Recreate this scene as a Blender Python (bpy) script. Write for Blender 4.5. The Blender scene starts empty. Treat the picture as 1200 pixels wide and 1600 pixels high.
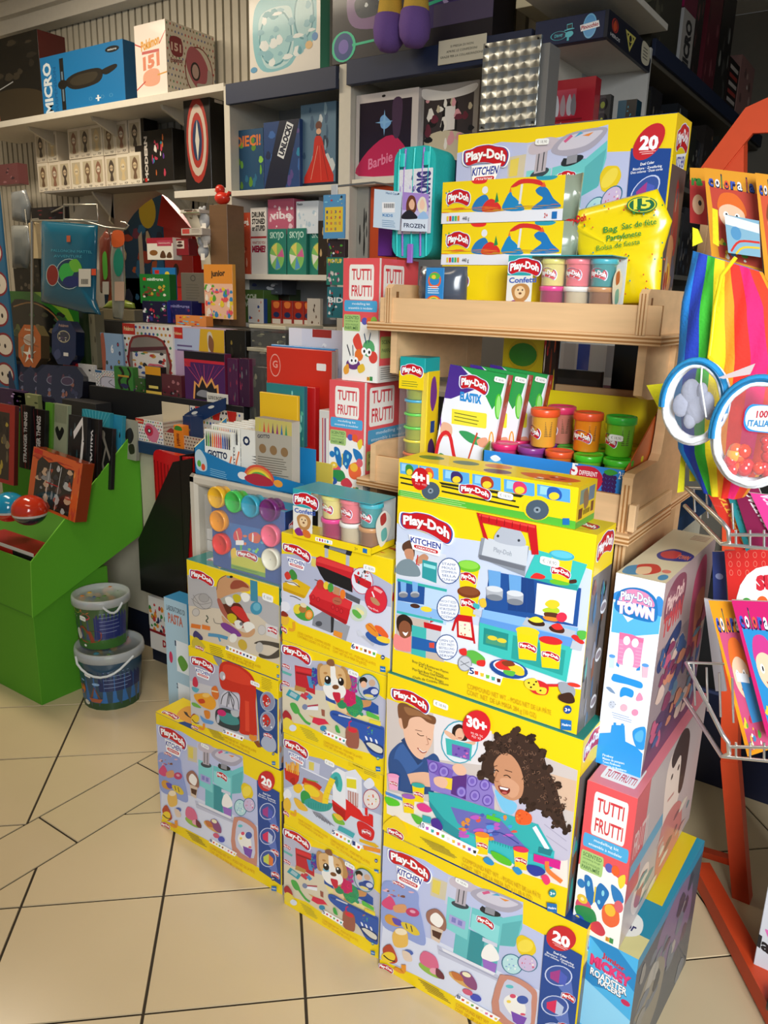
import bpy,math,random
from math import sin,cos,pi
from mathutils import Vector,Matrix
S = bpy.context.scene
COL = S.collection
rnd = random.Random(7)
# ---------------------------------------------------------------- camera
FPX = 1231.24
FW = Vector((-0.5449969,0.79517206,-0.26585667)).normalized()
RT = Vector((0.82032157,0.57126438,0.02700989)).normalized()
UP = Vector((-0.17335196,0.20336765,0.96363411)).normalized()
EYE = Vector((0,0,1.5))
cd = bpy.data.cameras.new('camera'); cam = bpy.data.objects.new('camera',cd); COL.objects.link(cam)
cd.sensor_fit = 'VERTICAL'; cd.sensor_height = 36; cd.lens = FPX / 1600 * 36; cd.clip_start = 0.02
M3 = Matrix((RT,UP,-FW)).transposed()
cam.matrix_world = Matrix.Translation(EYE) @ M3.to_4x4()
S.camera = cam
# ---------------------------------------------------------------- view, world, lights
S.view_settings.view_transform = 'Standard'; S.view_settings.look = 'None'
S.view_settings.gamma = 1; S.view_settings.use_curve_mapping = False
S.view_settings.exposure = 0.08
W = bpy.data.worlds.new('world'); S.world = W; W.use_nodes = True
W.node_tree.nodes['Background'].inputs[0].default_value = (0.85,0.92,1.0,1)
W.node_tree.nodes['Background'].inputs[1].default_value = 0.16
def area(name,loc,target,sx,sy,power,col):
    l = bpy.data.lights.new(name,'AREA'); l.shape = 'RECTANGLE'; l.size = sx; l.size_y = sy; l.energy = power; l.color = col
    o = bpy.data.objects.new(name,l); COL.objects.link(o); o.location = loc
    o.rotation_euler = (Vector(target) - Vector(loc)).to_track_quat('-Z','Y').to_euler(); return o
# daylight through the open shop front behind and to the right of the camera, warm tubes on the ceiling deeper in
dl = area('shop_front_daylight',(1.35,-1.0,2.1),(-0.25,1.35,0.95),1.4,1.7,22,(0.93,0.97,1.0)); dl.data.spread = 1.0
area('ceiling_tube_warm',(-1.5,0.5,2.95),(-1.7,1.0,0),1.2,0.3,9,(1.0,0.82,0.60))
area('ceiling_tube_rear',(-3.4,1.7,2.95),(-3.4,1.9,0),1.4,0.3,30,(1.0,0.86,0.66))
area('ceiling_tube_back_room',(-3.9,4.0,2.9),(-3.9,4.0,0),1.0,0.4,18,(1.0,0.9,0.75))
# ---------------------------------------------------------------- measuring helpers: a sight line of the photograph meets a real plane
def ray(x,y): return FW + RT * ((x - 600) / FPX) - UP * ((y - 800) / FPX)
def at(x,y,Y=None,X=None,z=None):
    d = ray(x,y)
    t = Y / d.y if Y is not None else X / d.x if X is not None else (z - 1.5) / d.z
    return EYE + d * t
# ---------------------------------------------------------------- materials: one per surface kind, colour from the mesh
def lin(h):
    if isinstance(h,(tuple,list)): return (*h[:3],1.0)
    h = h.lstrip('#')
    if len(h) == 3: h = ''.join(c * 2 for c in h)
    v = [int(h[i:i + 2],16) / 255 for i in (0,2,4)]
    return tuple(x / 12.92 if x <= 0.04045 else ((x + 0.055) / 1.055) ** 2.4 for x in v) + (1.0,)
MATS = {}
def mat(name,rough=0.5,metal=0.0,alpha=1.0,trans=0.0,coat=0.0,emit=0.0,bump=None,noise=0.0,spec=0.5):
    m = bpy.data.materials.new(name); m.use_nodes = True; n = m.node_tree.nodes; l = m.node_tree.links
    b = n['Principled BSDF']; a = n.new('ShaderNodeAttribute'); a.attribute_name = 'Col'
    src = a.outputs['Color']
    if noise or bump:
        tc = n.new('ShaderNodeTexCoord'); nt = n.new('ShaderNodeTexNoise')
        nt.inputs['Scale'].default_value = (bump or (40,0))[0]; nt.inputs['Detail'].default_value = 3
        l.new(tc.outputs['Object'],nt.inputs['Vector'])
        if bump:
            mp = n.new('ShaderNodeMapping'); mp.inputs['Scale'].default_value = bump[2] if len(bump) > 2 else (1,1,1)
            l.new(tc.outputs['Object'],mp.inputs['Vector']); l.new(mp.outputs['Vector'],nt.inputs['Vector'])
            bp = n.new('ShaderNodeBump'); bp.inputs['Strength'].default_value = bump[1]; bp.inputs['Distance'].default_value = 0.004
            l.new(nt.outputs['Fac'],bp.inputs['Height']); l.new(bp.outputs['Normal'],b.inputs['Normal'])
        if noise:
            mx = n.new('ShaderNodeMix'); mx.data_type = 'RGBA'; mx.blend_type = 'MULTIPLY'
            cr = n.new('ShaderNodeMapRange'); cr.inputs['To Min'].default_value = 1 - noise; cr.inputs['To Max'].default_value = 1 + noise * .3
            l.new(nt.outputs['Fac'],cr.inputs['Value']); mx.inputs['Factor'].default_value = 1
            l.new(src,mx.inputs[6]); l.new(cr.outputs[0],mx.inputs[7]); src = mx.outputs[2]
    l.new(src,b.inputs['Base Color'])
    b.inputs['Roughness'].default_value = rough; b.inputs['Metallic'].default_value = metal
    b.inputs['Alpha'].default_value = alpha; b.inputs['Transmission Weight'].default_value = trans
    b.inputs['Coat Weight'].default_value = coat; b.inputs['Coat Roughness'].default_value = 0.12
    b.inputs['Specular IOR Level'].default_value = spec
    if emit: l.new(src,b.inputs['Emission Color']); b.inputs['Emission Strength'].default_value = emit
    MATS[name] = m; return m
mat('card',0.42,coat=0.25,spec=.4); mat('matte',0.75,bump=(60,.1)); mat('plastic',0.3,coat=0.3); mat('gloss',0.12,coat=0.6)
mat('paint',0.55,noise=0.08); mat('foil',0.22,coat=0.5,bump=(9,0.55)); mat('fabric',0.85,bump=(220,.25),noise=.1)
mat('metal',0.3,metal=0.9,bump=(30,.08)); mat('wood',0.5,noise=0.22,bump=(9,.05,(0.6,3,7)),coat=.1); mat('clear',0.05,alpha=0.06)
mat('frost',0.3,alpha=0.55); mat('tile',0.22,noise=0.10,bump=(3,.03),coat=.15); mat('grout',0.9); mat('board',0.8,noise=.06,bump=(90,.06))
mat('fluted',0.7,bump=(2,.5,(0,0,180))); mat('foamy',.6)
# quilted steel: overlapping swirls
def swirl():
    m = mat('swirl',0.32,metal=0.95); n = m.node_tree.nodes; l = m.node_tree.links
    tc = n.new('ShaderNodeTexCoord'); mp = n.new('ShaderNodeMapping'); mp.inputs['Scale'].default_value = (28,0,28); v = n.new('ShaderNodeTexVoronoi')
    v.inputs['Randomness'].default_value = 0.12; v.inputs['Scale'].default_value = 1
    l.new(tc.outputs['Object'],mp.inputs[0]); l.new(mp.outputs[0],v.inputs['Vector'])
    bp = n.new('ShaderNodeBump'); bp.inputs['Strength'].default_value = 1; bp.inputs['Distance'].default_value = .01
    l.new(v.outputs['Distance'],bp.inputs['Height']); l.new(bp.outputs[0],n['Principled BSDF'].inputs['Normal'])
swirl()
# ---------------------------------------------------------------- mesh builder
TXT = {}
def glyphs(s,bold=0.02):
    k = (s,bold)
    if k not in TXT:
        cu = bpy.data.curves.new('t','FONT'); cu.body = s; cu.resolution_u = 2; cu.offset = bold
        o = bpy.data.objects.new('t',cu); me = bpy.data.meshes.new_from_object(o)
        vs = [(v.co.x,v.co.y) for v in me.vertices]; fs = [tuple(p.vertices) for p in me.polygons]
        x0 = min([v[0] for v in vs] or [0]); x1 = max([v[0] for v in vs] or [1])
        y1 = max([v[1] for v in vs] or [1]); y0 = min(0,min([v[1] for v in vs] or [0])); cap = 0.69 if y1 > .5 else y1
        w = max(x1 - x0,1e-3)
        TXT[k] = ([((x - x0) / w,y / cap) for x,y in vs],fs,w / cap)
        bpy.data.objects.remove(o); bpy.data.curves.remove(cu); bpy.data.meshes.remove(me)
    return TXT[k]
def cr(pts,n=6,closed=True):                      # Catmull-Rom through points
    P = [Vector(p) for p in pts]; N = len(P); out = []
    for i in range(N if closed else N - 1):
        if closed: a,b,c,d = P[i - 1],P[i],P[(i + 1) % N],P[(i + 2) % N]
        else: a,b,c,d = P[max(i - 1,0)],P[i],P[i + 1],P[min(i + 2,N - 1)]
        for k in range(n):
            t = k / n
            out.append(0.5 * ((2 * b) + (c - a) * t + (2 * a - 5 * b + 4 * c - d) * t * t + (3 * b - a - 3 * c + d) * t ** 3))
    if not closed: out.append(P[-1])
    return out
class MB:
    def __init__(s): s.v = []; s.f = []; s.c = []; s.m = []; s.sm = []; s.mn = []; s.T = Matrix()
    def add(s,vs,fs,col,m='card',smooth=False):
        b = len(s.v); T = s.T; s.v += [T @ Vector(p) for p in vs]
        if m not in s.mn: s.mn.append(m)
        mi = s.mn.index(m); c = lin(col) if not isinstance(col,list) else None
        for i,f in enumerate(fs):
            s.f.append([b + k for k in f]); s.c.append(c or lin(col[i])); s.m.append(mi); s.sm.append(smooth)
        return s
    def box(s,x0,y0,z0,x1,y1,z1,c='#fff',m='card',front=None,right=None,top=None,left=None,back=None,bottom=None,ch=0.0012):
        h = min(ch,(x1 - x0) * .3,(y1 - y0) * .3,(z1 - z0) * .3); X = (x0,x0 + h,x1 - h,x1); Y = (y0,y0 + h,y1 - h,y1); Z = (z0,z0 + h,z1 - h,z1)
        vs = []; ix = {}
        for sx in (0,1):
            for sy in (0,1):
                for sz in (0,1):
                    a,b_,c_ = (X[3 * sx],Y[3 * sy],Z[3 * sz]); i,j,k = X[1 + sx],Y[1 + sy],Z[1 + sz]
                    ix[sx,sy,sz,'x'] = len(vs); vs.append((a,j,k))
                    ix[sx,sy,sz,'y'] = len(vs); vs.append((i,b_,k))
                    ix[sx,sy,sz,'z'] = len(vs); vs.append((i,j,c_))
        g = lambda *k: ix[k]; F = []; C = []
        def q(f,col): F.append(f); C.append(col)
        fr,rg,tp,lf,bk,bt = (front or c,right or c,top or c,left or right or c,back or c,bottom or c)
        q([g(0,0,0,'y'),g(1,0,0,'y'),g(1,0,1,'y'),g(0,0,1,'y')],fr); q([g(1,1,0,'y'),g(0,1,0,'y'),g(0,1,1,'y'),g(1,1,1,'y')],bk)
        q([g(1,0,0,'x'),g(1,1,0,'x'),g(1,1,1,'x'),g(1,0,1,'x')],rg); q([g(0,1,0,'x'),g(0,0,0,'x'),g(0,0,1,'x'),g(0,1,1,'x')],lf)
        q([g(0,0,1,'z'),g(1,0,1,'z'),g(1,1,1,'z'),g(0,1,1,'z')],tp); q([g(0,1,0,'z'),g(1,1,0,'z'),g(1,0,0,'z'),g(0,0,0,'z')],bt)
        for (a,b_) in ((0,0),(0,1),(1,0),(1,1)):
            e = [g(a,b_,0,'x'),g(a,b_,1,'x'),g(a,b_,1,'y'),g(a,b_,0,'y')]; q(e if (a + b_) % 2 else e[::-1],fr if b_ == 0 else bk)
            e = [g(a,0,b_,'x'),g(a,1,b_,'x'),g(a,1,b_,'z'),g(a,0,b_,'z')]; q(e[::-1] if (a + b_) % 2 else e,tp if b_ else bt)
            e = [g(0,a,b_,'y'),g(1,a,b_,'y'),g(1,a,b_,'z'),g(0,a,b_,'z')]; q(e if (a + b_) % 2 else e[::-1],tp if b_ else bt)
        for a in (0,1):
            for b_ in (0,1):
                for d in (0,1):
                    e = [g(a,b_,d,'x'),g(a,b_,d,'y'),g(a,b_,d,'z')]; q(e if (a + b_ + d) % 2 else e[::-1],tp if d else fr)
        return s.add(vs,F,C,m)
    def prism(s,pts,d,c,m='card',side=None,smooth=False):          # closed outline of 3-D points swept by vector d
        P = [Vector(p) for p in pts]; n = len(P); d = Vector(d)
        s.add(P + [p + d for p in P],[list(range(n))[::-1],list(range(n,2 * n))],c,m)
        s.add(P + [p + d for p in P],[[i,(i + 1) % n,n + (i + 1) % n,n + i] for i in range(n)],side or c,m,smooth); return s
    def lathe(s,prof,o=(0,0,0),n=24,c='#fff',m='plastic',axis='z',sx=1,sy=1,smooth=True):
        o = Vector(o); vs = []; N = len(prof)
        for r,h in prof:
            for k in range(n):
                a = 2 * pi * k / n; p = (r * cos(a) * sx,r * sin(a) * sy,h)
                if axis == 'y': p = (p[0],h,p[1])
                if axis == 'x': p = (h,p[0],p[1])
                vs.append(o + Vector(p))
        fs = [[j * n + k,j * n + (k + 1) % n,(j + 1) * n + (k + 1) % n,(j + 1) * n + k] for j in range(N - 1) for k in range(n)]
        if isinstance(c,list): c = [c[i // n] for i in range(len(fs))]
        return s.add(vs,fs,c,m,smooth)
    def tube(s,pts,r,c='#fff',m='plastic',n=8,closed=False,rs=None):
        P = [Vector(p) for p in pts]; N = len(P); vs = []; pu = None
        for i,p in enumerate(P):
            t = (P[(i + 1) % N] - P[i - 1]) if closed else (P[min(i + 1,N - 1)] - P[max(i - 1,0)])
            if t.length < 1e-9: t = Vector((0,0,1))
            t.normalize(); u = (pu - t * pu.dot(t)) if pu is not None else t.orthogonal()
            if u.length < 1e-6: u = t.orthogonal()
            u.normalize(); pu = u; w = t.cross(u); rr = rs[i] if rs else r
            vs += [p + (u * cos(2 * pi * k / n) + w * sin(2 * pi * k / n)) * rr for k in range(n)]
        E = N if closed else N - 1
        fs = [[i * n + k,i * n + (k + 1) % n,((i + 1) % N) * n + (k + 1) % n,((i + 1) % N) * n + k] for i in range(E) for k in range(n)]
        s.add(vs,fs,c,m,True)
        if not closed: s.add(vs,[list(range(n))[::-1],list(range((N - 1) * n,N * n))],c,m)
        return s
    def ball(s,o,r,c,m='plastic',n=16,k=10):
        r = (r,r,r) if not isinstance(r,tuple) else r
        return s.lathe([(max(sin(pi * i / k),1e-3),-cos(pi * i / k) * r[2]) for i in range(k + 1)],o,n,c,m,sx=r[0],sy=r[1])
    def loft(s,rings,c,m='fabric',cap=True,closed=True):
        n = len(rings[0]); vs = [p for r in rings for p in r]
        e = n if closed else n - 1
        fs = [[j * n + k,j * n + (k + 1) % n,(j + 1) * n + (k + 1) % n,(j + 1) * n + k] for j in range(len(rings) - 1) for k in range(e)]
        if callable(c): c = [c(i // e,i % e) for i in range(len(fs))]
        s.add(vs,fs,c,m,True)
        if cap: s.add(vs,[list(range(n))[::-1],list(range(len(vs) - n,len(vs)))],(c[0] if isinstance(c,list) else c),m)
        return s
    def build(s,name,parent=None,loc=(0,0,0),rz=0,rx=0,ry=0,label=None,cat=None,group=None,kind=None):
        me = bpy.data.meshes.new(name); me.from_pydata([tuple(v) for v in s.v],[],s.f)
        me.polygons.foreach_set('material_index',s.m); me.polygons.foreach_set('use_smooth',s.sm)
        ca = me.color_attributes.new('Col','FLOAT_COLOR','CORNER'); buf = []
        for p,c in zip(me.polygons,s.c): buf.extend(c * p.loop_total)
        ca.data.foreach_set('color',buf)
        for k in s.mn: me.materials.append(MATS[k])
        me.update(); o = bpy.data.objects.new(name,me); COL.objects.link(o)
        o.location = loc; o.rotation_euler = (rx,ry,rz)
        if parent: o.parent = parent
        return tag(o,label,cat,group,kind)
def tag(o,label=None,cat=None,group=None,kind=None):
    for k,v in (('label',label),('category',cat),('group',group),('kind',kind)):
        if v: o[k] = v
    return o
def empty(name,loc,rz=0,label=None,cat=None,group=None,rx=0,ry=0):
    o = bpy.data.objects.new(name,None); COL.objects.link(o); o.location = loc; o.rotation_euler = (rx,ry,rz); o.empty_display_size = .05
    return tag(o,label,cat,group)
def dup(o,loc=None,rz=None,label=None,parent=None,rx=None,ry=None):
    c = o.copy(); COL.objects.link(c); c.parent = parent
    for ch in list(o.children): dup(ch,parent=c)
    if loc is not None: c.location = loc
    if rz is not None: c.rotation_euler[2] = rz
    if rx is not None: c.rotation_euler[0] = rx
    if ry is not None: c.rotation_euler[1] = ry
    if label: c['label'] = label
    return c
# ---------------------------------------------------------------- printed artwork on a flat face
def homog(q,W,H):                                 # reference quad TL,TR,BR,BL -> face metres (x right, y up)
    src = [(float(a),float(b)) for a,b in q]; dst = [(0,H),(W,H),(W,0),(0,0)]; A = []
    for (x,y),(X,Y) in zip(src,dst):
        A.append([x,y,1,0,0,0,-X * x,-X * y,X]); A.append([0,0,0,x,y,1,-Y * x,-Y * y,Y])
    for i in range(8):
        p = max(range(i,8),key=lambda r: abs(A[r][i])); A[i],A[p] = A[p],A[i]
        for r in range(8):
            if r != i:
                k = A[r][i] / A[i][i]; A[r] = [a - k * b for a,b in zip(A[r],A[i])]
    h = [A[i][8] / A[i][i] for i in range(8)]
    return lambda x,y: ((h[0] * x + h[1] * y + h[2]) / (h[6] * x + h[7] * y + 1),(h[3] * x + h[4] * y + h[5]) / (h[6] * x + h[7] * y + 1))
class Art:
    def __init__(s,mb,o,ux,uy,W,H,quad=None,m='card',z0=0.0):
        s.mb = mb; s.o = Vector(o); s.ux = Vector(ux); s.uy = Vector(uy); s.n = s.ux.cross(s.uy).normalized(); s.W = W; s.H = H; s.m = m; s.z = z0
        s.cl = True; s.quad(quad)
    def quad(s,q): s.t = homog(q,s.W,s.H) if q else (lambda x,y: (x * s.W,(1 - y) * s.H)); return s
    def sub(s,q,fn):                              # unit square (0,0 top left) laid on a quad of the current frame
        t0 = s.t; (a,b),(c,d),(e,f),(g,h) = q
        s.t = lambda u,v: t0((1 - v) * ((1 - u) * a + u * c) + v * ((1 - u) * g + u * e),(1 - v) * ((1 - u) * b + u * d) + v * ((1 - u) * h + u * f))
        fn(s); s.t = t0
    def P3(s,xy):
        x,y = s.t(*xy)
        if s.cl: x = min(max(x,0.0),s.W); y = min(max(y,0.0),s.H)
        return s.o + s.ux * x + s.uy * y + s.n * s.z
    def up(s): s.z += 0.000022
    def poly(s,pts,c):
        s.up(); v = [s.P3(p) for p in pts]
        nn = Vector()
        for i in range(len(v)): nn += (v[i] - s.o).cross(v[(i + 1) % len(v)] - s.o)
        if nn.dot(s.n) < 0: v = v[::-1]
        s.mb.add(v,[list(range(len(v)))],c,s.m); return s
    def P(s,c,*a): return s.poly(list(zip(a[::2],a[1::2])),c)
    def B(s,c,*a,n=5): return s.poly([tuple(p) for p in cr(list(zip(a[::2],a[1::2])),n)],c)
    def E(s,c,x,y,rx,ry=None,rot=0,n=20):
        ry = ry or rx; r = math.radians(rot)
        return s.poly([(x + rx * cos(t) * cos(r) - ry * sin(t) * sin(r),y + rx * cos(t) * sin(r) + ry * sin(t) * cos(r)) for t in [2 * pi * k / n for k in range(n)]],c)
    def ring(s,c,ci,x,y,rx,ry,w,rot=0): s.E(c,x,y,rx,ry,rot); return s.E(ci,x,y,rx - w,ry - w,rot)
    def R(s,c,x0,y0,x1,y1,r=0):
        if not r: return s.P(c,x0,y0,x1,y0,x1,y1,x0,y1)
        q = [];
        for cx,cy,a0 in ((x1 - r,y0 + r,-90),(x1 - r,y1 - r,0),(x0 + r,y1 - r,90),(x0 + r,y0 + r,180)):
            q += [(cx + r * cos(math.radians(a0 + k * 30)),cy + r * sin(math.radians(a0 + k * 30))) for k in range(4)]
        return s.poly(q,c)
    def L(s,c,w,*a,sm=False):
        p = [Vector(q) for q in zip(a[::2],a[1::2])]
        if sm: p = cr(p,4,False)
        lft = []; rgt = []
        for i in range(len(p)):
            d = p[min(i + 1,len(p) - 1)] - p[max(i - 1,0)]; d = d.normalized() if d.length > 1e-6 else Vector((1,0)); q = Vector((-d.y,d.x)) * w / 2
            lft.append(tuple(p[i] + q)); rgt.append(tuple(p[i] - q))
        s.up()
        for i in range(len(p) - 1):
            s.z -= 0.000022; s.poly([lft[i],lft[i + 1],rgt[i + 1],rgt[i]],c)
        return s
    def T(s,txt,x0,y0,x1,y1,h,c,bold=0.02,arch=0,sh=0):   # baseline from (x0,y0) to (x1,y1), capitals h tall
        s.up(); vs,fs,asp = glyphs(txt,bold); v = []
        for a,b in vs: v.append(s.P3((x0 + (x1 - x0) * a + sh * b,y0 + (y1 - y0) * a - h * b - arch * sin(pi * a))))
        s.mb.add(v,fs,c,s.m); return s
    def img(s,cols,x0,y0,x1,y1,n=14,seed=1,q=None):       # busy small print: a scatter of little coloured shapes
        r = random.Random(seed)
        for _ in range(n):
            x = r.uniform(x0,x1); y = r.uniform(y0,y1); w = (x1 - x0) * r.uniform(.06,.2); h = (y1 - y0) * r.uniform(.05,.16)
            s.poly([(x + w * .5 * cos(k) * (1 + .25 * sin(3 * k + x)),y + h * .7 * sin(k)) for k in [2 * pi * j / 9 for j in range(9)]],r.choice(cols))
        return s
    def lines(s,c,x0,y0,x1,y1,w,n,dx=0,dy=0,seed=3):    # n lines of tiny unreadable print from top row (x0,y0)-(x1,y1)
        r = random.Random(seed)
        for k in range(n):
            e = r.uniform(.75,1)
            s.L(c,w,x0 + dx * k,y0 + dy * k,x0 + dx * k + (x1 - x0) * e,y0 + dy * k + (y1 - y0) * e)
        return s
def face(mb,W,D,H,side='front',quad=None,m='card'):
    if side == 'front': return Art(mb,(0,0,0),(1,0,0),(0,0,1),W,H,quad,m,1e-5)
    if side == 'right': return Art(mb,(W,0,0),(0,1,0),(0,0,1),D,H,quad,m,1e-5)
    if side == 'left': return Art(mb,(0,D,0),(0,-1,0),(0,0,1),D,H,quad,m,1e-5)
    if side == 'top': return Art(mb,(0,0,H),(1,0,0),(0,1,0),W,D,quad,m,1e-5)
def carton(name,label,cat,x,y,z,W,D,H,rz=0,c='#ddd',front=None,right=None,top=None,left=None,A=None,AR=None,AT=None,AL=None,group=None,m='card',rx=0,ry=0,back=None):
    mb = MB(); mb.box(0,0,0,W,D,H,c,m,front=front,right=right,top=top,left=left,back=back)
    for fn,sd in ((A,'front'),(AR,'right'),(AT,'top'),(AL,'left')):
        if fn: fn(face(mb,W,D,H,sd,m=m))
    return mb.build(name,loc=(x,y,z),rz=rz,rx=rx,ry=ry,label=label,cat=cat,group=group)
def sticker(par,x,z,w=0.03,h=0.012,rot=-0.03,txt='€ 18,90',y=-0.0035,side=None,rz=0):
    mb = MB(); a = Art(mb,(0,0,0),(1,0,0),(0,0,1),w,h); a.R('#f4f4f0',0,0,1,1,.22); a.T(txt,.14,.72,.86,.72,.42,'#8a8a88',0)
    return mb.build('price_sticker',par,(x,y,z),ry=-rot,rz=rz,label='small white price sticker')
RED,YEL,NAVY,TEAL = '#c8141e','#f4d410','#1c3a86','#34b3b0'
def doh(a,q,back='#fff'):                           # the red cloud shaped logo laid on quad q
    def f(s):
        pts = [.02,.42,.05,.18,.2,.12,.33,.02,.55,.0,.72,.1,.9,.2,.99,.45,.97,.8,.88,.97,.7,.84,.5,.74,.3,.74,.12,.84,.03,.7]
        g = lambda k: [v for i in range(0,len(pts),2) for v in (.5 + (pts[i] - .5) * k,.47 + (pts[i + 1] - .47) * k)]
        s.B(back,*g(1.06)); s.B('#2a4ea0',*g(1.0)); s.B(RED,*g(.95))
        s.T('Play-Doh',.06,.68,.94,.76,.36,'#8c0c14',.065,.16); s.T('Play-Doh',.07,.66,.93,.74,.36,'#fff',.045,.16)
    a.sub(q,f)
def kit(a,q):                                        # KITCHEN CREATIONS plate under the logo
    def f(s):
        s.P('#fff',.02,-.1,.98,-.1,.9,.98,.12,.98); s.T('KITCHEN',.07,.45,.93,.45,.42,'#2b3f9c',.03)
        s.R(RED,.16,.56,.86,.84,.1); s.T('CREATIONS',.22,.78,.8,.78,.15,'#fff',.02)
    a.sub(q,f)
def minidoh(a,x,y,w,h,sl=.3): doh(a,[(x - w,y - h - w * sl),(x + w,y - h + w * sl),(x + w,y + h + w * sl),(x - w,y + h - w * sl)])
def cup(a,x,y,w,h,lid,body=YEL,sl=.25,logo=True):      # a printed tub of dough
    a.P(body,x - w,y - h,x + w,y - h + w * sl,x + w * .8,y + h + w * sl * .8,x - w * .8,y + h)
    a.E(lid,x,y - h,w * 1.12,h * .3,10)
    if logo: minidoh(a,x,y + h * .15,w * .85,h * .3,sl)
def pots(a,x0,y0,x1,y1,n,num,cols,sz):        # the little row of dough pots with its count
    a.L('#fff',sz * 1.5,x0,y0,x1,y1); a.T(str(num),x0,y0 + sz * .5,x0 + sz * .8,y0 + sz * .7,sz,'#28407c',.03)
    for k in range(n):
        t = (k + 1.3) / (n + .8); x = x0 + (x1 - x0) * t; y = y0 + (y1 - y0) * t; w = sz * .32
        a.P(cols[k % len(cols)],x - w,y - w,x + w,y - w * .6,x + w * .8,y + w * 1.2,x - w * .8,y + w)
def hasb(a,x,y,s,num='3+',nx=0,ny=0,nc='#1d4c96'):
    a.P('#1d6fb5',x - s,y - s * 1.1,x + s,y - s * .8,x + s,y + s * 1.1,x - s,y + s * .9); a.T('Hasbro',x - s * .8,y + s * .1,x + s * .85,y + s * .3,s * .45,'#fff',.02)
    a.E(nc,nx,ny,s * .75,s * .8); a.T(num,nx - s * .5,ny + s * .3,nx + s * .5,ny + s * .35,s * .6,'#fff',.03)
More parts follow.
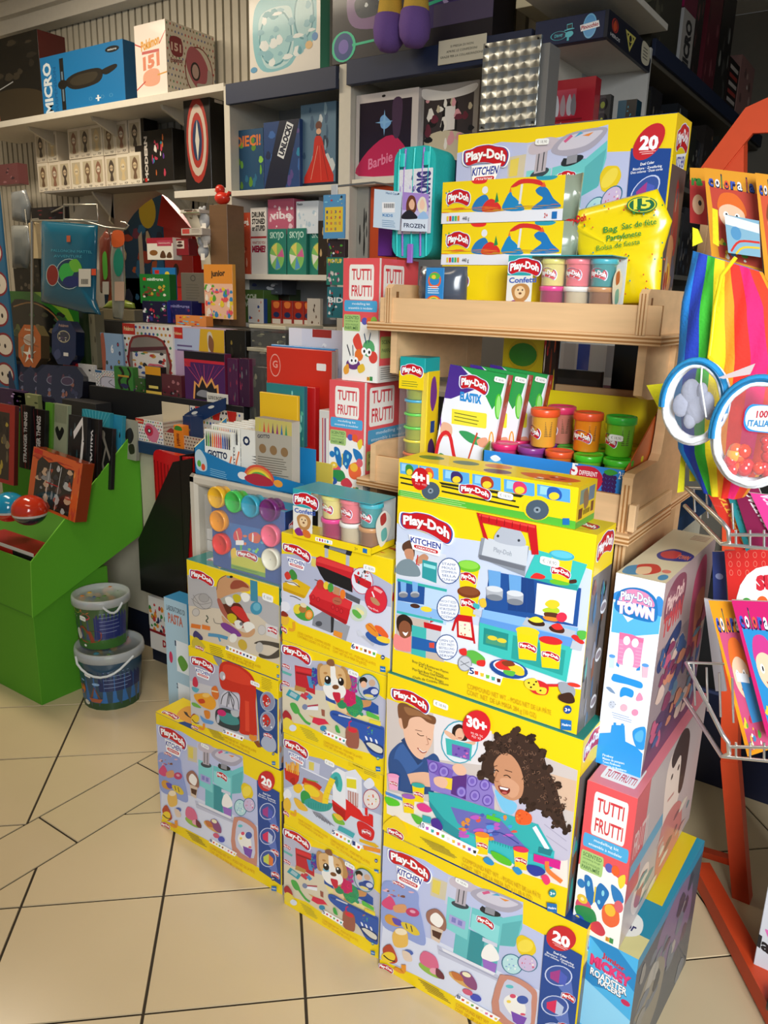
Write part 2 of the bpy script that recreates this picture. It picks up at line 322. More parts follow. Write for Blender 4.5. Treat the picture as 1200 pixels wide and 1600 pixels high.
# ================================================================ artwork of the large playset boxes
FOOD = ['#e0452c','#f2c83a','#5fa838','#8c4a28','#f2efe6','#e87aa0']
def art_cafe(a):
    q = [(10,95),(978,555),(990,1560),(65,1000)]; a.quad(q)
    a.P('#bcc3e4',12,190,210,250,330,325,500,390,680,440,690,580,800,640,822,1345,250,1030,60,950)
    a.P('#d9def0',60,700,330,780,640,930,820,1010,822,1330,250,1030,62,930)
    a.P('#cfc4a8',250,350,330,380,330,500,260,480); a.P('#e2cd5c',262,370,300,380,300,470,265,455)
    a.P('#c9cbe0',330,335,420,370,420,560,330,520)
    # machine
    a.P('#5fb9bd',395,640,600,730,600,935,395,835); a.P('#2f8f98',460,670,530,700,530,900,460,868)
    a.P('#7fd0d0',340,470,450,520,452,740,345,680); a.P('#6cc6c8',455,520,600,560,685,520,690,610,665,740,600,745,455,650)
    a.P('#8ad8d8',460,560,590,620,590,745,460,660); a.P('#5ab0b4',600,600,685,560,670,735,600,745)
    a.E('#39444e',400,515,42,22,15); a.P('#b6adb6',375,400,425,415,425,520,375,505); a.L('#4a4a52',5,388,410,388,500); a.L('#4a4a52',5,410,415,410,510)
    a.B('#c5b9c2',350,340,420,350,470,390,460,420,380,410,340,380)
    a.P('#23282e',490,520,600,560,580,550,500,500); a.E('#23282e',540,535,50,22,15); a.P('#8f9099',515,500,560,515,560,555,515,540)
    a.B('#a9a4b4',440,430,500,385,640,430,680,470,620,520,520,500); a.B('#cdc8d4',470,425,520,400,640,445,655,465,590,490,490,455)
    a.P('#d05a86',490,410,520,395,530,410,500,425); a.P('#e38a3a',570,430,620,440,600,450); a.P('#4aa3c8',535,420,560,405,575,420)
    a.P('#a8a6d8',358,585,435,620,435,675,358,640); a.P('#7e7cc0',370,600,390,608,390,640,370,632); a.P('#7e7cc0',400,614,420,622,420,654,400,646)
    minidoh(a,523,605,42,30,.45)
    a.P('#cfd2e2',520,705,590,735,590,760,520,730); a.B('#f4f1ec',525,800,540,755,565,745,595,790,605,840,560,860,528,840); a.P('#9a6ac2',530,845,600,870,595,945,545,925)
    a.P('#bfc2d6',318,800,610,940,620,985,330,860); a.L('#9fa3bd',6,330,830,610,965); a.P('#e6e7f0',340,812,600,930,590,945,350,835)
    # yellow tool and round insets
    a.B('#e8c81e',672,690,690,655,720,665,750,690,765,750,735,790,690,770); a.E('#f1d84a',715,722,34,44,15)
    a.ring('#2a6f8c','#b7dde0',667,855,48,68,5,-10); a.img(['#5fb7b9','#e8f0f0','#7a9fd0'],640,820,700,890,9,3); a.ring('#2a6f8c','#cbb7d8',735,832,46,58,5,-10); a.img(['#d0607a','#5fb7b9','#f0e8e0'],710,800,765,865,9,4)
    # menu panel at the left
    a.B('#8fa0d6',40,430,120,430,200,470,215,560,245,680,262,815,150,770,60,720,40,560); minidoh(a,110,432,30,14,.4)
    a.img(['#c88a6a','#e2b3c0','#8a5a9a','#d86a5a','#7a4a3a'],50,450,190,530,12,5); a.B('#d84a7a',45,560,80,520,110,580,90,610,50,590); a.B('#d89a6a',100,580,150,560,160,610,110,620)
    a.E('#c23a6a',190,605,32,28,20); a.E('#e0a0b8',190,600,14,10,20); a.B('#d79a3a',65,660,90,640,145,680,130,715,80,700); a.B('#5a4ab0',100,660,140,670,145,705,115,700); a.B('#e0c238',145,680,200,690,235,740,210,755,160,720); a.L('#3a3a3a',5,165,685,175,720); a.L('#3a3a3a',5,190,695,200,735)
    # cakes and cups
    a.B('#e8ba5a',110,780,130,725,170,730,185,790,180,840,130,850); a.E('#f3e2c0',148,745,28,22); a.E('#4a66b0',195,875,22,16,20); a.B('#e3cdb8',165,870,200,880,215,930,180,930)
    a.B('#9a6a5a',255,590,300,560,345,620,345,700,270,660); a.B('#f4efe8',275,610,300,585,335,630,320,680,280,650); a.P('#d9c3ae',280,670,340,695,330,785,290,760); a.P('#4a2a22',288,700,335,715,328,760,295,740)
    a.E('#90b84a',310,975,72,28,32); a.B('#d8688c',250,880,270,850,320,880,340,950,300,960,255,930); a.E('#e8a0b4',325,975,26,20,30); a.B('#6a2a3a',330,950,365,985,370,1020,335,1005)
    a.E('#d8a860',455,1010,78,26,35); a.B('#8a4a7a',440,960,480,950,520,1010,520,1060,470,1030); a.B('#c2703a',400,960,440,970,460,1010,420,1005); a.E('#f0e8c0',470,965,22,14,30); a.E('#3f4fb8',525,1110,28,22,35); a.E('#d05a7a',485,1080,26,18,30)
    # pink door with sundae
    a.B('#c98a78',615,960,640,930,700,935,775,985,800,1050,800,1300,770,1310,610,1200,n=3); a.B('#c9cbe0',645,975,690,965,765,1020,775,1080,775,1260,640,1170,n=3)
    a.B('#f2efe8',660,1070,700,1050,750,1110,750,1180,700,1190,655,1120); a.E('#3a57a8',735,1075,26,28); a.E('#d84a6a',690,1060,14,14); a.E('#f0d050',675,1100,10,10); a.P('#7a4ab0',690,1160,765,1190,750,1262,705,1225); a.E('#5fc0c8',670,1000,18,12); a.E('#d84a6a',745,1170,12,8)
    # navy strip
    a.P('#1c4690',796,625,972,728,985,1475,818,1355); a.E('#c8222c',870,636,66,82,0,28); a.T('20',830,650,912,695,62,'#fff',.05); a.L('#f0b0b0',4,835,668,905,700); a.L('#f0b0b0',4,845,682,895,706)
    a.T('Dual Color',845,738,905,762,13,'#fff',.02); a.T('Bicolore · Zweifarbig',815,745,940,800,12,'#fff',.01); a.T('Dos colores · Duas cores',808,758,945,818,12,'#fff',.01)
    for cx,cy,c1,c2 in ((880,880,'#a33a86','#4a5cb8'),(882,1080,'#d82a5a','#b8c4e0'),(888,1260,'#c8d45a','#e07a3a')):
        a.P('#5c74bc',cx - 60,cy - 20,cx + 58,cy + 15,cx + 82,cy + 150,cx + 40,cy + 120); a.ring('#c6d0ec','#35529c',cx,cy,62,68,6,0); a.P(c1,cx - 38,cy - 15,cx + 5,cy - 40,cx + 5,cy + 50,cx - 35,cy + 25); a.P(c2,cx + 5,cy - 35,cx + 40,cy,cx + 35,cy + 60,cx + 5,cy + 50)
        minidoh(a,cx + 55,cy + 132,32,26,.3)
    a.B('#b8442c',75,880,110,840,150,940,110,960); a.E('#f0cf30',105,925,32,38,20); a.L('#302018',7,82,915,110,940,140,945,sm=True)
    minidoh(a,100,1000,36,22,.35); a.L('#e8942a',22,140,990,180,1010,180,960,sm=True)
    a.lines('#3a3a2a',255,1040,380,1108,3,5,12,17); pots(a,440,1115,640,1230,8,8,FOOD,22)
    a.T('COMPOUND NET WT. - POIDS NET DE LA PÂTE',440,1180,785,1382,22,'#d08a10',.0); a.T('CONT. NET. DE LA MASA 680 g (1 LB 8 OZ)',440,1210,690,1372,22,'#d08a10',.0)
    hasb(a,935,1500,20,'3+',928,1420,'#15305e')
    doh(a,[(40,180),(255,280),(258,405),(55,300)]); kit(a,[(90,310),(228,375),(215,460),(92,400)])
def art_chef(a):
    a.quad([(128,42),(1005,218),(925,1115),(90,822)])
    a.P('#ccd6ec',124,160,250,205,480,240,620,260,740,290,870,330,985,372,942,905,600,850,280,760,104,718)
    a.P('#e3e9f6',110,600,400,600,960,700,942,905,600,850,280,760,104,718)
    # left photos
    a.P('#d8dde8',118,240,340,300,340,440,116,395); a.B('#5a3a2a',150,250,185,235,200,270,195,310,150,280); a.B('#c98f6e',155,280,192,275,195,320,170,325); a.B('#7d8f98',132,330,180,318,220,360,215,395,118,380)
    a.B('#c98f6e',205,320,240,295,262,310,250,330,215,340); a.P('#2f9aa0',235,320,300,335,296,425,232,400); a.P('#9adfe0',240,335,294,350,293,365,240,350); a.L(RED,5,215,300,208,340,222,345)
    a.P('#bcd6f0',122,402,345,450,338,612,116,560); a.P('#1f4f96',124,410,245,435,240,520,122,500); a.L('#35b0a8',12,122,408,342,458)
    for x in (148,200): a.P('#7ab0e6',x - 12,415,x + 14,422,x + 12,470,x - 10,465); a.E('#b9bcc4',x,472,20,12); a.E('#80848e',x,478,20,10)
    a.P('#8ab8ea',120,500,330,550,325,590,118,545); a.E('#4a2a20',200,525,22,10,10); a.E('#f0d83a',250,540,26,12,10); a.L(RED,4,180,568,275,590); a.P(RED,290,592,268,575,266,602)
    a.P('#3ab5b0',118,545,325,592,325,604,118,556)
    a.P('#c8b8ac',116,562,260,590,330,780,108,722); a.B('#2a1a14',118,580,150,562,185,590,182,640,125,640); a.B('#8a5236',128,610,150,590,178,610,178,660,150,680,128,650); a.B('#fff',142,640,158,646,168,640,156,660,n=3)
    a.B('#f08a86',108,650,150,670,185,660,200,690,195,730,108,715); a.P('#3fb8b2',185,610,250,625,245,760,180,740); a.P('#c9ccd4',250,620,315,640,312,700,248,680); a.P('#1f5fa8',185,660,310,690,308,740,182,715); a.P(RED,238,596,320,616,315,640,240,622); a.P('#d9483a',262,690,285,690,285,715,262,712)
    # tower of tubs
    for y,lid in ((350,'#6fc02c'),(465,'#7a3a1c')):
        a.P(YEL,395,y,488,y + 12,470,y + 110,402,y + 100); a.E(lid,441,y,52,26,8); a.E('#8fd84a' if lid[1] == '6' else '#8a4a2a',441,y - 5,44,18,8); minidoh(a,438,y + 52,36,24,.2)
    a.P(RED,385,562,455,572,470,695,462,695,445,585,392,578,372,638,362,635); a.P(RED,385,572,452,580,468,685,388,665); a.P('#f3ecd2',395,592,448,600,455,668,396,655); a.img(FOOD,400,598,448,660,9,8)
    # circles with text
    for x,y,ls in ((354,370,['STAMP','MOULE','STEMPELN','SELLA','CUNHAR']),(349,535,["WATCH IT SIZZLE",'REGARDE GRILLER','MIT BRUTZELEFFEKT','SEGUI','COZINHA']),(341,710,['OPEN UP!',"C'EST PRÊT!",'BESTELLUNG','DESPIERTA','SERVIR'])):
        a.ring('#2a4e8c','#eef3fb',x,y,51,58,4); 
        for k,s_ in enumerate(ls): a.T(s_,x - 28 - len(s_) * .6,y - 28 + k * 17,x + 28 + len(s_) * .6,y - 20 + k * 17,10,'#3a4a8a',0)
    # kitchen: chimney, arch, cabinets
    a.P('#1f4f96',535,370,940,450,925,620,510,545); a.P('#173f80',620,395,730,410,740,560,615,545)
    a.L('#1a4488',3,660,400,655,555); a.L('#1a4488',3,700,405,698,560)
    a.P('#3cc0b8',745,280,965,345,925,455,690,400,720,330); a.P('#2a9e98',720,395,925,435,922,462,715,405); a.B('#e0302c',715,400,740,380,780,395,770,408,730,405); a.B('#6fc02c',800,415,840,405,885,420,880,436,820,430); a.B('#4a2a20',885,415,915,410,918,425,890,428)
    a.P('#f4d21c',808,300,900,325,885,425,810,405); a.E('#3fb0c8',853,305,56,22,10); a.E('#62c6dc',853,301,48,15,10); minidoh(a,848,378,44,22,.25)
    a.P('#e9edf8',745,425,920,460,905,608,735,560); a.B('#b8d02c',772,540,820,530,845,545,835,560,780,555); a.B('#f2cf2c',780,520,800,500,835,505,845,525,815,540); a.B('#5a3020',780,555,835,560,840,580,785,575); a.B('#e08a2c',775,572,840,582,830,596,785,588); a.E('#e0304c',855,577,24,22)
    a.P('#8f96a2',500,225,710,265,690,395,485,310); a.P('#cdd2da',515,225,705,262,698,350,500,300); a.P('#70747e',488,298,692,352,688,372,490,318)
    a.B('#b4bac6',560,240,580,185,625,170,670,195,690,262,n=5); a.E('#3a3f48',618,180,6,6); a.E('#3a3f48',572,218,6,6); a.E('#3a3f48',664,238,6,6)
    a.P(RED,478,115,740,172,752,300,722,300,705,205,505,160,530,235,508,222); a.L('#e8453c',10,490,125,735,180); 
    for k in range(7): a.L('#8c0c14',3,500 + k * 34,125 + k * 8,498 + k * 34,150 + k * 8)
    a.sub([(550,262),(640,285),(635,310),(548,285)],lambda s: s.T('Play-Doh',.05,.9,.95,.9,.8,'#a2a8b2',.02))
    for x,y in ((557,380),(648,400)): a.P('#6aa4dc',x - 28,y - 15,x + 28,y - 5,x + 26,y + 72,x - 24,y + 66); a.P('#b2b6be',x - 36,y + 66,x + 38,y + 74,x + 36,y + 112,x - 34,y + 104); a.E('#80858e',x,y + 108,36,14,8); a.E('#d8dbe0',x,y + 70,37,13,8)
    a.P('#86b8f0',505,540,930,625,905,720,495,600); a.P('#5f98dc',495,575,905,670,905,712,490,600)
    a.P('#b9bec8',700,575,920,640,905,668,680,610); a.B('#3a2018',705,590,745,580,778,600,775,616,730,612); a.B('#f2dc3a',710,585,745,573,775,595,740,600); a.B('#4a2418',800,620,840,608,868,630,860,648,815,640); a.B('#e0302c',810,612,845,604,862,628,830,632)
    a.P('#3cbfb6',490,598,905,712,880,868,485,722); a.P('#1f8f88',510,622,620,650,615,725,506,695); a.P('#4a9a78',520,650,610,672,606,710,517,690); a.E('#e8cf3a',548,668,22,10,12); a.E('#e8cf3a',590,680,22,10,12)
    a.P('#28a098',640,655,875,725,862,838,632,760); cup(a,705,700,48,62,'#f4d21c'); cup(a,808,740,48,60,'#d8282c')
    a.P('#bfc4ce',905,680,955,690,945,728,895,715); a.B('#d8302c',900,665,920,655,958,688,940,695); a.B('#58b848',925,640,965,640,962,672,940,675)
    a.B('#e8c03a',490,500,515,492,522,525,500,530); a.B('#3ab0b8',465,512,490,520,488,538,466,530); a.P('#c5cad6',465,540,500,548,496,572,462,560)
    # foods below
    a.B('#5fb848',430,730,470,725,515,760,500,790,440,770); a.B('#e0302c',400,720,430,715,432,745,408,742); a.B('#e0302c',480,770,515,768,512,795,482,790); a.ring('#8a8e98','#c9ccd4',425,782,32,36,4); a.L('#6a6e78',3,405,770,445,800); a.L('#6a6e78',3,405,790,445,775)
    a.E('#1d4c96',622,808,88,40,14); a.E('#e9edf8',622,800,72,28,14); a.B('#e0302c',560,785,600,765,650,785,640,812,580,808); a.B('#f2cf2c',610,778,680,800,690,835,650,830); a.B('#58b848',600,812,650,820,640,840,605,830); a.B('#8a3a20',590,775,630,770,650,790,610,795)
    a.B('#d8282c',700,860,760,860,800,885,790,925,730,915); a.L('#d8282c',12,790,882,850,882); a.B('#f0d63a',695,860,740,850,760,890,735,905,700,890); a.B('#f0d63a',745,890,790,895,785,922,750,915)
    for x,y in ((712,870),(735,878),(722,890),(765,905),(745,865)): a.E('#3a2018',x,y,5,4)
    a.B('#9da2ac',845,875,880,870,920,900,910,940,860,920); a.B('#3f241c',850,925,900,915,920,955,890,965,850,948); a.E('#e03a2c',915,880,30,9,12)
    pots(a,445,812,590,862,5,5,['#e0452c','#f2c83a','#7fc83a','#4ab0a0','#5a3020'],28)
    for k,s_ in enumerate(["Busy Chef's Restaurant Playset","Le p'tit resto",'Play-Doh Busy Chef Restaurant','Restaurante Burger','Chefe de Cozinha Deluxe']): a.T(s_,190 + (k % 2) * 30,775 + k * 18,352 - (k % 2) * 22,828 + k * 14,11,'#3a3a2a',0)
    a.T('COMPOUND NET WT. - POIDS NET DE LA PÂTE',438,895,815,1018,22,'#cf9a12',.0); a.T('CONT. NET. DE LA MASA 284 g (10 OZ)',436,922,748,1032,22,'#cf9a12',.0)
    hasb(a,882,1062,24,'3+',888,992)
    doh(a,[(142,92),(380,148),(375,262),(140,190)]); kit(a,[(178,212),(335,250),(330,310),(180,268)])
def art_fold(a):
    a.quad([(67,33),(1070,390),(977,1317),(20,847)])
    a.P('#cfc3bd',60,165,120,190,300,245,460,290,620,360,860,470,1040,545,990,1160,700,1060,400,930,46,760)
    a.P('#e6dfe0',300,245,600,340,600,520,300,480); a.P('#d9b79c',900,560,1035,600,1020,760,960,740); a.P('#efe6da',46,640,400,740,990,1010,988,1160,700,1060,400,930,46,760)
    # boy
    a.B('#2c4f86',62,470,90,420,150,390,240,470,300,450,330,500,300,600,280,660,110,640,66,560); a.B('#3a62a0',100,440,145,400,200,470,240,500,150,560,90,540); a.P('#22406e',130,380,150,365,240,490,215,510)
    a.B('#e8b596',120,275,135,260,150,300,150,325,130,315); a.B('#ecbc9f',145,240,230,230,300,290,300,340,290,400,260,450,235,480,190,450,150,370)
    a.B('#7a4e33',118,200,150,190,200,215,260,245,310,265,308,300,270,290,230,262,180,270,165,310,145,320,135,270,120,262); a.B('#9a6a44',150,210,200,222,270,255,290,280,230,258,170,250)
    a.L('#4a2f22',4,215,345,232,358,250,358,sm=True); a.L('#4a2f22',4,270,372,284,380); a.L('#6a4230',3,205,328,240,335,sm=True); a.L('#b5735c',3,262,360,272,400,260,404,sm=True); a.L('#8c2a2a',5,215,420,240,445,262,440,sm=True); a.L('#fff',3,222,425,242,440,258,438,sm=True)
    a.B('#e8b596',150,560,240,545,300,560,360,590,350,625,290,625,200,612,160,600); a.B('#2c4f86',66,500,110,480,160,560,175,640,110,640,70,590)
    # purple mould
    a.P('#8f7cc8',265,480,400,510,470,560,612,600,610,745,480,700,280,640); a.P('#5b2f80',390,570,470,560,462,690,385,660); a.P('#7b5cb8',262,478,330,500,400,540,385,600,280,545)
    for x,y in ((295,520),(350,545),(440,650),(497,595),(562,615),(510,670),(575,695)): a.ring('#5e44a0','#9a86d4',x,y,27,30,5); a.E('#7a62be',x,y,12,14)
    a.B('#ecbc9f',395,520,430,500,465,530,462,560,420,560); a.P('#f2d03a',340,570,395,580,390,640,340,625); a.B('#ecbc9f',300,575,345,570,370,600,350,630,305,610)
    # round inset with girl
    a.ring('#3aa0b8','#dfe6ec',435,393,97,110,6); a.B('#2a1a16',400,320,435,300,470,330,470,385,405,370); a.E('#e8b596',437,352,24,32); a.L('#a03030',4,427,370,447,372); a.B('#e8b596',360,330,400,350,420,375,400,380,362,350); a.B('#e8b596',450,395,510,390,512,405,460,412)
    a.P('#3fb8b2',362,370,500,405,492,490,368,455); a.P('#7a5cb4',395,400,488,425,485,485,395,460); a.img(['#e06ab0','#5a3a9a','#c88ae0'],405,420,480,480,10,6)
    # girl
    a.B('#c4bfd2',600,620,640,640,760,700,860,740,990,850,1000,1000,900,1000,850,960,740,900,650,760); a.L('#a8a3ba',4,860,760,980,850,sm=True); a.L('#a8a3ba',4,870,820,985,910,sm=True); a.L('#a8a3ba',4,880,880,990,960,sm=True)
    a.B('#7ac4e8',615,640,680,680,730,720,700,770,650,740)
    r = random.Random(4); hair = [550,560,555,480,590,410,640,370,720,345,800,380,860,450,890,540,930,620,960,740,985,850,930,820,880,760,800,730,760,690,740,560,680,460,620,500,605,580]
    a.B('#3b2822',*hair)
    for k in range(0,len(hair),2):
        for _ in range(7): a.z -= .00002; a.E(r.choice(['#33211b','#402b23','#2c1c17']),hair[k] + r.uniform(-16,16),hair[k + 1] + r.uniform(-16,16),r.uniform(9,18),r.uniform(9,18),0,9)
    a.B('#c98f6c',612,500,650,455,700,460,745,520,765,600,755,670,715,695,665,680,625,640,612,600,618,580,610,560,618,540); a.B('#d8a180',640,590,690,580,740,620,730,670,690,675)
    for _ in range(330):
        x = r.uniform(560,985); y = r.uniform(365,840); t = r.uniform(0,6.28)
        if 605 < x < 762 and 462 < y < 700: continue
        if y > 400 + (x - 560) * 1.0 + (60 if x < 640 else 150) and x < 800: continue
        if y > 560 + (x - 700) * 1.0 or y < 350 + max(0,(x - 790)) * 1.6 or (x < 620 and y < 420): continue
        a.z -= 0.00002; c = r.choice(['#221410','#54392d','#6a4a3a','#1e1210','#7a5a48']); a.L(c,4,x + 9 * cos(t),y + 9 * sin(t),x + 9 * cos(t + 1.3),y + 9 * sin(t + 1.3),x + 9 * cos(t + 2.6),y + 9 * sin(t + 2.6),x + 6 * cos(t + 4),y + 6 * sin(t + 4))
    a.L('#2a1a16',5,614,540,626,536,636,546,sm=True); a.L('#2a1a16',5,662,566,680,564,698,578,sm=True); a.L('#5a3a2c',4,612,518,630,514,sm=True); a.L('#5a3a2c',4,668,536,706,548,sm=True); a.L('#a06a4c',4,628,550,616,590,636,596,sm=True)
    a.B('#7c2420',634,618,655,622,692,632,690,655,665,664,644,648); a.P('#fff',640,622,688,633,680,642,645,634); a.E('#c8605c',666,654,14,6,10)
    # teal case
    a.P('#2fb0b0',270,645,360,660,840,820,920,960,820,985,440,860,350,790,275,705); a.P('#23909a',350,790,440,860,430,900,345,850,275,720,272,690); a.P('#38bcc0',440,858,820,980,925,960,915,1050,830,1080,430,905)
    a.P('#6a6cb8',385,725,640,790,780,945,700,935,480,860,420,810); a.img(['#e05a4a','#58b848','#4a9ae0','#c05ac0','#e0903a','#8a8ad8','#4a5ab0'],420,760,720,900,34,7); a.L('#2a3a8a',4,560,870,640,860,740,920,sm=True)
    a.P('#58c82c',575,765,650,790,640,808,570,785); a.B('#e8602c',725,760,750,740,805,770,800,815,750,820,725,800); a.img(['#f08a3a','#d04a1c'],730,755,795,810,10,4); a.L('#e9edf8',22,820,830,890,950); a.P('#1f7f88',845,935,915,955,905,985,840,965); 
    for k in range(12): a.L('#1f8f98',3,560 + k * 14,885 + k * 5,560 + k * 14,900 + k * 5)
    # cups and tools at the front
    cup(a,90,595,28,36,'#f09ac0','#f2a8c8'); cup(a,220,652,32,42,'#2fa8a0'); cup(a,168,710,32,42,'#a060b8'); a.B('#e03a8c',212,712,250,705,290,738,270,752,225,740); a.P('#4a8ad0',48,640,135,675,135,690,48,656); a.B('#58c82c',46,668,110,690,118,715,60,712)
    a.B('#58b838',180,760,225,775,250,800,210,812); a.P('#2fa8b0',240,765,285,778,280,812,238,798); a.B('#4a2a90',285,790,320,785,345,830,325,850,290,825)
    cup(a,550,920,35,50,'#f08a2c'); cup(a,752,1000,38,52,'#e02a5c'); a.B('#58c02c',598,955,650,975,700,1010,695,1035,640,1015,605,985); a.B('#2a8fc8',555,1000,580,988,612,1018,600,1032,570,1022); a.B('#2a8fc8',708,1050,735,1040,760,1070,735,1082)
    a.P('#d81c8c',820,970,960,1010,955,1055,818,1010); a.B('#2a3a9c',785,1030,850,1040,880,1070,830,1090,790,1065); a.B('#f03a70',858,1090,890,1085,905,1120,880,1135); a.L('#f0803a',22,888,1010,895,1060,965,1120,sm=True)
    a.B('#f2cf20',45,800,100,770,150,830,150,880,40,830); minidoh(a,95,862,42,22,.4)
    pots(a,228,815,525,965,10,10,['#c85ac0','#3ab0a8','#e0452c','#7ac83a','#f2efe6','#f2c83a','#e87aa0','#e8903a','#8a4ac0','#2a2a2a'],26)
    a.lines('#6a6a3a',225,880,385,948,2.5,6,12,12)
    a.T('COMPOUND NET WT. - POIDS NET DE LA PÂTE',448,1010,858,1212,24,'#cf9a12',.0); a.T('CONT. NET. DE LA MASA 567 g (1 LB 4 OZ)',444,1042,812,1222,24,'#cf9a12',.0)
    hasb(a,915,1258,26,'3+',918,1180,'#1f8f98'); a.E('#d8202c',529,307,72,80,10,30); a.T('30+',478,302,582,338,50,'#fff',.05)
    a.T('PCS · PZS · TLG',500,345,560,366,10,'#fff',0); a.T('PÇS · PZ',505,362,550,378,10,'#fff',0)
    doh(a,[(92,95),(290,160),(285,252),(92,172)])
def art_grill(a):
    a.quad([(48,78),(1122,360),(1068,1380),(66,1080)])
    a.P('#b3b7ce',46,285,120,290,380,320,480,360,720,430,860,440,1115,585,1085,1225,700,1085,230,930,60,830); a.P('#d3d5e4',60,560,340,620,1100,780,1085,1225,700,1085,230,930,60,830); a.P('#dcc86a',350,330,395,342,395,420,350,405)
    a.B('#3f8a3a',130,460,165,435,210,490,200,540,150,520); a.B('#d0382c',85,480,120,455,150,510,110,530); a.P('#e0b418',70,560,210,525,345,600,290,700,70,615); a.P('#c99a10',70,600,290,680,280,705,75,630); a.E('#e8e6e0',165,565,60,16,15); a.L('#6a5a4a',8,90,545,180,560,240,600); a.L('#55524e',8,140,680,190,690,250,720,sm=True)
    a.E('#4a9a3c',278,830,105,70,25); a.E('#e8d03a',215,800,40,44); a.E('#b5763a',268,800,38,34,20); a.E('#e8d9b0',275,765,34,20,20); a.E('#e8882c',330,850,38,44,10); a.E('#f2b05a',330,850,26,30,10)
    # grill
    a.L('#b8bac2',34,500,220,500,330); a.L('#b8bac2',34,705,300,700,420); a.L('#23252a',46,480,215,740,300); a.L('#83868f',44,530,230,690,280)
    a.P('#8a8d96',370,870,460,820,545,850,540,1010,360,945); a.P('#2a2a2e',540,860,570,880,570,1000,540,1010); a.P('#9a9da6',570,890,720,950,680,1080,560,1030); a.P('#e89030',570,985,650,1010,640,1060,560,1030); a.E('#4a4d56',425,930,32,24)
    a.P('#c8202c',400,330,440,315,760,430,752,520,745,650,480,540,395,395); a.P('#17181c',402,400,470,420,740,530,745,650,480,540,440,480); a.P('#e03a3c',410,340,445,325,755,435,740,470,400,365)
    a.P('#c81c28',400,580,470,600,745,735,690,930,340,740,330,680); a.P('#dc3038',400,585,740,735,720,800,340,670); a.P('#a81420',335,735,690,900,680,935,335,755)
    for x,y in ((370,690),(420,712),(560,780),(600,800),(640,815)): a.ring('#8c0c18','#d02834',x,y,16,22,4)
    a.L('#5a5a60',8,385,530,460,560); a.E('#c8382c',440,575,36,44); a.E('#e8c83a',497,585,26,36); a.E('#4a9a3c',540,605,28,42); a.P('#c08a62',575,590,635,615,620,680,560,655); a.E('#e87a28',655,665,26,44); a.P('#53555c',680,645,820,710,810,755,685,700); a.E('#b5624a',602,725,46,34,15); a.L('#7a3a2a',5,575,720,630,735)
    a.E('#c9d3c4',800,830,82,75,0); a.B('#5fae48',745,800,790,810,830,860,800,880,750,840); a.B('#e8dfa0',780,780,850,820,840,850,800,820)
    a.ring('#c01c50','#dfe3ee',837,545,102,122,6,-15); a.P('#c81c28',760,480,925,560,920,630,780,560); a.img(['#3a3a40','#e8eaf0','#c81c28','#d07a5a'],780,440,900,600,16,9); a.ring('#a01848','#d8283a',965,710,102,125,6,-15); a.P('#f0a0a0',950,595,1030,640,1010,660,945,620); a.B('#b98a62',915,690,960,700,1000,750,980,765,930,735); a.L('#f0f0f4',12,930,640,950,690); a.T('Play-Doh',890,780,985,820,16,'#f4d8d8',.02)
    a.E('#2a57a0',970,1050,112,48,22); a.B('#e8902c',865,940,920,920,980,1000,970,1040,900,1000); a.B('#e8602c',950,940,1010,950,1070,1020,1050,1050,980,1000); a.E('#f2cf3a',1030,1060,70,26,15); a.L('#c8402c',6,890,930,960,990); a.L('#b9bcc8',22,800,1000,850,1040,940,1110,sm=True); a.P('#cfd2de',782,985,820,980,850,1025,800,1035)
    a.B('#e6e6ee',45,770,70,730,130,740,150,790,120,820,60,830); a.B('#e8b83a',40,860,90,820,140,880,120,940,60,930); a.B('#8c2c20',45,850,80,815,130,850,110,870); minidoh(a,78,985,42,28,.3); a.L('#e8a52a',28,135,980,185,985,185,915,sm=True)
    a.T('LIQUID CONTENTS - CONTENU LIQUIDE',225,1020,540,1130,22,'#cf9010',0); a.T('CONTENIDO LÍQUIDO 2 FL OZ (60 ml)',222,1048,530,1160,22,'#cf9010',0); a.T('COMPOUND NET WT. - POIDS NET DE LA PÂTE',562,1145,955,1285,22,'#cf9010',0); a.T('CONT. NET. DE LA MASA 224 g (8 OZ)',562,1175,870,1285,22,'#cf9010',0)
    pots(a,735,1115,960,1185,5,6,['#d8382c','#e8c85a','#8a4a28','#e8702c','#5fae48'],40); hasb(a,1018,1310,24,'3+',1020,1210,'#1d3f7c')
    doh(a,[(70,165),(355,260),(352,390),(70,265)]); kit(a,[(112,318),(305,372),(300,455),(118,395)])
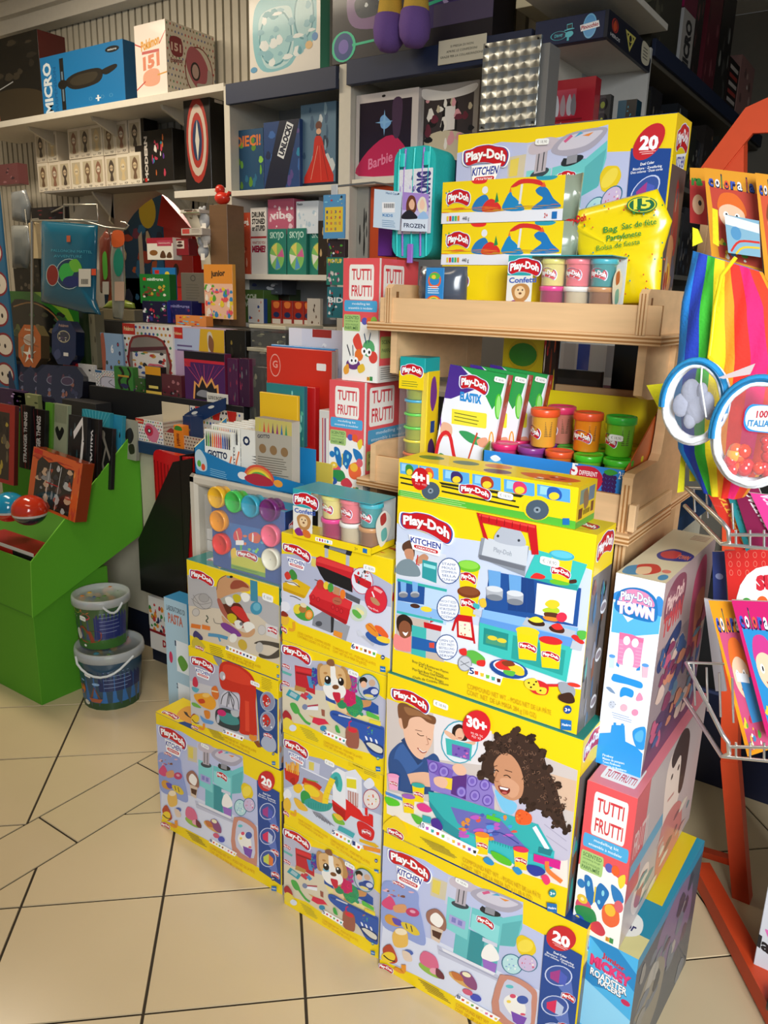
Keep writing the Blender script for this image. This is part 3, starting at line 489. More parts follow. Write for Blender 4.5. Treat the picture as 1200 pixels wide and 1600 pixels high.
def art_vet(a):
    a.quad([(70,76),(1124,392),(1074,1421),(82,966)])
    a.P('#b9b9cc',64,190,330,260,480,260,760,330,1000,560,1115,640,1090,1240,860,1080,300,900,80,860); a.P('#d8cdb4',60,520,480,560,540,700,560,830,1090,1100,1090,1240,700,1120,300,900,80,860)
    minidoh(a,105,330,42,22,.3); minidoh(a,105,498,42,22,.3); a.L('#5fb0a8',24,66,380,160,415)
    a.P('#c02030',190,315,360,345,385,400,385,600,200,520); a.P('#d83038',200,330,370,360,375,400,200,370); a.P('#8c1420',205,380,375,410,378,425,205,395); a.P('#4a8ac0',305,415,355,420,370,540,330,530); a.P('#b98a4a',195,510,300,540,290,580,190,560)
    a.L('#2f9aa8',66,125,580,235,640); a.L('#9fc0c8',40,150,590,210,625); a.L('#c83a4c',36,250,600,310,640); a.L('#3a8ac0',40,310,600,350,640); a.E('#c83a4c',300,595,22,18)
    a.B('#4aa84a',150,690,200,690,240,770,200,790,165,750); a.L('#4aa84a',24,215,760,290,860,340,890,sm=True); a.L('#e9ebf2',36,275,730,415,735); a.L('#b02a4a',14,310,715,415,700); a.E('#7a86a8',288,722,26,28)
    a.P('#d9b06a',320,800,420,830,540,900,420,880); a.P('#d82a4a',370,820,480,840,520,885,420,900,355,870); a.P('#9a5a4a',445,740,480,750,480,815,450,805); a.E('#2f8ab0',465,930,32,28)
    # dog
    a.P('#e9d890',500,660,560,680,860,800,1030,790,1060,910,900,880,560,800); a.P('#1f4f9c',485,560,560,590,590,690,490,650); a.P('#24509c',800,600,950,650,1030,700,1030,790,860,740)
    a.B('#c98f5a',600,650,700,620,860,640,950,640,940,700,850,730,800,810,700,790,610,720); a.B('#e9c79a',590,700,680,720,700,780,640,790,590,750); a.E('#2a8a5a',655,690,50,44)
    r = random.Random(2)
    for cx,cy,rx,ry,cols in ((780,700,90,110,['#2f8f5a','#1f9a78','#3aa85a']),(735,610,60,100,['#c8205c','#e02a6c','#a81a80']),(765,450,45,110,['#a82a90','#d02a6c','#2f8f7a']),(395,420,30,90,['#3a3a9c','#8a2a80','#2f8fa0'])):
        a.E(cols[0],cx,cy,rx,ry,0,14)
        for _ in range(22):
            x = cx + r.uniform(-.9,.9) * rx; y = cy + r.uniform(-.9,.9) * ry; a.z -= .00002; a.ring(r.choice(cols),cols[0],x,y,15,18,7)
    a.B('#b98a52',420,300,470,290,480,400,470,500,430,495,415,420); a.B('#b98a52',650,310,700,320,745,420,750,510,700,530,680,440)
    a.B('#d9b07a',450,310,540,285,640,310,690,370,700,480,680,560,600,600,520,580,460,490,440,400); a.B('#f0ece6',545,300,590,310,605,420,690,520,690,590,620,640,560,640,500,600,470,510,540,450)
    a.E('#7ac0d8',515,480,34,20); a.E('#141014',517,443,32,42,-8); a.E('#141014',650,455,30,42,-8); a.E('#fff',510,425,10,14); a.E('#fff',642,436,10,14); a.E('#7a4a28',595,512,34,24); a.B('#c8203c',565,570,600,565,640,575,640,650,612,668,580,630); a.B('#8a5a3a',505,270,530,235,575,240,585,295,540,300)
    a.E('#b9844a',495,375,20,12); a.E('#b9844a',640,390,20,12)
    # blue tray
    a.B('#2a55a8',540,760,600,750,720,800,900,860,1095,920,1100,1080,1095,1200,1060,1240,950,1190,860,1050,700,930,560,830,n=3); a.P('#1f4590',560,770,740,815,1080,930,1085,945,740,840,560,790); a.P('#c9ccd8',625,785,750,815,745,830,620,800)
    a.B('#16356e',880,1060,960,1060,1080,1120,1080,1200,1000,1180,920,1130); a.B('#d8d4c4',905,1075,960,1075,1065,1130,1065,1180,1000,1165,930,1110)
    for x,y in ((905,1025),(955,1040),(1010,1060)): a.B('#e9edf6',x - 14,y - 22,x + 6,y - 10,x + 14,y + 20,x - 2,y + 18)
    a.P('#58b848',905,755,930,748,1045,810,1045,845,915,800); a.P('#e9d23a',940,830,1060,860,1055,905,940,870)
    a.B('#9a5a4a',700,920,760,910,825,950,825,1110,780,1130,700,1090,n=3); a.E('#d82a3c',765,945,48,24,15); a.L('#c8205c',14,735,920,730,870,755,850,sm=True); a.B('#3aa84a',590,905,615,900,640,970,600,960); a.img(['#58b848','#d83a5a','#3a8ac0'],905,900,1000,990,8,5)
    a.ring('#2f7f80','#b9c0cc',940,500,116,140,9,-12); a.B('#1a1410',845,420,890,395,925,430,900,470,855,470); a.E('#e8b596',885,475,32,36); a.E('#caa78c',975,455,36,36); a.E('#1f3f90',980,550,70,55); a.E('#c8cce0',1000,545,40,30); a.B('#2a4a90',880,540,940,520,960,580,890,580); a.E('#e0cf7a',940,590,50,16,8)
    a.B('#a82430',90,790,120,750,165,800,170,850,110,850); a.B('#e8cf4a',95,850,130,820,190,870,170,940,105,920); a.E('#d8e0f0',185,920,34,32)
    a.lines('#5a7a4a',250,910,395,970,3,6,12,20); pots(a,480,960,695,1055,5,5,['#c83a5a','#e08a5a','#5fae48','#d83a2c','#3a9a98'],34)
    a.T('COMPOUND NET WT. - POIDS NET DE LA PÂTE',478,1065,862,1240,24,'#d09018',0); a.T('CONT. NET. DE LA MASA 283 g (10 OZ)',478,1095,775,1242,24,'#d09018',0)
    hasb(a,1028,1340,24,'3+',1028,1230,'#1f7f80'); doh(a,[(78,90),(355,170),(355,315),(78,215)])
def art_noodle(a):
    a.quad([(82,95),(1074,550),(1030,1402),(82,985)])
    a.P('#a9aec6',78,230,330,330,480,370,730,480,1000,640,1070,720,1040,1250,640,1120,240,880,80,830); a.P('#cfd6e2',80,640,300,600,700,760,1060,900,1040,1250,640,1120,240,880,80,830); a.P('#c9cce0',320,360,470,420,460,520,320,470); a.P('#dbc95a',355,390,410,405,405,480,355,465); a.L('#e6e8f2',10,270,440,700,640)
    a.P('#c8281f',90,440,255,490,245,570,205,620,100,550); a.B('#b01c18',150,560,200,540,205,600,180,610)
    for k in range(14): a.L(['#e8a02a','#f0b84a','#d88a1c'][k % 3],15,120 + (k % 7) * 20,470 + (k % 7) * 8,110 + (k % 7) * 22 + (k * 7 % 13),385 + (k * 17 % 50))
    a.L('#c8301f',60,290,570,400,610,470,660,sm=True); a.L('#e0902a',50,300,610,400,650,460,700,sm=True); a.L('#5fae38',8,330,560,450,590)
    a.B('#f0c22a',190,620,250,600,290,640,250,690,200,670); a.B('#e8a83a',360,700,440,660,500,700,510,780,420,770); a.B('#f0d02a',300,620,380,620,460,690,440,730,340,700)
    a.B('#2f9a48',265,700,300,665,350,690,370,740,340,790,280,780); a.B('#2f9a90',300,770,370,740,470,780,590,790,560,850,460,865,350,830); 
    for k in range(9): a.L('#1f7f78',4,350 + k * 25,775 + k * 4,352 + k * 24,830 + k * 2)
    a.P('#e8e8ec',590,500,650,460,720,500,725,850,600,780); a.P('#dfe0e8',720,500,820,480,880,560,880,870,725,850); a.P('#f0f0f4',735,540,830,560,830,690,735,660); a.P('#e0d22a',735,560,828,575,828,660,735,640); a.P('#b98a82',745,670,845,700,840,830,745,780); 
    for k in range(4): a.L('#e8e6ea',6,760 + k * 24,680,758 + k * 24,810)
    a.B('#3fb0ac',575,550,620,500,670,520,695,600,680,680,640,660,620,600); a.B('#2a8f8c',610,560,640,540,655,600,640,640)
    a.L('#f0d02a',60,600,560,560,640,530,720,520,790,sm=True); a.L('#d8b81a',5,570,620,600,640); a.L('#d8b81a',5,540,690,590,710); a.L('#d8b81a',5,520,740,570,760)
    a.P('#d81c20',590,750,725,850,725,745,860,850,890,900,980,900,978,1000,900,960,770,900,720,950,600,850); a.P('#b01418',590,780,720,860,715,950,600,850); a.P('#d81c20',905,825,930,830,930,900,905,890); a.P('#d81c20',940,880,975,890,975,1000,935,980)
    a.B('#d01c24',830,960,870,950,960,1000,990,1050,960,1120,860,1080,835,1020); minidoh(a,915,1048,42,26,.2); a.P('#e0b01c',850,1105,990,1140,1030,1170,1000,1180,850,1130); a.P('#e8902c',880,1160,1040,1190,1040,1225,890,1200)
    a.ring('#b02848','#e2d8d4',968,752,78,92,6,-15); a.img(['#e8c83a','#7ab84a','#d8502c','#f0f0f0'],925,710,1010,800,14,3); a.B('#dfe0ea',900,600,960,560,1000,620,950,660,910,640)
    a.P('#8a8c98',385,855,470,880,620,1000,500,950); 
    for k in range(6): a.L('#5a5c68',6,400 + k * 30,870 + k * 16,440 + k * 26,915 + k * 15)
    a.B('#7ab83a',590,890,640,890,710,960,700,985,620,960); a.B('#e8c03a',600,880,660,890,700,930,650,940); a.L('#3fa8b0',44,650,1010,720,1040,800,1080,sm=True); a.B('#e8b83a',195,740,250,750,340,840,320,860,240,830)
    a.B('#e9e9f0',85,680,130,640,170,690,160,730,100,740); a.B('#e8b83a',85,760,130,730,165,790,150,850,90,840); minidoh(a,110,885,34,24,.4); a.L('#e8a52a',24,160,880,210,900,210,850,sm=True)
    a.P('#e8c810',760,395,1052,525,1050,578,758,440); a.T('WARNING',800,435,895,480,16,'#2a2a20',.03); a.lines('#5a5a3a',905,480,1035,535,3,3,0,15)
    a.T('COMPOUND NET WT. - POIDS NET DE LA PÂTE',572,1130,945,1330,24,'#d09018',0); a.T('CONT. NET. DE LA MASA 280 g (9.8 OZ)',572,1160,860,1330,22,'#d09018',0); a.T('LIQUID CONTENTS - CONTENU LIQUIDE',245,945,545,1110,20,'#d09018',0); a.T('CONTENIDO LÍQUIDO',245,975,500,1120,20,'#d09018',0)
    pots(a,590,1045,770,1135,4,5,['#d8382c','#e8702c','#e8c85a','#5fae48'],36); pots(a,785,1140,865,1190,1,1,['#c8202c'],36); hasb(a,1003,1385,20,'3+',1003,1290,'#1d3f7c')
    doh(a,[(90,130),(355,250),(355,375),(95,245)]); kit(a,[(140,275),(325,362),(315,435),(150,345)])
def art_mixer(a):
    a.quad([(92,100),(1090,470),(1098,1490),(138,1005)])
    a.P('#b2b2c0',100,215,360,200,430,320,600,400,830,560,870,1180,300,1000,130,930); a.P(YEL,92,100,360,200,430,320,380,300,100,190)
    a.P('#c9c6c8',110,480,400,560,430,800,600,1050,860,1140,860,1180,300,1000,135,930)
    a.B('#8f8f98',360,210,400,200,455,250,440,330,400,290)
    a.P('#1c4480',835,565,1085,690,1085,1310,880,1215); 
    for cy in (710,935): a.ring('#a9b6c8','#8a8fa8',970,cy,86,114,8,-10); a.B('#c8241f',910,cy - 40,950,cy - 80,1000,cy - 20,990,cy + 40,940,cy + 60); a.img(['#e8eaf0','#7a1c18','#d8d0c8','#3f8f98'],920,cy - 50,1020,cy + 70,12,int(cy))
    a.B('#a8b0c4',900,1150,970,1080,1060,1160,1060,1270,980,1280,910,1220); minidoh(a,975,1098,50,26,.3)
    a.B('#c82a1c',430,330,460,275,520,262,640,300,770,390,830,500,840,640,835,750,850,1060,830,1090,660,1060,650,900,655,640,560,600,460,560,430,450,n=6); a.B('#dc3c28',480,300,640,330,770,430,800,520,700,520,560,480,480,430); a.P('#e0442c',715,700,760,710,765,1050,720,1040); a.E('#b9b6bc',465,425,32,50,-10); a.E('#e9e6ea',480,440,12,22)
    a.P('#c9c7d2',495,585,650,630,655,810,440,740,450,640); 
    for dx,c in ((0,'#3a3a42'),(70,'#4a4a54')): a.L(c,9,530 + dx * .2,600,470 + dx,650,450 + dx * 1.2,740,sm=True); a.L(c,9,540 + dx * .2,600,560 + dx,680,590 + dx * .8,800,sm=True); a.L(c,9,535,600,520 + dx,700,515 + dx,770,sm=True)
    a.B('#2a3a40',390,830,430,785,520,790,640,860,660,950,640,1040,520,1010,410,950); a.B('#3f8a88',430,860,500,830,620,880,650,960,560,970,460,930); a.E('#c8206c',460,835,50,34,25); a.B('#b9bcc0',560,810,640,820,640,880,580,870); a.E('#b9bcc8',420,900,16,50)
    a.B('#c82a48',150,460,180,440,205,510,190,550,150,530); a.B('#58a8b8',140,550,200,565,215,580,190,610,150,590); a.B('#d8702a',350,560,400,540,430,640,400,690,355,640); a.L('#e8d8b0',14,350,590,420,605); a.B('#e8a02a',160,640,230,620,300,620,380,680,395,760,340,800,220,740); a.E('#f0c060',290,640,40,26); a.B('#c8401c',205,690,260,680,280,720,230,730); a.B('#6fae48',140,720,190,730,240,780,160,760); a.B('#d8802a',270,810,330,820,330,890,290,890); a.B('#5f98d0',230,860,280,900,370,930,350,960,260,930)
    a.P('#e08a2c',765,1075,850,1100,850,1145,800,1160,765,1120); a.P('#8a4a2a',815,1160,870,1150,900,1230,860,1225)
    a.B('#a8321c',135,880,165,840,210,880,200,920); a.E('#e8c22c',178,895,42,44); a.L('#2a1a10',8,145,900,180,940,220,945,sm=True); minidoh(a,175,990,38,20,.3); a.L('#e8902a',24,215,990,265,1010,270,950,sm=True)
    a.lines('#4a4a34',310,1000,460,1060,4,6,12,18); pots(a,480,1035,700,1125,5,5,['#e8702c','#e8c22c','#d83a2c','#f2efe6','#8a4a28'],34); a.lines('#8a7a2a',905,430,1040,480,4,7,0,20)
    a.T('COMPOUND NET WT. - POIDS NET DE LA PÂTE',478,1105,845,1285,24,'#c08a14',0); a.T('CONT. NET. DE LA MASA 280 g (9.8 OZ)',490,1145,770,1292,24,'#c08a14',0)
    hasb(a,1045,1410,20,'3+',1040,1305,'#1d3f6c'); doh(a,[(122,190),(378,270),(378,410),(128,315)]); kit(a,[(170,335),(345,395),(335,480),(180,420)])
def art_dentist(a):
    a.quad([(62,100),(1100,385),(1112,1410),(125,1060)])
    a.P('#b3b0b0',80,280,140,290,380,400,900,500,1108,600,1115,1240,800,1130,300,1000,120,940); a.P('#d2c4ae',100,620,400,640,860,700,1112,900,1115,1240,800,1130,300,1000,120,940)
    a.B('#c9966a',405,400,440,310,520,275,640,310,760,370,770,440,640,460,520,500,430,540,410,480); a.L('#4a3020',6,408,440,430,330,510,275,sm=True); a.E('#7a9a98',540,292,26,14,10); a.E('#1a1410',568,290,18,14); a.B('#9a4a34',560,380,600,330,680,330,740,370,765,410,700,400,640,420,570,425)
    a.B('#a85a4a',415,550,450,540,520,640,540,720,640,780,700,780,760,740,780,790,700,850,580,800,470,690); a.B('#5a2418',470,560,560,620,600,580,680,600,760,760,740,800,600,760,530,700)
    a.B('#c8302c',570,640,620,610,700,640,760,740,760,790,700,770,620,700)
    for x,y,c,w in ((490,555,'#a8a698',34),(548,555,'#e9e6dc',46),(632,525,'#c8b41c',46),(725,510,'#f0ede4',50),(580,745,'#c8b41c',52),(655,810,'#e6e2d8',46),(770,840,'#ece8de',62)): a.B(c,x - w,y - w * .5,x,y - w,x + w,y - w * .3,x + w * .8,y + w * .8,x - w * .3,y + w)
    a.E('#6a6a70',685,805,18,20); a.B('#c99a70',470,720,520,760,620,850,740,900,830,850,830,910,760,950,640,920,500,810)
    a.P('#3f88a0',780,315,860,335,868,560,788,550); a.E('#3f90ac',850,630,66,72,0); a.E('#6ab0c4',855,615,40,44)
    a.ring('#8a8684','#b5b0ac',255,570,110,86,7,15); a.ring('#8a8684','#a5a19e',270,530,60,50,6,15); a.L('#77736f',5,130,540,230,600,350,580,sm=True); a.L('#77736f',5,150,500,260,640,350,640,sm=True); a.ring('#8a8684','#c2bcb4',185,690,42,44,5)
    a.L('#3f4a40',12,300,720,320,750,300,780,320,800,sm=True); a.L('#d8742a',44,135,835,240,850); a.P('#e07a30',255,820,345,840,345,885,255,870); a.B('#7a3a8c',460,810,520,800,640,870,690,930,640,940,500,870); a.L('#6a6460',6,380,750,400,800,470,810,sm=True); a.L('#4f90b4',36,325,930,440,940,540,965,sm=True); a.L('#4f90b4',18,440,950,460,1000)
    a.E('#e6e2d6',600,960,42,50,20); a.E('#c8a83a',705,1030,46,62,-30); a.B('#4a443c',830,1010,920,980,1120,1010,1120,1060,1000,1030,900,1020); a.B('#4a443c',890,1120,1000,1140,1120,1060,1110,1150,1000,1175,900,1160); a.E('#b8b4ae',890,1055,42,58)
    a.P('#d4d0cc',955,790,1090,830,1085,960,965,920); a.ring('#aaa6a4','#c9c4c0',915,865,45,55,5); minidoh(a,1030,868,58,36,.25)
    a.B('#3a3468',160,930,190,890,260,950,260,990,180,970); a.B('#c8b43a',155,990,200,960,280,1040,290,1080,160,1060); minidoh(a,235,1078,46,22,.3)
    a.lines('#5a562c',340,1040,500,1085,4,6,4,20); pots(a,525,1060,855,1180,8,8,['#c8b41c','#e0702c','#a86a4a','#c83a34','#3a5a9a','#2f2f34','#8a4a38','#e6e2d6'],36)
    a.T('COMPOUND NET WT. - POIDS NET DE LA PÂTE',530,1140,905,1278,24,'#b98214',0); a.T('CONT. NET. DE LA MASA 448 g (15.8 OZ)',540,1172,830,1280,24,'#b98214',0); hasb(a,1100,1355,16,'3+',1092,1255,'#1f7a70')
    doh(a,[(105,190),(378,290),(380,410),(110,330)])
def side_photo(a,cols,seed,top=.2,topc=YEL,logo=True):   # narrow box side: yellow band, logo and dark little photographs
    if seed > 9: a.R('#6e6662',0,0,1,1)
    a.R(topc,0,0,1,top)
    if logo: doh(a,[(.08,.03),(.95,.0),(.95,.13),(.08,.16)]); 
    a.img(cols,.05,top + .03,.95,.97,26,seed)
    for k in range(3): a.ring('#e8e8ec','#9a9098',.75,top + .2 + k * .25,.16,.035,.015)
# ================================================================ the room
def clip(poly,a,b,c):                            # keep a*x+b*y+c >= 0
    out = []
    for i in range(len(poly)):
        p,q = poly[i],poly[(i + 1) % len(poly)]; dp = a * p[0] + b * p[1] + c; dq = a * q[0] + b * q[1] + c
        if dp >= 0: out.append(p)
        if dp * dq < 0: t = dp / (dp - dq); out.append((p[0] + (q[0] - p[0]) * t,p[1] + (q[1] - p[1]) * t))
    return out
FX0,FX1,FY0,FY1 = -5.4,2.6,-1.6,5.0
def floor():
    mb = MB(); mb.add([(FX0,FY0,-.004),(FX1,FY0,-.004),(FX1,FY1,-.004),(FX0,FY1,-.004)],[[0,1,2,3]],'#3c3224','grout')
    a = math.radians(42.98); t1 = (cos(a),sin(a)); t2 = (sin(a),-cos(a)); T = .3467; g = .003
    def tile(p):
        for k in ((1,0,-FX0),(-1,0,FX1),(0,1,-FY0),(0,-1,FY1)):
            p = clip(p,*k)
            if len(p) < 3: return
        n = len(p); cx = sum(q[0] for q in p) / n; cy = sum(q[1] for q in p) / n
        ar = sum(p[i][0] * p[(i + 1) % n][1] - p[(i + 1) % n][0] * p[i][1] for i in range(n))
        if abs(ar) < 1e-4: return
        if ar < 0: p = p[::-1]
        k = rnd.uniform(.97,1.03); c = tuple(x * k for x in lin('#e3cda4')[:3])
        mb.add([(x,y,-.003) for x,y in p] + [(x + (cx - x) * .004,y + (cy - y) * .004,0) for x,y in p],[list(range(n,2 * n))] + [[i,(i + 1) % n,n + (i + 1) % n,n + i] for i in range(n)],c,'tile')
    for (ou,ov,keep) in ((0,0,(1,0,1.745 - g)),(-.22,.05,(-1,0,-1.93 - g))):
        for i in range(-16,20):
            for j in range(-20,16):
                u0,v0 = i + ou,j + ov; s = g / T
                P = [(-1.648 + t1[0] * u * T + t2[0] * v * T,.847 + t1[1] * u * T + t2[1] * v * T) for u,v in ((u0 + s,v0 + s),(u0 + 1 - s,v0 + s),(u0 + 1 - s,v0 + 1 - s),(u0 + s,v0 + 1 - s))]
                P = clip(P,*keep)
                if len(P) > 2: tile(P)
    for k in range(-8,12): y = 1.075 + .35 * k; tile([(-1.93 + g,y + g),(-1.745 - g,y + g),(-1.745 - g,y + .35 - g),(-1.93 + g,y + .35 - g)])
    mb.build('floor',kind='structure')
floor()
MB().box(FX0,FY0,3.0,FX1,FY1,3.05,'#e9e4d8','paint').build('ceiling',kind='structure')
MB().box(FX0 - .05,FY0,0,FX0,FY1,3.0,'#cfc8b8','paint').build('wall_left',kind='structure')
MB().box(FX0,FY1,0,FX1,FY1 + .05,3.0,'#8f897c','paint').build('wall_rear',kind='structure')
YW = 2.96
def backwall():                                      # reeded boarding with the arched opening, reaching to the corner shelves
    mb = MB(); ax0,ax1 = at(112,360,Y=YW).x,at(318,360,Y=YW).x; cx = (ax0 + ax1) / 2; rx = (ax1 - ax0) / 2; zc = 1.6; rz = at(205,290,Y=YW).z - zc
    x = FX0; X1 = -1.25; st = .052
    def ztop(x):
        t = (x - cx) / rx
        return zc + rz * math.sqrt(max(0,1 - t * t)) if abs(t) < 1 else 0
    while x < X1:
        xe = min(x + st,X1); g = .014
        za,zb = ztop(x),ztop(xe)
        if za < .1 and zb > .1: za = zc
        if zb < .1 and za > .1: zb = zc
        c = '#d6cfbe'
        # a reed: flat face and a shallow groove at its right, shade put into its darker colour
        mb.add([(x,YW,za),(xe - g,YW,zb),(xe - g,YW,3),(x,YW,3)],[[0,1,2,3]],c,'paint')
        mb.add([(xe - g,YW,zb),(xe - g / 2,YW + .035,zb),(xe,YW,zb),(xe - g,YW,3),(xe - g / 2,YW + .035,3),(xe,YW,3)],[[0,1,4,3],[1,2,5,4]],'#b9b2a0','paint')
        x = xe
    mb.build('wall_back',kind='structure')
    # arch lining and its plain plaster band
    N = 26; ring = []
    for k in range(N + 1):
        t = pi * k / N; ring.append((cx - rx * cos(t),zc + rz * sin(t)))
    outer = [(cx - (rx + .07) * cos(pi * k / N),zc + (rz + .07) * sin(pi * k / N)) for k in range(N + 1)]
    mb = MB(); vs = [(x,YW - .02,z) for x,z in ring] + [(x,YW - .02,z) for x,z in outer] + [(x,YW + .3,z) for x,z in ring]
    n = N + 1; f = [[k,n + k,n + k + 1,k + 1] for k in range(N)] + [[k,k + 1,2 * n + k + 1,2 * n + k] for k in range(N)]
    mb.add(vs,f,'#ddd6c6','paint',True); mb.build('trim_1',kind='structure')
backwall()
mb = MB(); mb.box(FX0,YW - .09,2.86,-1.25,YW - .0,3.0,'#efe9dc','paint'); mb.box(FX0,YW - .13,2.93,-1.25,YW - .09,3.0,'#efe9dc','paint'); mb.build('trim_2',kind='structure')
def shelf_board(name,label,x0,x1,y0,y1,z,t=.025,c='#e6e0d2',cat='shelf',brackets=(),m='paint',group=None):
    o = MB().box(x0,y0,z - t,x1,y1,z,c,m).build(name,label=label,cat=cat,group=group)
    for bx in brackets:
        b = MB(); b.prism([(bx - .008,y1 - .005,z - t),(bx - .008,y1 - .03,z - t - .14),(bx - .008,y1 - .005,z - t - .16)],(.016,0,0),'#d8d2c4','metal')
        b.prism([(bx - .008,y0 + .05,z - t),(bx - .008,y1,z - t),(bx - .008,y1,z - t - .13),(bx - .008,y1 - .02,z - t - .12),(bx - .008,y0 + .06,z - t - .018)],(.016,0,0),'#d8d2c4','paint'); b.build('bracket',o)
    return o
YS = 2.62                                            # front plane of the wall shelving
zt = at(0,190,Y=YS).z; XP = at(356,300,Y=YS).x   # post between reeded wall and blue-topped shelving
shelf_board('wall_shelf','long white upper wall shelf carrying large boxes',at(-60,190,Y=YS).x,XP - .01,YS,YW,zt,.03,brackets=[at(p,200,Y=YS).x for p in (30,130,240)])
YF = 2.78; zf = at(200,288,Y=YF).z
shelf_board('wall_shelf','narrow grey lower wall shelf under the pale figure boxes',at(68,290,Y=YF).x,at(290,276,Y=YF).x,YF,YW,zf,.012,'#9a9690',brackets=[at(p,280,Y=YF).x for p in (130,258)])
shelf_board('wall_shelf','short rounded white shelf under the tall star box',at(272,298,Y=YS).x,XP - .012,YS,YW,at(300,297,Y=YS).z,.03)
# ---------------------------------------------------------------- white shelving with dark blue header boards
XE = at(948,60,Y=YS).x
def unit():
    u = empty('shelving_unit',(XP,YS,0),label='tall white shelving unit with dark blue header boards above the games',cat='shelving')
    p2 = at(533,200,Y=YS).x; p3 = at(832,200,Y=YS).x
    def rel(x): return x - XP
    zb,zt3 = at(842,79,Y=YS).z,at(842,39,Y=YS).z
    zh1 = at(360,165,Y=YS).z; zh2 = at(842,79,Y=YS).z; ztop1 = at(360,133,Y=YS).z
    for i,x in enumerate((XP,p2 + .0,p3)):
        w = .022 if i != 1 else .045
        b = MB(); b.box(rel(x) - .012,-.0,0,rel(x) + w,.33,(ztop1,at(547,98,Y=YS).z,zt3)[i],'#dcd6c6','paint'); b.build('post',u)
    MB().box(0,.31,0,rel(p2),.33,ztop1 - .02,'#aeb0b0','paint').build('back_panel',u); MB().box(rel(p2),.31,0,rel(p3),.33,zt3 + .0,'#aeb0b0','paint').build('back_panel',u); MB().box(rel(p3),.40,0,rel(XE) + .008,.42,zt3 + .0,'#c9c8c2','paint').build('back_panel',u); MB().box(rel(p3) + .0,.33,0,rel(p3) + .02,.40,zt3,'#aeb0b0','paint').build('side_panel',u)
    MB().box(.02,-.02,zh1,rel(p2) - .012,.0,ztop1,'#1d2a4a','paint').build('header_board',u)
    MB().box(rel(p2) + .045,-.03,at(547,136,Y=YS).z,rel(p3) - .012,-.0,at(547,98,Y=YS).z,'#1d2a4a','paint').build('header_board',u)
    zz1 = at(370,298,Y=YS).z; zz2 = at(370,428,Y=YS).z; zz3 = at(560,280,Y=YS).z
    for (x0,x1,z) in ((XP,p2,ztop1 - .02),(XP,p2,zz1),(XP,p2,zz2),(XP,p2,1.0),(p2 + .045,p3,zz3),(p2 + .045,p3,at(547,98,Y=YS).z - .03),(p2 + .045,p3,1.15)):
        MB().box(rel(x0) + .01,.0,z - .022,rel(x1) - .012,.31,z,'#e6e0d0','paint').build('shelf',u)
    # end bay with the logos on its header
    hb = MB(); hb.box(rel(p3) + .0,-.03,zb,rel(XE),0,zt3,'#16244a','paint'); a = Art(hb,(rel(p3) + .0,-.031,zb),(1,0,0),(0,0,1),rel(XE) - rel(p3),zt3 - zb,m='card')
    w = a.W / a.H
    a.E('#67b8e6',.80,.5,.30 / w * .98,.46,n=28); a.E('#3f9ad8',.80,.5,.26 / w,.40); a.P('#f4f6fa',.66,.42,.92,.34,.94,.58,.68,.66); a.T('Pinocchio',.68,.6,.92,.53,.14,'#b03048',.04)
    a.E('#16244a',.46,.6,.001,.001); a.ring('#58c8d8','#16244a',.36,.68,.12,.17,.012); a.T('Disney',.30,.74,.42,.7,.12,'#58c8d8',.02)
    a.P('#58c8d8',.47,.3,.55,.28,.555,.5,.475,.5); a.P('#0c1830',.475,.33,.545,.31,.548,.47,.48,.47); a.L('#58c8d8',.035,.44,.52,.58,.49); a.B('#58c8d8',.47,.6,.55,.58,.57,.7,.52,.8,.46,.75); a.L('#58c8d8',.03,.5,.8,.5,.92)
    hb.build('header_board',u)
    # bevelled corner board going round to the side
    cb = MB(); x0 = rel(XE); P = [(-.03,zb),(-.03,zt3),(.22,zt3 + .004),(.3,zt3 - .004),(.36,zt3 - .03),(.40,zt3 - .04),(.40,zb - .006)]
    cb.prism([(x0,y,z) for y,z in P],(.012,0,0),'#0c1428','paint')
    a = Art(cb,Vector((x0 + .0122,-.03,zb)),(0,1,0),(0,0,1),.43,zt3 - zb)
    a.ring('#b8302c','#0c1428',.14,.4,.07,.26,.025); a.B('#d8502c',.1,.45,.14,.2,.18,.42,.14,.62); a.T('HEROS',.06,.86,.26,.86,.12,'#d8d8d8',.02)
    a.P('#d8cf6a',.36,.2,.6,.2,.48,.92); a.P('#0c1428',.4,.28,.56,.28,.48,.74); a.ring('#e8dc6a','#0c1428',.48,.4,.055,.15,.025); a.B('#d8d2b8',.76,.1,.9,.1,.96,.3,.95,.8,.85,.95,.76,.8); a.lines('#4a483e',.79,.3,.92,.3,.04,4,0,.13)
    cb.build('corner_board',u)
    MB().box(rel(p3) + .02,.0,zb + .004,rel(XE) - .002,.40,zb + .022,'#cfcac0','paint').build('shelf',u)
    MB().box(rel(p3) + .02,.01,at(850,205,Y=YS + .1).z - .02,rel(XE) - .002,.40,at(850,205,Y=YS + .1).z,'#cfcac0','paint').build('shelf',u)
    return zh1,ztop1,zz1,zz2,zz3,p2,p3,zb,zt3
ZH1,ZT1,ZZ1,ZZ2,ZZ3,P2X,P3X,ZB3,ZT3 = unit()
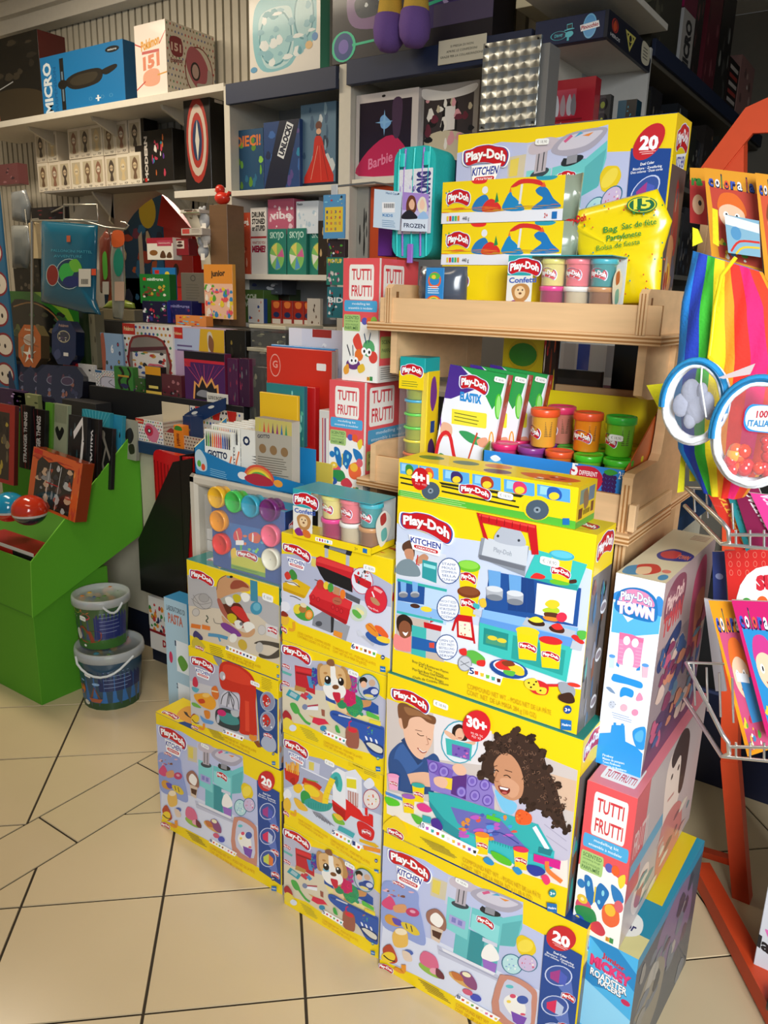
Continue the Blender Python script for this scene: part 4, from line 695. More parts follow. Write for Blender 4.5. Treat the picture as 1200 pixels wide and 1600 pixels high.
# top board above the end bay, and the run of shelves down the side aisle
zq = at(1043,48,Y=3.03).z; MB().box(at(829,13,Y=YS - .05).x,YS - .12,zq,at(1043,48,Y=3.03).x,3.03,zq + .02,'#d8d4c8','paint').build('top_board',label='white board shelf jutting out above the logo header',cat='shelf')
MB().box(P3X - .1,YS + .02,zq + .0205,P3X + .2,YS + .3,2.97,'#d9cfae','paint').build('cream_carton',label='plain cream carton stored at the ceiling above the logo header',cat='box')
ZA = at(1015,62,X=XE).z + .0
def aisle():
    u = empty('aisle_shelving',(XE,YS + .425,0),label='long aisle shelving with blue edged upper shelf',cat='shelving')
    L = FY1 - YS - .44
    MB().box(-.42,0,ZA - .06,-.0,L,ZA - .02,'#5e584c','paint').build('shelf',u)
    MB().box(.001,0,ZA - .045,.015,L,ZA + .01,'#16233f','paint').build('shelf_edge',u)
    for z in (1.98,1.62,1.25,.85,.4): MB().box(-.4,0,z - .02,-.01,L,z,'#6e6a60','paint').build('shelf',u)
    MB().box(-.44,0,0,-.42,L,2.9,'#57534a','paint').build('back_panel',u)
aisle()
# ---------------------------------------------------------------- counter
CY = 1.9
def counter():
    u = empty('sales_counter',(-2.4,CY,0),label='cream sales counter with dark blue plinth and top edge',cat='counter')
    for x0,x1,y in ((-1.9,-.091,.07),(-.09,1.9,0)):
        MB().box(x0,y + .05,0,x1,.5,.16,'#10182e','paint').build('plinth',u)
        MB().box(x0,y + .04,.16,x1,.5,.895,'#cfc6ae','paint').build('front_panel',u)
        MB().box(x0,y,.895,x1,.62,.94,'#1b3a5c','paint').build('counter_top',u)
counter()
# ================================================================ the stacks of playsets
def fq(q,Y):
    p = [at(x,y,Y=Y) for x,y in q]
    return (p[0].x + p[3].x) / 2,(p[2].z + p[3].z) / 2,((p[1].x + p[2].x) - (p[0].x + p[3].x)) / 2,((p[0].z + p[1].z) - (p[2].z + p[3].z)) / 2
def side_cafe(a):
    a.R(YEL,0,0,1,.24); doh(a,[(.12,.06),(.92,.0),(.92,.16),(.12,.2)]); kit(a,[(.2,.2),(.85,.17),(.8,.3),(.25,.3)])
    a.R('#66564f',0,.24,1,.92); a.B('#b8342c',.5,.3,.8,.45,.85,.65,.6,.7,.45,.55); a.B('#c98a5a',.35,.6,.7,.62,.75,.85,.3,.88); a.E('#e8b83a',.5,.78,.14,.06); a.img(['#8a5a4a','#c0a890','#5a5a68','#a83a34'],.05,.28,.95,.9,14,2)
def top_cafe(a):
    a.R('#1c3e82',0,0,1,1); a.P(YEL,0,0,.0,1,.2,1,.34,.0); a.B('#e8a13a',.1,.25,.25,.1,.36,.4,.3,.8,.14,.8); a.L('#3a2418',.03,.14,.5,.2,.62,.3,.6,sm=True); a.ring('#3a2a20','#f2efe6',.19,.3,.03,.1,.01); a.ring('#3a2a20','#f2efe6',.27,.33,.03,.1,.01); a.L('#e0602c',.1,.32,.8,.4,.9,.46,.5,sm=True); minidoh(a,.1,.86,.07,.1,0)
    a.T('SUPER COLORFUL CAFE',.5,.55,.9,.55,.16,'#e8ecf4',.02)
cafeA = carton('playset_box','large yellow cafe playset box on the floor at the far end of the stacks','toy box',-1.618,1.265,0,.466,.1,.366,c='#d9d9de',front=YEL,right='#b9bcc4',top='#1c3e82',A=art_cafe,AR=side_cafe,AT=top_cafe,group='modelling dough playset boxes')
sticker(cafeA,.185,.33)
cafeB = dup(cafeA,(-.822,1.232,0),label='large cafe playset box at the bottom of the nearest stack, below the two children')
xD,zD,wD,hD = -.942,1.469,.466,.367
cafeC = dup(cafeA,(xD,1.618,1.4735),label='large cafe playset box standing on the top tier of the wooden display')
x,z,w,h = fq([(293,1006),(434,1057),(436,1203),(300,1131)],1.265)
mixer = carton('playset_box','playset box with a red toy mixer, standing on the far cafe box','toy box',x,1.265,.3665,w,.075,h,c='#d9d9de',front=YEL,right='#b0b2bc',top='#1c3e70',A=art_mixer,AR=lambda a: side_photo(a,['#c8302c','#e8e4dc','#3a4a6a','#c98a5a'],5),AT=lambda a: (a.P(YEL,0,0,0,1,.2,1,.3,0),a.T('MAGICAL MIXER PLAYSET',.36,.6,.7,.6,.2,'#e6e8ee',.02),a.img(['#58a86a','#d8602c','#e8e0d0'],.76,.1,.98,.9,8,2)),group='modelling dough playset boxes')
sticker(mixer,w * .72,h * .85)
zA3 = .3665 + h + .0005
x3,z3,w3,h3 = fq([(290,865),(436,904),(437,1052),(297,1003)],1.265)
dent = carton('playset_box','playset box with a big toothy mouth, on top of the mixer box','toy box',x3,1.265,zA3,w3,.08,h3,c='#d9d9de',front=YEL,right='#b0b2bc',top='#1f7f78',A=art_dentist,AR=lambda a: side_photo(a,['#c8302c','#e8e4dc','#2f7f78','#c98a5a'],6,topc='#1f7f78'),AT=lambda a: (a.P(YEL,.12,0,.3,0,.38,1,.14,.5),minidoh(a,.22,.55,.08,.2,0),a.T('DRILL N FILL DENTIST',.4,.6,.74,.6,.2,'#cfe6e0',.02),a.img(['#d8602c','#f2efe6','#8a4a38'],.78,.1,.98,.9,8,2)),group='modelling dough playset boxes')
sticker(dent,w3 * .84,h3 * .82,.034,.018)
ZA_TOP = zA3 + h3
vetg = ['#2a55a8','#58b848','#c8205c','#e8e4dc']
bx = -1.128; wv = .293; YB = 1.246
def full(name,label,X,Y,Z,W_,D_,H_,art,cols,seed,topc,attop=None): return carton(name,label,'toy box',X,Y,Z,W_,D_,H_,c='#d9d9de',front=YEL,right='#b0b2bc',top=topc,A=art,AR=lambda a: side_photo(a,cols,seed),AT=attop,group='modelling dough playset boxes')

hv,hn,hg = .2375,.2515,.2595
vetA = full('playset_box','pet playset box with a spaniel face, lowest of the middle stack',bx,YB,0,wv,.08,hv,art_vet,vetg,7,'#e6cf3a')
sticker(vetA,wv * .66,hv * .9,.028,.013)
noodle = full('playset_box','noodle and fries playset box between the two pet boxes',bx + .002,YB,hv + .001,wv - .004,.08,hn,art_noodle,['#c8281f','#f0d02a','#3fb0ac','#e8e8ec'],8,'#e6cf3a')
sticker(noodle,wv * .44,hn * .88,.028,.013)
vetB = dup(vetA,(bx,YB,hv + hn + .002),label='pet playset box with a spaniel face, under the red barbecue box')
grill = full('playset_box','playset box with a red barbecue grill, top of the middle stack',bx,YB,2 * hv + hn + .003,wv + .006,.085,hg,art_grill,['#c81c28','#3a3a40','#e8902c','#e8e8ec'],9,'#e6cf3a',lambda a: a.img(['#3f8a3a','#c8402c','#e8c83a','#8a2a3a'],.1,.1,.98,.9,22,5))
sticker(grill,wv * .78,hg * .86,.03,.013)
ZB_TOP = 2 * hv + hn + .003 + hg
sidec = ['#2a2420','#4a6a8c','#3fa8a0','#8a5236','#8a8c98']
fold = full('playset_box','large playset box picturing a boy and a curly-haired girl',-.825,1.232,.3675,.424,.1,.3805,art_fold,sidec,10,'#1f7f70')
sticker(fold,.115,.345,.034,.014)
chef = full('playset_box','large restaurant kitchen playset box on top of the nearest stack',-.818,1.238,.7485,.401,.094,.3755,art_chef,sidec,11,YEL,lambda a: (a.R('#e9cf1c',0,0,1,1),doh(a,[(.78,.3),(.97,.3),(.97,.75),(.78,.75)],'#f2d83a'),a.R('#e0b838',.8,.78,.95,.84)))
sticker(chef,.305,.305,.036,.015)
# ================================================================ wooden two-tier display
PLY = ['#e2b27c','#b98550','#e6bb88','#b98550','#e2b27c']
def ply(mb,x0,y0,z0,x1,y1,z1,ax='z',c='#e6bd8c'):          # plywood board: faces in veneer, layered edges
    mb.box(x0,y0,z0,x1,y1,z1,c,'wood'); e = .0003; n = 5
    lo,hi = {'x': (x0,x1),'y': (y0,y1),'z': (z0,z1)}[ax]
    for k in range(1,4,2):
        a,b = lo + (hi - lo) * k / n,lo + (hi - lo) * (k + 1) / n
        B = [x0 - e,y0 - e,z0 - e,x1 + e,y1 + e,z1 + e]; i = 'xyz'.index(ax); B[i] = a; B[i + 3] = b
        mb.box(*B,'#a8733c','wood',ch=.0001)
    return mb
def display():
    u = empty('display_stand',(-1.02,1.45,0),label='light plywood two-tier countertop stand holding dough tubs and bags',cat='display stand')
    U = lambda m,n: m.build(n,u)
    # local x 0..0.6, y 0..0.4
    zu = 1.442
    m = MB(); ply(m,-.03,-.005,zu - .018,.612,.40,zu); U(m,'upper_shelf')
    m = MB(); ply(m,.0,.0,zu,.605,.012,zu + .052,'y'); U(m,'front_lip')
    m = MB(); ply(m,.036,.016,zu + .012,.563,.335,zu + .030); U(m,'tray_floor')
    for x in (.018,.565):
        m = MB(); P = [(x,-.006,zu),(x,-.006,zu + .072),(x,.006,zu + .08),(x,.4,zu + .08),(x,.4,zu)]
        m.prism(P,(.016,0,0),'#e6bd8c','wood'); m.box(x + .0161,.012,zu + .02,x + .0165,.022,zu + .065,'#8a5f38','wood',ch=.0001)
        for k in (.004,.010): m.box(x + k,-.0066,zu,x + k + .002,-.006,zu + .072,'#a8733c','wood',ch=.0001)
        U(m,'side_panel')
        m = MB(); P = [(x,.02,zu - .018),(x,.02,zu - .11),(x,.06,zu - .12),(x,.34,zu - .14),(x,.34,zu - .018)]
        m.prism(P,(.016,0,0),'#e6bd8c','wood'); U(m,'bracket')
        m = MB(); m.box(x,.34,0,x + .016,.42,1.72 if x > .3 else 1.6,'#e0b684','wood'); U(m,'upright')
    # lower tray
    zl = 1.085
    m = MB(); ply(m,-.055,.0,zl - .018,.60,.42,zl); U(m,'lower_shelf')
    m = MB(); ply(m,-.012,.0,zl,.57,.012,zl + .06,'y'); U(m,'front_lip')
    m = MB(); ply(m,.004,.016,zl + .017,.57,.30,zl + .035); U(m,'tray_floor')
    m = MB(); ply(m,.18,.30,zl,.57,.312,zl + .225,'y'); U(m,'back_board')
    m = MB(); m.prism([(-.012,-.006,zl),(-.012,-.006,zl + .085),(-.012,.03,zl + .09),(-.012,.32,zl + .08),(-.012,.32,zl)],(.014,0,0),'#e6bd8c','wood'); U(m,'side_panel')
    x = .572
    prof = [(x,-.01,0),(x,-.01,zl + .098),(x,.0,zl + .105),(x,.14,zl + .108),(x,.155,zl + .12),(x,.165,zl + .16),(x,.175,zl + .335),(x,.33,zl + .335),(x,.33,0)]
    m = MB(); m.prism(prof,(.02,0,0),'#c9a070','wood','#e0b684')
    for k in (.005,.012): m.box(x + k,-.0106,.6,x + k + .003,-.01,zl + .084,'#a8733c','wood',ch=.0001)
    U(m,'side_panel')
    m = MB(); m.box(x + .0205,.0,zl - .004,x + .028,.25,zl + .03,'#e0b884','wood'); m.box(x + .0205,-.02,zl - .002,x + .034,.0,zl + .05,'#e8c090','wood'); ply(m,x - .012,-.03,zl - .028,x + .03,.25,zl - .008); U(m,'side_ledge')
    m = MB(); m.box(-.03,.02,.0,-.01,.40,zl - .018,'#8f6a42','wood'); U(m,'leg')
display()
# ---------------------------------------------------------------- tubs of dough
def tub_mesh(mb,o,r,h,body,lid,logo=True,lab=True):
    mb.lathe([(.001,0),(r * .86,0),(r * .92,h * .03),(r * .97,h * .8),(r,h * .82)],o,24,body,'plastic')
    o = Vector(o); mb.lathe([(r * 1.02,h * .80),(r * 1.1,h * .82),(r * 1.1,h * .96),(r * 1.06,h),(r * .94,h),(r * .9,h * .975),(.001,h * .975)],o,24,lid,'plastic')
    if logo:
        def curved(ang,wdt,z,hh,draw):
            a = Art(mb,(0,0,0),(1,0,0),(0,0,1),wdt,hh); a.z = 0
            R_ = r * .955 + .0006
            def P3(xy):
                x,y = a.t(*xy); t = ang + (x - wdt / 2) / R_; q = R_ + a.z
                return o + Vector((q * sin(t),-q * cos(t),z + y))
            a.P3 = P3; draw(a)
        def poly(a):
            base = a.poly
        def dr(a):
            def pl(pts,c,A=a):
                A.up(); v = [A.P3(p) for p in pts]; s_ = sum(pts[i][0] * pts[(i + 1) % len(pts)][1] - pts[(i + 1) % len(pts)][0] * pts[i][1] for i in range(len(pts)))
                if s_ > 0: v = v[::-1]
                A.mb.add(v,[list(range(len(v)))],c,A.m); return A
            a.poly = pl; doh(a,[(0,0),(1,0),(1,1),(0,1)])
        curved(logo if isinstance(logo,float) else -.3,r * 1.7,h * .22,r * .95,dr)
        if lab:
            for k in range(9):
                t = .75; z = h * (.3 + k * .045); Rr = r * .958 + .0004
                mb.add([o + Vector((Rr * sin(t + q),-Rr * cos(t + q),z + w)) for q,w in ((-.28,0),(.28,0),(.28,h * .02),(-.28,h * .02))],[[0,1,2,3]],'#5a4a30','card')
def tub(name,label,o,r,h,body,lid,group=None,parent=None,logo=-.35,st=False):
    e = MB(); e.lathe([(.001,0),(r * .86,0),(r * .92,h * .03),(r * .97,h * .8),(r,h * .82)],(0,0,0),28,body,'plastic'); m2 = MB(); tub_mesh(m2,(0,0,0),r,h,body,lid,logo)
    b = m2.build(name,parent,o,label=label,cat='tub' if label else None,group=group)
    if st: sticker(b,-.012,h * .42,.028,.012,y=-r - .001)
    return b
# ---------------------------------------------------------------- multipack of six confetti tubs
def confetti():
    W_,D_,H_ = .208,.085,.108
    u = MB(); u.box(0,0,0,W_,D_,.004,'#e8c81e'); u.box(0,0,0,W_,.0015,.016,YEL); u.box(W_ - .0015,0,0,W_,D_,.016,YEL); u.box(0,D_ - .0015,0,W_,D_,H_,'#d8d8d2',back='#cfcfc8'); u.box(0,0,H_ - .002,W_,D_,H_,'#2f9aa8',ch=.0004)
    a = Art(u,(0,-.0002,0),(1,0,0),(0,0,1),W_,H_)
    a.R('#e6e3da',0,.06,.26,.86); a.R('#2aa0a8',0,.0,.24,.35); a.B('#b9844a',.05,.6,.1,.5,.2,.5,.24,.62,.2,.78,.1,.8); a.E('#e8c89a',.14,.64,.055,.11); a.E('#3a2418',.12,.6,.008,.016); a.E('#3a2418',.165,.6,.008,.016); a.E('#7a4a2a',.143,.66,.016,.02)
    a.R(YEL,0,.85,1,1); a.B('#8a2a7a',.02,.86,.08,.78,.12,.84,.14,.92,.06,.95); a.B('#d8702a',.13,.82,.2,.8,.24,.88,.22,.95,.15,.94); a.R('#fff',.3,.89,.52,.97,.01)
    for k in range(6): a.R(['#e8c85a','#c8304c','#b03a8a','#d8b08a','#3a9aa8','#e8e4dc'][k],.315 + k * .034,.905,.335 + k * .034,.955)
    a.T('3+',.8,.96,.84,.96,.06,'#8a7a2a',.02); a.R('#1d6fb5',.9,.88,.955,.97); a.T('Confetti',.02,.48,.3,.46,.09,'#3a5ab0',.03)
    doh(a,[(0,.06),(.34,.04),(.34,.36),(0,.38)])
    s_ = Art(u,(W_,0,0),(0,1,0),(0,0,1),D_,H_); s_.B('#e8e2d4',.2,.35,.5,.2,.8,.4,.7,.75,.4,.9,.2,.6); s_.B('#b03a34',.35,.3,.55,.25,.6,.42,.4,.48); s_.B('#6ab0a8',.4,.6,.6,.55,.65,.75,.45,.8)
    b = u.build('confetti_tub_pack')
    cols = [('#e8dc86','#e9e07a'),('#f07a84','#f8808a'),('#3f9a9c','#38b4c4'),('#a8285c','#e8288c'),('#cfc0a0','#eceae2'),('#96694a','#c98f58')]
    for k,(bd,ld) in enumerate(cols):
        i = k % 3; up = k < 3; r = .0235
        m = MB(); tub_mesh(m,(0,0,0),r,.05 if up else .047,bd,ld,-.2 if up else False,False); m.build('tub',b,(.082 + i * .05,.034,.052 if up else .0045))
    f = MB(); f.box(.07,.004,.016,W_ - .002,D_ - .004,H_ - .003,'#ffffff','clear'); f.build('clear_window',b)
    return b
cf = confetti(); cf.location = (-1.084,1.236,ZB_TOP); tag(cf,'six-tub confetti dough pack lying on the red barbecue playset box','dough pack','confetti dough packs')
cf2 = dup(cf,(-.728,1.47,1.4728),label='six-tub confetti dough pack on the upper tier of the plywood stand')
# ---------------------------------------------------------------- eight-tub pack with round lids to the front
def rainbow():
    W_,D_,H_ = .236,.07,.178
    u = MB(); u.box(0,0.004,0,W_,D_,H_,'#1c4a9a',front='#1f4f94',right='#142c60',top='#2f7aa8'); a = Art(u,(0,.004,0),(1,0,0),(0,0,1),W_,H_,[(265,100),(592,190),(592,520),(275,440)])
    a.P('#2f6fb0',330,230,510,270,510,400,350,400); a.P('#c8c83a',360,370,510,400,510,480,360,445); a.P('#7aa83a',360,430,510,465,510,485,360,450)
    a.B('#e0603a',440,290,470,280,492,300,480,330,445,320); a.P('#f4f0e8',455,285,462,285,460,325,453,325); a.B('#d8404c',375,280,400,260,412,300,395,330,372,310); a.L('#f0d0a0',4,385,275,395,320); a.B('#e8c83a',360,365,380,355,385,395,362,400); a.B('#58b848',400,330,410,340,405,380); a.img(['#e87a3a','#5fb8d8','#e04a6a','#8ad04a'],400,285,500,375,10,3)
    a.R('#f4f4f0',382,318,418,340,3); a.lines('#4a6a2a',370,440,500,470,2,3,0,10); doh(a,[(385,358),(478,378),(478,418),(385,398)])
    t = Art(u,(0,0.004,H_),(1,0,0),(0,1,0),W_,D_ - .004); t.R('#3a8ab0',0,0,1,1); t.B('#c8302c',.45,.3,.75,.3,.8,.7,.5,.7); t.img(['#e8c83a','#58b848','#d8406a','#f0ece4'],.1,.2,.95,.9,16,2); minidoh(t,.62,.5,.12,.2,0)
    s_ = Art(u,(W_,.004,0),(0,1,0),(0,0,1),D_ - .004,H_); doh(s_,[(.2,.15),(.85,.12),(.85,.32),(.2,.35)])
    b = u.build('rainbow_tub_pack',loc=(-1.376,1.268,ZA_TOP + .0005),label='eight-tub dough pack with round coloured lids facing out, on the toothy mouth box',cat='dough pack')
    for (px,py),c in zip(((338,777),(365,784),(391,791),(420,797),(341,814),(422,837),(345,850),(423,874)),('#e8b020','#38b84c','#2a9ab4','#6a1f6a','#f09a1c','#f06a84','#e83a34','#e6e2cc')):
        P = at(px,py,Y=1.262); m = MB(); r = .0262
        m.lathe([(.001,-.001),(r * .78,-.001),(r * .82,-.004),(r * .95,-.005),(r,-.002),(r,.012),(r * .9,.013),(r * .86,.014),(r * .84,.03)],(0,0,0),28,c,'plastic',axis='y')
        m.build('lid',b,(P.x + 1.376,-.006,P.z - ZA_TOP - .0005))
    f = MB(); f.box(-.004,-.014,-.0,W_ + .002,.003,H_ + .004,'#ffffff','clear'); f.build('clear_wrap',b)
rainbow()
# ---------------------------------------------------------------- modelling kits: pink and white upright cartons
PINK = '#e4565a'
def tf_front(seed,kind=0):
    def f(a):
        a.R(PINK,0,0,1,1); a.P('#f2efe8',0,.56,.45,.50,1,.56,1,1,0,1)
        a.R('#f4efe6',.17,.05,.85,.33,.04); a.T('TUTTI',.24,.17,.78,.17,.085,'#d23a44',.02,sh=.0); a.T('FRUTTI',.24,.30,.80,.30,.085,'#d23a44',.02)
        a.R('#4ea8d8',.04,.335,.96,.425,.03); a.T('modelling kit',.26,.37,.76,.37,.018,'#fff',0); a.T('ensemble à modeler',.16,.405,.84,.405,.018,'#fff',0)
        a.R('#a8c878',.03,.45,.5,.585,.03); a.T('SCENTED',.07,.488,.46,.488,.025,'#3a6a3a',.01); a.T('modelling dough',.08,.508,.44,.508,.012,'#3a6a3a',0); a.T('PÂTE À MODELER',.08,.54,.44,.54,.014,'#3a6a3a',0); a.T('PARFUMÉE',.07,.572,.44,.572,.024,'#3a6a3a',.01)
        a.E('#5a5ab0',.62,.50,.08,.03); a.E('#e8602c',.75,.50,.08,.034); a.B('#e8d03a',.82,.54,.94,.5,.96,.56,.88,.6) if kind else a.E('#8ab848',.88,.5,.09,.04)
        if kind == 0:
            a.B('#e04a3a',.3,.66,.45,.6,.55,.68,.6,.75,.42,.74); a.E('#5aa86a',.75,.72,.17,.07); a.E('#d8453a',.88,.79,.12,.05); a.E('#e8762c',.48,.78,.12,.05)
            for x,y in ((.62,.745),(.76,.75),(.27,.83),(.39,.83)): a.E('#fff',x,y,.075,.032); a.E('#26241f',x + .01,y,.03,.014)
            a.E('#6a3a7a',.32,.86,.2,.045); a.E('#f2efe8',.3,.83,.12,.035); a.E('#fff',.27,.83,.06,.026); a.E('#26241f',.28,.83,.026,.012); a.E('#fff',.39,.83,.06,.026); a.E('#26241f',.39,.83,.026,.012)
            a.L('#2a4a6a',.02,.68,.68,.62,.6); a.L('#2a4a6a',.02,.75,.67,.8,.59); a.L('#2a2a3a',.02,.24,.79,.14,.7); a.L('#2a2a3a',.02,.32,.79,.3,.7); a.B('#e8c03a',.45,.88,.6,.85,.66,.9,.5,.93); a.B('#e8a23a',.05,.9,.18,.86,.2,.93,.08,.95)
        else:
            a.B('#1f6fb0',.15,.62,.3,.62,.38,.7,.42,.66,.5,.62,.68,.66,.62,.74,.54,.8,.42,.76,.34,.8,.24,.76); a.L('#e8c83a',.03,.4,.66,.4,.77); a.E('#8ad0e0',.25,.66,.03,.02); a.E('#8ad0e0',.56,.68,.03,.02); a.E('#8ad0e0',.5,.75,.03,.015)
            a.B('#2a7ab8',.7,.6,.9,.62,.98,.68,.8,.7); a.E('#2a7ab8',.1,.68,.08,.03)
            a.E('#d8506a',.2,.83,.17,.06); a.E('#e8c03a',.16,.78,.11,.03); a.E('#f0e4a0',.16,.78,.04,.012); a.B('#2f8a4a',.05,.84,.4,.82,.5,.9,.3,.93,.08,.9); a.B('#e8663a',.6,.76,.85,.72,.95,.82,.8,.88,.62,.86); a.E('#f0b83a',.74,.77,.11,.04); a.E('#d8606a',.9,.72,.09,.04); a.B('#c83a4a',.38,.92,.55,.88,.7,.93,.62,.97,.4,.96); a.E('#2a5aa8',.14,.93,.12,.035); a.E('#e8d03a',.1,.925,.05,.02)
        a.R('#e8c83a',.72,.955,.8,.985); a.R('#3a8a4a',.8,.95,.88,.985); a.T('B',.735,.98,.79,.98,.024,'#b03a34',.02)
    return f
def tf_side(a):
    a.R(PINK,0,0,1,1); a.R('#f2efe8',0,.0,.04,1); a.R('#f4efe6',.1,.05,.62,.4,.03); a.T('TUTTI',.15,.19,.57,.19,.11,'#d23a44',.02); a.T('FRUTTI',.15,.36,.59,.36,.12,'#d23a44',.02)
    a.R('#4f9ac0',.08,.43,.98,.56,.02); a.T('modelling kit',.25,.48,.8,.48,.03,'#dceaf2',0); a.T('ensemble à modeler',.15,.535,.9,.535,.03,'#dceaf2',0); a.R('#a8b868',.06,.62,.5,.8,.02); a.T('SCENTED',.1,.68,.46,.68,.03,'#3a5a3a',.01); a.T('PARFUMÉE',.1,.75,.46,.75,.03,'#3a5a3a',.01)
    a.R('#d8d4cc',.04,.86,1,1); a.lines('#6a6a66',.08,.88,.6,.88,.006,6,0,.018); a.img(['#e8e2d8','#3a8ab0','#e8c03a','#58a85a'],.6,.6,.98,.84,12,3)
tfA = carton('modelling_kit_box','pink and white upright kit box with two bug faces, upper one by the stand','toy box',-1.16,1.5,1.302,.102,.16,.276,c='#f0ebe2',front=PINK,right=PINK,top='#e8706e',A=tf_front(1,0),AR=tf_side,group='upright modelling kit boxes')
tfB = carton('modelling_kit_box','pink upright kit box with a blue butterfly, below the two-bug box','toy box',-1.19,1.49,1.036,.105,.2,.265,c='#f0ebe2',front=PINK,right=PINK,top='#e8706e',A=tf_front(2,1),AR=tf_side,group='upright modelling kit boxes')
# ---------------------------------------------------------------- right hand stack of three narrow boxes
def mk_front(a):
    a.R('#48b0e4',0,0,1,1); a.P('#1f86c4',0,.0,1,.22,1,.1,.6,0); a.P('#1f86c4',0,.18,.5,.3,0,.34); a.P('#8fd2f2',0,.3,1,.42,1,.7,0,.62); a.B('#5fc0ea',.1,.7,.5,.6,.9,.72,.6,.86,.2,.84)
    a.sub([(0,-.04),(1,-.04),(1,.6),(0,.6)],lambda s: (s.T('Junior',.32,.22,.78,.26,.05,'#c8283c',.04),s.T('MICKEY',.1,.35,.92,.39,.1,'#c8285a',.07),s.T('MICKEY',.12,.34,.9,.38,.09,'#e03a7a',.04),s.T('AND THE',.4,.385,.68,.395,.02,'#fff',.03),
    s.T('ROADSTER',.12,.46,.88,.49,.075,'#2a2440',.07),s.T('ROADSTER',.13,.455,.87,.485,.07,'#fff',.03),s.T('RACERS',.3,.52,.78,.54,.06,'#2a2440',.07),s.T('RACERS',.31,.515,.77,.535,.055,'#fff',.03),s.E('#c8285a',.87,.56,.09,.03)))
def mk_side(a):
    a.R('#4c5560',0,0,1,1); a.R('#1f86a8',0,0,1,.08); a.B('#7a6a86',.3,.2,.5,.05,.8,.1,.9,.5,.7,.6,.4,.5); a.B('#8a8478',.1,.4,.3,.3,.5,.5,.45,.8,.2,.9,.05,.7); a.img(['#6a7480','#8c8a86','#3a4450','#5a4a5a','#a8a49c'],.05,.15,.95,.95,26,4)
def mk_top(a):
    a.R('#d8c01c',0,0,1,1); a.P('#1f8aa4',0,.62,1,.62,1,.86,0,.86); a.P('#1f8aa4',.82,0,1,0,1,.62,.9,.62); a.R('#d8d090',0,.86,1,1); a.B('#e8e8e0',.1,.82,.3,.74,.7,.76,.8,.86,.5,.92,.2,.9); a.T('Junior',.2,.86,.7,.86,.05,'#3a3a6a',.03)
mk = carton('racing_set_box','blue and yellow racing toy box on the floor, lowest of the narrow stack','toy box',-.360,1.252,0,.098,.42,.338,rz=-.04,c='#7a8088',front='#48b0e4',right='#4c5560',top='#d8c01c',A=mk_front,AR=mk_side,AT=mk_top)
def tf_side2(a):
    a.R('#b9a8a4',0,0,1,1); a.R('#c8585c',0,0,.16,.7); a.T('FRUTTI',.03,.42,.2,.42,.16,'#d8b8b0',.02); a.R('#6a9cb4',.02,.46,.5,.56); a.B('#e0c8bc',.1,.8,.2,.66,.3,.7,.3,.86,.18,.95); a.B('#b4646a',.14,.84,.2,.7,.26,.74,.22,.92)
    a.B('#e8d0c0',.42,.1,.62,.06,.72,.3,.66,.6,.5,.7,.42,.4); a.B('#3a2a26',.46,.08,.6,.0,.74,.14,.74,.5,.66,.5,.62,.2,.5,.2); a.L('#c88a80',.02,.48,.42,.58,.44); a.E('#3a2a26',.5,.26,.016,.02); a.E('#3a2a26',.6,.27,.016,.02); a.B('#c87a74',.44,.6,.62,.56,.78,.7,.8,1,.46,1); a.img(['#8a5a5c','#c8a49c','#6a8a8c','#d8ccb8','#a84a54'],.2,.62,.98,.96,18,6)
tfC = carton('modelling_kit_box','large pink kit box with a blue butterfly, between the racing box and the town box','toy box',-.392,1.25,.339,.092,.48,.322,rz=-.01,c='#d8c4bc',front=PINK,right='#b9a8a4',top='#e08088',A=tf_front(2,1),AR=tf_side2,AT=lambda a: (a.R('#f2ece6',.15,.8,.85,.95,.02),a.T('TUTTI FRUTTI',.2,.93,.8,.93,.05,'#d23a44',.02)),group='upright modelling kit boxes')
